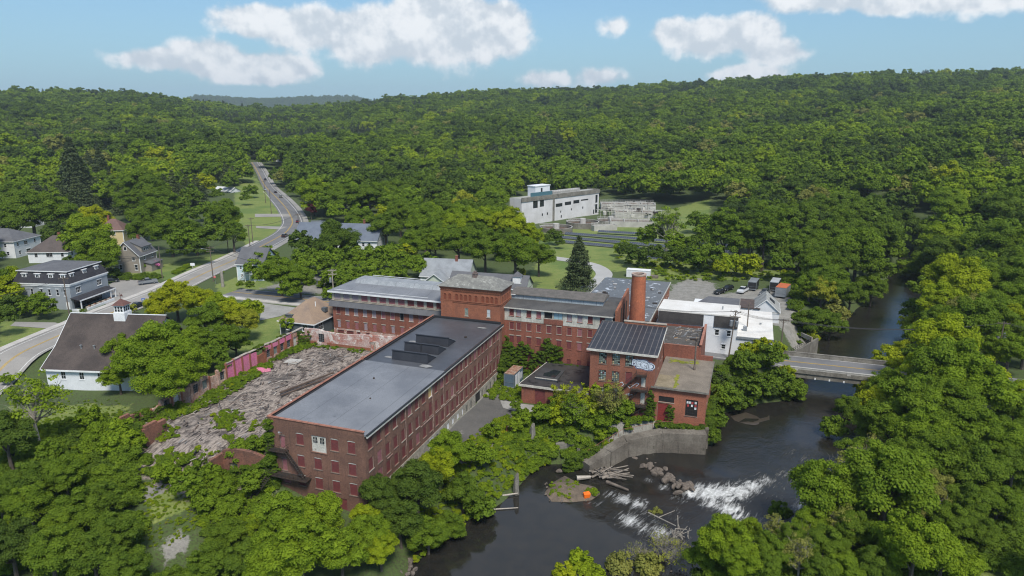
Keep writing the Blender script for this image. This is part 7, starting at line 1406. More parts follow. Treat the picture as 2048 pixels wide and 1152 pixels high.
kind('mid', 5, dec(52, 15000, .044, 1.30, 1.0, 200, rmin=.15, rmax=.36))           # same, farther away
kind('tall', 3, dec(60, 20000, .038, 2.0, 1.65, 300, rmin=.16, rmax=.38))          # upright crown
kind('bush', 3, dec(34, 12000, .042, .62, .62, 400, rmin=.15, rmax=.40))           # shrub down to the ground
def sparse(i):
    m, B = crown(500 + i, 34, 2600, .038, leaf, 1.6, 1.15, .16, .30); return m, trunk_mesh(B, 500 + i, 1.6, bark_l if i else bark, .06, 20, True)
kind('sparse', 3, sparse)
def bare(i):
    m, B = crown(550 + i, 30, 420, .04, leaf, 1.2, 1.0, .16, .3); return m, trunk_mesh(B, 550 + i, 1.2, bark_l, .035, 24, True, 1.2)
kind('bare', 2, bare)
def pinek(h_):
    def f(i): m, _ = conifer(600 + i, 15, 13000, .046, needle, i < 2, height=h_); s = MB(); s.tube((0, 0, -.2), (0, 0, h_ * .95), .085, .02, 7); return m, s.mesh('trunk', bark)
    return f
kind('pine', 3, pinek(2.45)); kind('tpine', 2, pinek(4.0))
ZC = {'big': 1.30, 'mid': 1.30, 'tall': 2.0, 'bush': .62, 'sparse': 1.6, 'bare': 1.2, 'pine': 1.2, 'tpine': 2.0}
TINT = {'d': .20, 'm': .40, 'g': .5, 'b': .62, 'l': .80, 'y': .90, 'o': 1.0, 'p': .4}
CN = {'d': 'dark green', 'm': 'mid green', 'g': 'fresh green', 'b': 'bright green', 'l': 'light green', 'y': 'yellow green', 'o': 'olive green', 'p': 'blue green'}
trees = []                                            # (x, y, z, r, kind, tint, colour key, px, py, rpx)
rt_ = random.Random(77)
def add_tree(px, py, rp, k, col, r_fix=None):
    gz = -2.0; k0 = ZC[k]
    u = 576 - py; d = Vector((px - 1024, FPX * CT + u * ST, -FPX * ST + u * CT)); L = d.length; down = -d.z / L; rr_ = rp * L / FPX
    for _ in range(6):
        t = (CAMH - gz) / (down + k0 * (rp / L)); p = Vector((0, 0, CAMH)) + d.normalized() * t; gz = hz(p.x, p.y)
    R = rp / L * t; trees.append([p.x, p.y, gz, R, k, min(1, max(0, TINT[col] + rt_.uniform(-.06, .06))), col, px, py, rp])
for k, col, lst in (
    # lower left thicket
    ('big', 'm', ((150, 1020, 52), (205, 1000, 44), (225, 1070, 56), (100, 1100, 66), (185, 1110, 58))), ('big', 'g', ((60, 1010, 50), (120, 1050, 44))), ('big', 'd', ((12, 872, 58), (20, 1090, 62), (760, 985, 42), (835, 985, 62), (800, 1040, 50))),
    ('big', 'm', ((60, 960, 50), (130, 960, 45), (250, 1140, 50), (340, 1165, 40), (420, 1125, 48), (455, 1075, 42), (490, 1120, 50), (0, 1000, 45))),
    ('big', 'b', ((565, 1030, 62), (640, 1025, 58), (600, 1090, 78), (680, 1100, 55), (540, 1110, 60), (740, 1060, 48), (900, 948, 46))),
    ('big', 'l', ((730, 1035, 38), (760, 1095, 42), (880, 985, 40))),
    ('mid', 'm', ((925, 995, 40), (960, 1015, 30), (855, 1070, 45), (900, 1050, 36), (885, 880, 0.1))),
    ('bush', 'g', ((190, 885, 34), (150, 925, 34), (95, 915, 28), (250, 905, 36), (400, 958, 24), (440, 975, 34), (375, 985, 30), (250, 965, 34), (200, 950, 36), (460, 1010, 34), (505, 985, 26), (1042, 838, 17), (968, 925, 24), (1030, 820, 12), (935, 945, 26), (965, 975, 24), (410, 1010, 26), (480, 950, 24), (520, 945, 20))),
    ('bush', 'b', ((210, 860, 34), (180, 850, 26), (245, 880, 30), (270, 890, 24), (230, 910, 26), (1032, 862, 16), (985, 872, 16), (330, 965, 24), (420, 955, 24), (1050, 852, 16))),
    ('sparse', 'b', ((62, 795, 70),)), ('tall', 'b', ((10, 745, 14),)),
    # in front of the boiler house
    ('sparse', 'l', ((1132, 790, 34), (1150, 850, 36), (1118, 840, 26), (1200, 845, 30), (1170, 815, 24))), ('sparse', 'g', ((1150, 870, 34), (1105, 855, 24), (1722, 915, 42), (1740, 960, 42))), ('sparse', 'o', ((1215, 858, 40), (1190, 835, 28))), ('bush', 'g', ((1190, 900, 34), (1150, 905, 28), (1240, 890, 26), (1285, 890, 16), (1345, 862, 12), (1080, 845, 22), (1140, 795, 20), (1170, 800, 18), (1225, 905, 20), (1390, 850, 18), (1370, 858, 14), (1090, 875, 20))),
    ('bush', 'b', ((1375, 840, 20), (1395, 830, 16), (1200, 920, 16), (1260, 850, 12))),
    # right of the low engine house, along the bridge
    ('mid', 'm', ((1430, 832, 28), (1450, 800, 28), (1485, 778, 28), (1505, 785, 30), (1560, 782, 30), (1592, 784, 22), (1535, 770, 28), (1425, 870, 20), (1596, 768, 18))), ('mid', 'l', ((1520, 756, 20), (1490, 752, 18), (1572, 760, 20), (1548, 750, 18))), ('mid', 'd', ((1440, 790, 20), (1470, 810, 22), (1540, 798, 18))),
    # right bank
    ('big', 'l', ((1915, 555, 62), (1880, 600, 46), (1950, 590, 44), (1895, 690, 72), (1850, 745, 50), (1950, 740, 58), (2010, 790, 46))),
    ('big', 'g', ((1935, 650, 60), (1985, 640, 50), (1880, 640, 44), (2020, 700, 48), (1830, 800, 62), (1900, 800, 60), (1780, 770, 44), (1780, 840, 58), (1850, 860, 62), (1930, 850, 66), (2000, 880, 60), (1970, 560, 50), (2020, 600, 50))),
    ('big', 'm', ((1745, 850, 44), (1700, 815, 34), (1870, 910, 62), (1950, 930, 62), (2030, 930, 52), (1720, 905, 44), (1790, 920, 50), (2000, 1000, 48), (1940, 1000, 50), (1690, 760, 0.1), (2030, 820, 44), (1670, 860, 28))),
    ('tall', 'm', ((1835, 650, 24), (1830, 700, 28))), ('mid', 'o', ((1760, 945, 42), (1800, 985, 44), (1830, 1010, 44), (1870, 975, 44))), ('sparse', 'o', ((1700, 930, 52), (1745, 900, 36), (1860, 985, 40), (1560, 1050, 36), (1680, 1040, 44), (1600, 1110, 44))),
    ('big', 'b', ((1830, 1100, 78), (1885, 1110, 60), (1780, 1085, 40), (1620, 1040, 40), (1450, 1080, 56), (1410, 1110, 38), (1480, 1120, 46), (1500, 1060, 34), (1690, 1140, 46))),
    ('mid', 'm', ((1545, 1100, 46), (1650, 1085, 46), (1710, 1060, 46), (1560, 1020, 26), (1750, 1130, 46), (1640, 1140, 44), (1530, 1140, 40), (1900, 1040, 44), (1580, 1070, 36), (1920, 1130, 40), (1960, 1060, 38))), ('mid', 'l', ((1160, 1125, 30), (1130, 1150, 24), (1190, 1145, 24), (1660, 1010, 26))),
    ('bare', 'o', ((1330, 1085, 44), (1280, 1105, 36), (1360, 1110, 40), (1240, 1130, 30), (1620, 1075, 36), (1300, 1135, 30), (1310, 1030, 16))),
    # upstream left bank and behind the mill yard
    ('big', 'm', ((1715, 525, 62), (1680, 560, 40), (1650, 600, 44), (1625, 640, 34), (1660, 650, 34), (1620, 580, 32), (1745, 575, 36), (1700, 590, 34), (1755, 545, 30))), ('mid', 'o', ((1640, 615, 36), (1670, 620, 30))), ('bush', 'l', ((1462, 535, 26), (1495, 540, 26), (1440, 550, 18), (1625, 680, 16), (1600, 665, 12))),
    ('tall', 'm', ((1450, 460, 40), (1480, 480, 32), (1425, 490, 28), (1395, 500, 26), (1530, 470, 38), (1560, 460, 38))), ('sparse', 'g', ((1335, 445, 42), (1300, 465, 26), (1350, 480, 26))), ('bush', 'd', ((1250, 515, 20), (1275, 520, 24), (1310, 525, 20), (1345, 525, 22), (1375, 530, 20), (1400, 535, 18), (1430, 520, 18))), ('bush', 'b', ((1240, 505, 14), (1250, 500, 12))),
    ('big', 'm', ((1600, 440, 44), (1645, 470, 44), (1600, 500, 36), (1540, 500, 30), (1690, 455, 40), (1560, 530, 26), (1510, 430, 36))),
    ('pine', 'p', ((1157, 534, 42), (148, 348, 52), (200, 330, 34), (1085, 405, 18))), ('tpine', 'p', ((410, 400, 22), (378, 415, 20), (458, 355, 15), (500, 368, 14), (432, 380, 15), (490, 385, 13))),
    ('tall', 'm', ((1405, 455, 26), (1380, 480, 22), (1430, 440, 30), (1350, 500, 16), (1400, 420, 24))), ('big', 'g', ((745, 505, 30), (785, 500, 30), (830, 490, 34), (700, 505, 24), (660, 520, 26), (870, 485, 34), (800, 525, 24), (690, 535, 24), (610, 515, 26))), ('big', 'g', ((1838, 618, 30), (1850, 575, 28), (1818, 528, 26), (1792, 506, 24), (1845, 535, 26))), ('big', 'l', ((1803, 700, 32), (1778, 728, 30), (1748, 752, 32), (1742, 782, 32), (1800, 745, 34), (1765, 795, 34), (1740, 815, 30), (1822, 650, 26))), ('tall', 'g', ((800, 535, 18), (720, 512, 18), (690, 545, 20), (745, 545, 20), (850, 505, 26), (780, 500, 20))), ('mid', 'd', ((1110, 470, 16), (1095, 480, 14), (1120, 485, 10))),
    # belt between the street and the mill
    ('big', 'l', ((1020, 455, 44), (955, 445, 40), (905, 450, 38), (1060, 470, 34))), ('big', 'm', ((1030, 505, 46), (970, 495, 44), (1078, 510, 34), (915, 485, 40), (860, 470, 40), (950, 470, 34))), ('tall', 'y', ((802, 485, 27),)), ('tall', 'g', ((830, 520, 24), (790, 530, 24), (735, 530, 26), (770, 540, 22), (705, 540, 24), (755, 505, 22))),
    ('big', 'd', ((672, 480, 44), (600, 493, 28), (650, 505, 26), (630, 487, 22))), ('big', 'g', ((560, 540, 42), (525, 520, 28), (600, 555, 34), (535, 555, 28), (580, 575, 24), (640, 525, 24), (615, 540, 24))), ('tall', 'b', ((655, 575, 13), (645, 520, 16))), ('big', 'g', ((512, 530, 24), (535, 515, 24))), ('mid', 'g', ((665, 545, 24), (700, 560, 18), (690, 515, 24))),
    ('mid', 'm', ((690, 400, 38), (740, 395, 38), (660, 410, 28), (790, 385, 34), (640, 370, 30), (610, 350, 28), (580, 330, 24), (700, 370, 30), (835, 430, 38), (880, 420, 36), (800, 430, 34), (770, 450, 34), (720, 440, 34))), ('mid', 'y', ((775, 425, 28), (705, 350, 24), (930, 410, 32))), ('bush', 'o', ((1040, 555, 12),)),
    # left village
    ('big', 'b', ((175, 460, 44), (195, 500, 44), (150, 480, 30), (325, 690, 72), (248, 700, 40), (236, 748, 34), (228, 712, 30), (262, 675, 42), (290, 720, 55), (370, 730, 55), (330, 760, 52), (260, 720, 40), (385, 680, 44))), ('big', 'y', ((190, 440, 34), (350, 590, 42), (395, 600, 38), (320, 610, 36), (455, 630, 40), (490, 640, 34))), ('big', 'm', ((205, 520, 32), (285, 375, 48), (315, 395, 38), (255, 400, 34), (300, 430, 40), (285, 460, 34), (340, 460, 42), (390, 465, 36), (370, 490, 30), (60, 420, 52), (110, 430, 42), (30, 440, 40), (450, 430, 36), (465, 465, 32), (430, 470, 30), (345, 410, 30), (410, 640, 44), (440, 680, 44), (470, 680, 36), (425, 710, 30), (430, 440, 26), (20, 400, 40))),
    ('big', 'l', ((10, 560, 40), (15, 590, 30), (440, 610, 34), (500, 620, 26))), ('mid', 'd', ((8, 640, 26), (20, 610, 22), (225, 540, 14), (400, 500, 24), (360, 500, 24), (110, 460, 26), (140, 520, 14))), ('bush', 'g', ((60, 620, 22), (90, 625, 22), (40, 615, 20), (82, 610, 16), (400, 555, 0.1), (480, 575, 8), (500, 578, 9), (165, 625, 5), (285, 580, 0.1), (285, 537, 9))), ('mid', 'y', ((258, 614, 14),)), ('mid', 'b', ((578, 648, 17), (460, 345, 14))),
    ('bush', 'b', ((446, 545, 3), (320, 555, .1))), ('mid', 'l', ((127, 512, 9), (470, 440, 10)))):
    for px_, py_, rp_ in lst:
        if rp_ > 2: add_tree(px_, py_, rp_, k, col)
# shapes in the picture that stay open: (polygon in 2048 px, kept clear of scattered crowns)
OPEN = [[(500, 345), (540, 345), (640, 440), (640, 478), (500, 520), (440, 560), (440, 520), (500, 490), (505, 440)],
        [(1010, 370), (1230, 370), (1440, 385), (1420, 520), (1230, 520), (1220, 560), (1190, 620), (1620, 620), (1640, 700), (1760, 740), (1600, 900), (1560, 960), (1560, 1020), (1380, 1160), (820, 1160), (830, 1080), (980, 990), (760, 900), (520, 1010), (500, 940), (300, 1000), (330, 1110), (290, 1110), (200, 880), (0, 900), (0, 400), (520, 400), (640, 440), (800, 440), (845, 515), (1060, 528), (1100, 520), (1060, 460)],
        [(1680, 640), (1760, 540), (1860, 540), (1850, 700), (1690, 740), (1640, 700)], [(435, 340), (520, 340), (520, 400), (435, 400)], [(1220, 500), (1600, 530), (1600, 620), (1220, 620)], [(1700, 1100), (1960, 1090), (2048, 1060), (2048, 1160), (1900, 1160)], [(240, 232), (285, 232), (285, 255), (240, 255)], [(522, 315), (548, 315), (548, 335), (522, 335)]]
def blocked(x, y, z, R, zc):
    for q in (((x, y, z),) if math.hypot(x, y) < 330 else ()) + ((x, y, z + zc * R), (x, y, z + (zc + .8) * R), (x - .8 * R, y, z + zc * R), (x + .8 * R, y, z + zc * R)):
        u, v = proj(*q)
        for pl in OPEN:
            if in_poly(np.array([u]), np.array([v]), pl)[0]: return True
    return False
pts = []
rg = np.random.default_rng(12)
r_ = 95.0; manual = np.array([(t[0], t[1], t[3]) for t in trees])
def near_manual(x, y, R): return bool((np.hypot(manual[:, 0] - x, manual[:, 1] - y) < manual[:, 2] * .75 + R * .35).any())
cand = []
while r_ < 2000:
    s_ = np.interp(r_, [90, 300, 900, 2000], [9.0, 12.0, 14.5, 18.0]); n = int(1.5 * r_ / s_)
    for i in range(n):
        a = -.75 + 1.5 * (i + rg.uniform(0, 1)) / n; rr_ = r_ + rg.uniform(-.5, .5) * s_; cand.append((rr_ * math.sin(a), rr_ * math.cos(a), s_))
    r_ += s_ * .86
r_ = 5200.0
while r_ < 6050:
    n = int(.62 * r_ / 26)
    for i in range(n): a = -.55 + .62 * (i + rg.uniform(0, 1)) / n; cand.append((r_ * math.sin(a), r_ * math.cos(a), 26.0))
    r_ += 22
cand = np.array(cand); H_ = hgt(cand[:, 0], cand[:, 1]); inr = in_poly(cand[:, 0], cand[:, 1], RIV); keep = ~inr
pu_ = [proj(cand[i, 0], cand[i, 1], H_[i] + 8) for i in range(len(cand))]
road_d = np.minimum(seg_dist(cand[:, 0], cand[:, 1], [(p.x, p.y) for p in road1], False), seg_dist(cand[:, 0], cand[:, 1], [(p.x, p.y) for p in cross], False))
def nz2(x, y, s, o): return math.sin(x / s + o) * math.cos(y / s * 1.13 - o * 2) + .6 * math.sin(x / s * 2.3 - y / s * 1.7 + o)
for i, (x, y, s_) in enumerate(cand):
    if not keep[i]: continue
    u, v = pu_[i]; r0 = math.hypot(x, y)
    if u < -130 or u > 2180: continue
    if r0 < 330 and v < 0: continue
    if r0 < 175 and u < 1400: continue
    if road_d[i] < 11: continue
    con = nz2(x, y, 95, 1.0) + rt_.gauss(0, .55); px_ = u
    isp = con > (1.35 if px_ > 1000 else 1.05) and r0 > 330
    if 380 < px_ < 760 and 900 < r0 < 3000 and con > .2: isp = True
    R = s_ * (rt_.uniform(.36, .52) if rt_.random() < .35 else rt_.uniform(.52, .78)); z = H_[i]
    k = 'pine' if isp else 'mid';
    if isp: R *= .85
    if r0 < 700:
        if blocked(x, y, z, R, 1.3 if not isp else 2.0) or near_manual(x, y, R): continue
    tn = nz2(x, y, 60, 3.0) * .16 + .40 + rt_.gauss(0, .15)
    if rt_.random() < .03 and r0 < 1300: tn = 1.0
    elif tn > .86: tn = .80
    if px_ < 560 and 380 < r0 < 640: tn += .16
    if r0 > 1150: tn -= .04
    if r0 > 5000: tn = .3
    trees.append([x, y, z, R, k, min(1, max(.02, tn)), None, u, v, R / r0 * FPX])
trees.sort(key=lambda t: -t[9])
NEAR = 300
def ckey(tn): return 'dark green' if tn < .22 else 'mid green' if tn < .44 else 'fresh green' if tn < .56 else 'bright green' if tn < .69 else 'light green' if tn < .82 else 'yellow green' if tn < .96 else 'olive green'
REG = [((-200, 200, 900, 1300), 'in the lower left corner thicket'), ((200, 540, 860, 1300), 'below the rubble yard'), ((-200, 240, 820, 900), 'behind the left lawn'), ((540, 820, 900, 1300), 'in front of the wing end wall'), ((820, 1060, 800, 1300), 'on the bank below the driveway'),
       ((1060, 1320, 770, 960), 'before the boiler house'), ((1320, 1420, 800, 900), 'under the engine house door'), ((1060, 1420, 960, 1300), 'at the bottom beside the rapids'), ((1400, 1640, 680, 920), 'between the engine house and bridge'), ((1400, 2300, 960, 1300), 'on the right bank at the bottom'),
       ((1640, 2300, 740, 960), 'on the right bank below the bridge'), ((1780, 2300, 500, 740), 'on the right bank above the bridge'), ((1560, 1780, 500, 740), 'upstream on the left bank'), ((1200, 1560, 380, 600), 'behind the gravel lot'), ((1080, 1200, 380, 600), 'on the lawn by the pale drive'),
       ((840, 1080, 380, 600), 'left of the treatment plant'), ((480, 840, 425, 620), 'between the bend and cross mill'), ((240, 520, 560, 860), 'between the barn and ruined wall'), ((-200, 240, 540, 860), 'near the barn and lawns at left'), ((-200, 480, 380, 560), 'among the houses at left'), ((480, 840, 280, 425), 'right of the far road'), ((-200, 480, 0, 380), 'in the woods above the houses'), ((840, 1600, 0, 400), 'behind the treatment plant'), ((1500, 2300, 0, 520), 'in the forest upstream')]
buckets = {}
ORD = ['first', 'second', 'third', 'fourth', 'fifth', 'sixth', 'seventh', 'eighth', 'ninth', 'tenth', 'eleventh', 'twelfth', 'thirteenth', 'fourteenth', 'fifteenth', 'sixteenth', 'seventeenth', 'eighteenth', 'nineteenth', 'twentieth']
KN = {'big': 'round leafy tree', 'mid': 'leafy tree', 'tall': 'tall upright tree', 'bush': 'low shrub', 'sparse': 'sparse open tree', 'bare': 'leafless twiggy bush', 'pine': 'broad conifer', 'tpine': 'narrow tall conifer'}
NM = {'tpine': ('pine_tree', 'conifer'), 'big': ('broadleaf_tree', 'tree'), 'mid': ('broadleaf_tree', 'tree'), 'tall': ('upright_tree', 'tree'), 'bush': ('shrub', 'shrub'), 'sparse': ('sparse_tree', 'tree'), 'bare': ('bare_shrub', 'shrub'), 'pine': ('pine_tree', 'conifer')}
ntree = 0
for t in trees[:NEAR]:
    x, y, z, R, k, tn, _, px_, py_, rp_ = t
    if k == 'mid' and rp_ > 33: k = 'big'
    pass
    cm_, tm_ = rt_.choice(KIND[k]); yaw = rt_.uniform(0, 6.28); nm_, cat = NM[k]
    e = thing(nm_, None, cat, (x, y, z - .1), yaw)
    sz_ = R * rt_.uniform(.94, 1.08)
    c = put('crown', cm_, e, (0, 0, 0), 0, (R, R, sz_)); c.color = (1, 1, 1, tn); put('trunk', tm_, e, (0, 0, 0), 0, (R, R, sz_))
    reg = next((n_ for (a, b, c_, d), n_ in REG if a <= px_ < b and c_ <= py_ < d), 'in the forest beyond')
    buckets.setdefault((ckey(tn) if 'pine' not in k else 'blue green', KN[k], reg), []).append((px_, py_, e))
for (cn, kn, reg), lst in buckets.items():
    lst.sort(key=lambda q: q[0])
    for i, (_, _, e) in enumerate(lst):
        o_ = '' if len(lst) == 1 else (', ' + ORD[i] + ' from the left' if i < 20 else ', %dth from the left' % (i + 1))
        e['label'] = '%s %s %s%s' % (cn, kn, reg, o_); e['group'] = 'trees and shrubs ' + reg
# the far woods: one mass, instanced from light crowns of the same kinds
FK = [crown(700 + i, 34, 3000, .078, leaf_f, 1.1, .9 + .12 * (i % 2), .18, .40, name='far_crown')[0] for i in range(4)] + [conifer(750 + i, 12, 2800, .075, needle_f, i == 0, 'far_conifer')[0] for i in range(2)]
def instancer(name, label, recs, meshes):
    me = bpy.data.meshes.new(name); me.vertices.add(len(recs)); me.vertices.foreach_set('co', np.array([(q[0], q[1], q[2]) for q in recs], np.float32).ravel())
    for an, vals, ty in (('sc', [q[3] for q in recs], 'FLOAT'), ('rot', [rt_.uniform(0, 6.28) for _ in recs], 'FLOAT'), ('tint', [q[5] for q in recs], 'FLOAT'), ('kd', [q[4] for q in recs], 'INT')):
        at = me.attributes.new(an, ty, 'POINT'); at.data.foreach_set('value', np.array(vals, np.int32 if ty == 'INT' else np.float32))
    me.update(); o = bpy.data.objects.new(name, me); COL.objects.link(o); tag(o, label, None, None, 'stuff')
    ng = bpy.data.node_groups.new(name, 'GeometryNodeTree'); ng.interface.new_socket('Geometry', in_out='INPUT', socket_type='NodeSocketGeometry'); ng.interface.new_socket('Geometry', in_out='OUTPUT', socket_type='NodeSocketGeometry')
    gi = ng.nodes.new('NodeGroupInput'); go = ng.nodes.new('NodeGroupOutput'); jn = ng.nodes.new('GeometryNodeJoinGeometry')
    def na(n_, t_): q = ng.nodes.new('GeometryNodeInputNamedAttribute'); q.data_type = t_; q.inputs[0].default_value = n_; return q.outputs[0]
    for i, m_ in enumerate(meshes):
        src = ng.nodes.new('GeometryNodeObjectInfo'); src.inputs['Object'].default_value = SRC[m_.name]; src.inputs['As Instance'].default_value = True
        ip = ng.nodes.new('GeometryNodeInstanceOnPoints'); cmpn = ng.nodes.new('FunctionNodeCompare'); cmpn.data_type = 'INT'; cmpn.operation = 'EQUAL'
        ng.links.new(na('kd', 'INT'), cmpn.inputs[2]); cmpn.inputs[3].default_value = i
        cx = ng.nodes.new('ShaderNodeCombineXYZ'); ng.links.new(na('rot', 'FLOAT'), cx.inputs[2]); cs = ng.nodes.new('ShaderNodeCombineXYZ'); sca = na('sc', 'FLOAT')
        for j in range(3): ng.links.new(sca, cs.inputs[j])
        ng.links.new(gi.outputs[0], ip.inputs['Points']); ng.links.new(cmpn.outputs[0], ip.inputs['Selection']); ng.links.new(src.outputs['Geometry'], ip.inputs['Instance']); ng.links.new(cx.outputs[0], ip.inputs['Rotation']); ng.links.new(cs.outputs[0], ip.inputs['Scale'])
        ng.links.new(ip.outputs[0], jn.inputs[0])
    ng.links.new(jn.outputs[0], go.inputs[0]); md_ = o.modifiers.new('scatter', 'NODES'); md_.node_group = ng; return o
SRC = {}
far_ = [t for t in trees[NEAR:]]
# one real far tree of each kind stands on the slope; the forest repeats it
for i, m_ in enumerate(FK):
    o = bpy.data.objects.new('forest_tree', m_); COL.objects.link(o); t = far_[40 + i * 7]; o.location = (t[0], t[1] + 4, t[2]); o.scale = (t[3],) * 3; tag(o, ('rounded', 'loose', 'dense', 'flat topped', 'tiered conifer', 'drooping conifer')[i] + ' tree at the near edge of the far woods', None, 'trees at the edge of the woods', 'stuff'); SRC[m_.name] = o
instancer('forest', 'mixed broadleaf and pine forest covering the far slopes', [(t[0], t[1], t[2] - (.1 if t[4] == 'pine' else rt_.uniform(-.35, .35)) * t[3], t[3] * (1.12 if t[4] != 'pine' else 1.0), (4 + rt_.randrange(2)) if t[4] == 'pine' else rt_.randrange(4), t[5]) for t in far_], FK)
# undergrowth, vines and weeds
und = []
def scatter(poly, z, n, r0, r1, tint, inpx=True):
    Q = [P(*q, z)[:2] for q in poly] if inpx else [W(*q)[:2] for q in poly]; xs = [q[0] for q in Q]; ys = [q[1] for q in Q]; c = 0; g = 0
    while c < n and g < n * 30:
        g += 1; x, y = rt_.uniform(min(xs), max(xs)), rt_.uniform(min(ys), max(ys))
        if in_poly(np.array([x]), np.array([y]), Q)[0]: c += 1; und.append([x, y, 0, rt_.uniform(r0, r1), rt_.randrange(3), min(1, max(0, rt_.gauss(tint, .1)))])
    return
scatter([(830, 1100), (980, 985), (1050, 930), (1110, 895), (1100, 870), (1040, 840), (990, 860), (940, 900), (880, 960), (820, 1010)], -7, 900, .3, .75, .68)
scatter([(285, 990), (390, 980), (400, 1060), (300, 1110)], -4.5, 300, .12, .34, .66); scatter([(60, 800), (240, 795), (260, 830), (170, 880), (40, 880)], -2.5, 240, .12, .3, .6); scatter([(480, 920), (540, 930), (560, 1010), (500, 1010)], -4, 50, .5, 1.1, .5); scatter([(0, 930), (180, 860), (290, 900), (280, 1152), (0, 1152)], -4, 420, .8, 1.7, .42); scatter([(290, 945), (380, 950), (460, 960), (540, 970), (530, 1152), (420, 1152), (400, 1040), (385, 985), (290, 975)], -4, 260, .5, 1.1, .5)
scatter([(-48, 5), (-48, 38), (-45, 37), (-43.2, 24), (-43.5, 14), (-45, 5)], 0, 230, .35, .95, .55, False); scatter([(-48, 38), (-48, 51), (-44, 51.5), (-46.5, 40)], 0, 60, .4, .8, .45, False); scatter([(-44, 51.6), (-44, 49.5), (-22, 50), (-22, 51.8)], 0, 40, .3, .6, .5, False)
for b, a, l, n in ((-36, 12, 3.2, 60), (-33.5, 8.5, 2, 24), (-28.5, 11.5, 1.6, 20), (-30, 0, 3.0, 24), (-36, -2, 3, 20), (-25.5, 17, .7, 5), (-30, 5, 1.2, 12), (-41, 2, 3, 24)):
    for _ in range(n): q = W(b + rt_.gauss(0, l * .45), a + rt_.gauss(0, l * .45)); und.append([q[0], q[1], 0, rt_.uniform(.25, .7), rt_.randrange(3), rt_.gauss(.6, .1)])
scatter([(0.3, 46), (.3, 58), (8, 58), (8, 52.5), (13, 50), (13, 47.5), (8, 47)], 0, 170, .3, .9, .58, False); scatter([(12.5, 40), (14, 47), (35.5, 46.2), (45, 45.6), (38, 43.6), (31, 40.4), (27, 36), (22, 31), (16, 26), (11.5, 28)], 0, 420, .5, 1.3, .50, False)
scatter([(1225, 512), (1560, 528), (1575, 556), (1480, 566), (1300, 560)], -2, 260, .5, 1.2, .62); scatter([(1560, 560), (1590, 640), (1650, 700), (1640, 660), (1600, 540)], -2.5, 200, .6, 1.6, .4); scatter([(60, 835), (240, 800), (250, 830), (150, 890), (60, 880)], -1, 110, .3, .7, .55)
scatter([(1640, 1000), (2048, 960), (2048, 1152), (1400, 1152), (1400, 1110)], -5, 600, .8, 2.0, .38); scatter([(1390, 860), (1430, 810), (1600, 795), (1600, 725), (1480, 720), (1425, 780)], -6, 240, .6, 1.5, .4)
scatter([(230, 548), (325, 548), (322, 558), (232, 560)], .3, 90, .7, 1.1, .35); scatter([(350, 548), (385, 533), (378, 528), (345, 545)], .3, 60, .7, 1.0, .55); scatter([(610, 575), (680, 560), (850, 570), (850, 590), (660, 590)], -1, 120, .5, 1.3, .5); scatter([(1130, 590), (1200, 600), (1170, 612), (1050, 600)], -1.5, 30, .3, .6, .5)
scatter([(1100, 965), (1135, 955), (1170, 972), (1140, 996), (1100, 990)], -9.2, 60, .15, .42, .62); scatter([(1165, 978), (1195, 978), (1195, 995)], -9.2, 14, .3, .6, .62)
ua = np.array(und); H_ = hgt(ua[:, 0], ua[:, 1]); ok = (~in_poly(ua[:, 0], ua[:, 1], RIV)) | (ua[:, 3] < .62)
isl = in_poly(ua[:, 0], ua[:, 1], RIV); H_ = np.where(isl, WL + .35, H_)
und = [(u[0], u[1], h, u[3], int(u[4]), u[5]) for u, h, k_ in zip(ua, H_, ok) if k_]
# climbing vines on walls: leaf clumps on a vertical face, in mill coordinates
vines = []
def vine(b0, a0, b1, a1, z0, z1, n, out, shape=lambda u, v: True, r=(.35, .8)):
    c = 0; g = 0
    while c < n and g < n * 20:
        g += 1; u, v = rt_.random(), rt_.random()
        if not shape(u, v): continue
        c += 1; q = W(b0 + (b1 - b0) * u + out[0] * rt_.uniform(0, .5), a0 + (a1 - a0) * u + out[1] * rt_.uniform(0, .5), z0 + (z1 - z0) * v); vines.append((q[0], q[1], q[2] - .4, rt_.uniform(*r), rt_.randrange(3), min(1, max(0, rt_.gauss(.34, .08)))))
vine(2.2, 62.2, 13.6, 62.2, -5, 6.2, 300, (0, -1.2), lambda u, v: v < .62 + .3 * math.exp(-((u - .66) / .09) ** 2) + .1 * math.sin(u * 9)); vine(.4, 59.5, 2.2, 62, -5, 6.5, 130, (.8, -.4), lambda u, v: v < 1 - u * .5); vine(.3, 55.5, .3, 59, -5, 2.6, 90, (.9, 0), lambda u, v: v < .25 + u * .75)
vine(-17.3, -.2, -15.6, -.2, -5, 8.0, 130, (0, -.6), lambda u, v: u < .35 + .5 * (1 - v)); vine(-17.4, 0, -17.4, 4, -2, 7.0, 60, (-.5, 0)); vine(-22, -1.5, -17, -.6, -4, 1.5, 110, (0, -1.5), lambda u, v: v < .3 + .7 * u, (.5, 1.1)); vine(34.8, 46.3, 36.6, 46.3, -4.5, 2.4, 70, (0, -.3), lambda u, v: v < 1 - abs(u - .5) * .8, (.25, .5)); vine(38.8, 46.4, 40.3, 46.4, -4.5, -.6, 36, (0, -.3), lambda u, v: True, (.2, .4))
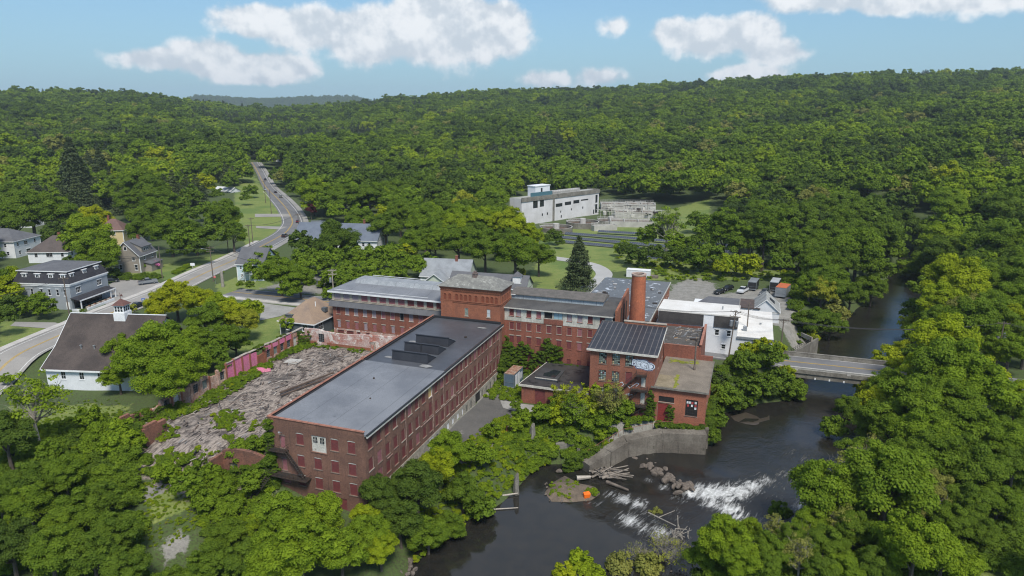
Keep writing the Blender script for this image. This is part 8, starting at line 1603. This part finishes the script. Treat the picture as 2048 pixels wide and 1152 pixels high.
vine(15, 47.2, 22.8, 47.2, -5, -.9, 150, (0, -.9), lambda u, v: v < .55 + .45 * math.sin(u * 3), (.4, .8)); vine(10.5, 62, 20, 61.6, -.8, -.5, 26, (0, -1), lambda u, v: True, (.2, .4)); vine(-49.2, 3, -49, 14, -1, 3.0, 150, (.9, 0), lambda u, v: v < .9 - .5 * u, (.5, .95)); vine(-26, -1.6, -18, -1.2, -3.5, .8, 90, (0, -1.2), lambda u, v: v < .5 + .5 * u, (.3, .7)); vine(-42.4, -1.2, -41.8, 3, -3, 2.2, 40, (-.6, -.3), lambda u, v: True, (.3, .7)); vine(-49, -1, -42, -1, -2, 3.3, 170, (0, -.8), lambda u, v: True, (.5, 1.0)); vine(-48.8, 24, -48.8, 46, 3.2, 4.3, 60, (-1.5, 0), lambda u, v: math.sin(u * 14) > .1, (.4, .8))
vine(-48.7, 50, -46.4, 52, -.2, 3.9, 50, (.4, -.3), lambda u, v: True, (.3, .6)); vine(29, 37, 23, 30, -9.5, -6.4, 110, (.5, -.5), lambda u, v: True, (.4, .9)); vine(46.3, 47, 46.5, 58, -8.5, -3, 110, (1.5, 0), lambda u, v: True, (.6, 1.2)); vine(46.2, 45.4, 38, 43.6, -8.5, -5, 16, (0, -.2), lambda u, v: v < .3, (.3, .5)); vine(38.5, 43.8, 46, 45.8, -4.6, -3.9, 60, (0, .8), lambda u, v: True, (.4, .8))
UK = [crown(800 + i, 18, 1600, .095, leaf_f, .5, .7, .3, .5, name='undergrowth_clump')[0] for i in range(3)]
for i, m_ in enumerate(UK):
    u = und[i * 5]; o = bpy.data.objects.new('undergrowth_tuft', m_); COL.objects.link(o); o.location = u[:3]; o.scale = (u[3],) * 3; tag(o, 'leafy tuft in the undergrowth of the river bank', None, None, 'stuff'); SRC[m_.name] = o
instancer('undergrowth', 'low weeds, brambles and bushes on banks, yard edges and slopes', und, UK); instancer('climbing_vines', 'green creepers climbing the mill walls and ruins', vines, UK)
gx, gy, _ = P(309, 537, .3); t = thing('flowering_bush', 'round bush covered in pink flowers before the beige house', 'shrub', (gx, gy, 0)); m_, B = crown(901, 22, 2600, .075, leaf_mat('petals', [(0., (.48, .12, .38)), (1., (.62, .22, .48))]), .7, .75); put('flowers', m_, t, (0, 0, 0), 0, (2.2, 2.2, 2.2))
gx, gy, _ = P(623, 437, .3); t = thing('purple_tree', 'small dark purple leaved tree at the outside of the bend', 'tree', (gx, gy, 0)); m_, B = crown(902, 30, 3600, .07, leaf_mat('leaf_purple', [(0., (.045, .012, .018)), (1., (.07, .02, .025))]), 1.5, 1.2); put('crown', m_, t, (0, 0, 0), 0, (3.4,) * 3); put('trunk', trunk_mesh(B, 3, 1.5, bark), t, (0, 0, 0), 0, (3.4,) * 3)
gx, gy, _ = P(287, 540, .3); add = None

# ------------------------------------------------------------------ valley haze
s = MB(); s.box(-5600, -400, -60, 5600, 7900, 330); hm = bpy.data.materials.new('haze'); hm.use_nodes = True; nt = hm.node_tree; nt.nodes.clear()
pv = N(nt, 'ShaderNodeVolumePrincipled'); pv.inputs['Color'].default_value = (.72, .85, 1.0, 1); pv.inputs['Density'].default_value = .00009; pv.inputs['Anisotropy'].default_value = .1
nt.links.new(pv.outputs[0], N(nt, 'ShaderNodeOutputMaterial').inputs['Volume']); hzo = s.obj('haze', hm); tag(hzo, 'thin blue valley haze', None, None, 'stuff')
dg = bpy.context.evaluated_depsgraph_get()
for o in [o for o in bpy.data.objects if o.type in ('FONT', 'CURVE')]:          # lettering and wires become plain meshes
    me = bpy.data.meshes.new_from_object(o.evaluated_get(dg)); n = bpy.data.objects.new('tmp', me); nm_ = o.name; COL.objects.link(n); n.parent = o.parent; n.matrix_local = o.matrix_local
    for k_ in ('label', 'category', 'group'):
        if k_ in o: n[k_] = o[k_]
    bpy.data.objects.remove(o); n.name = nm_
for o in bpy.data.objects:
    if '_s' in o: del o['_s']
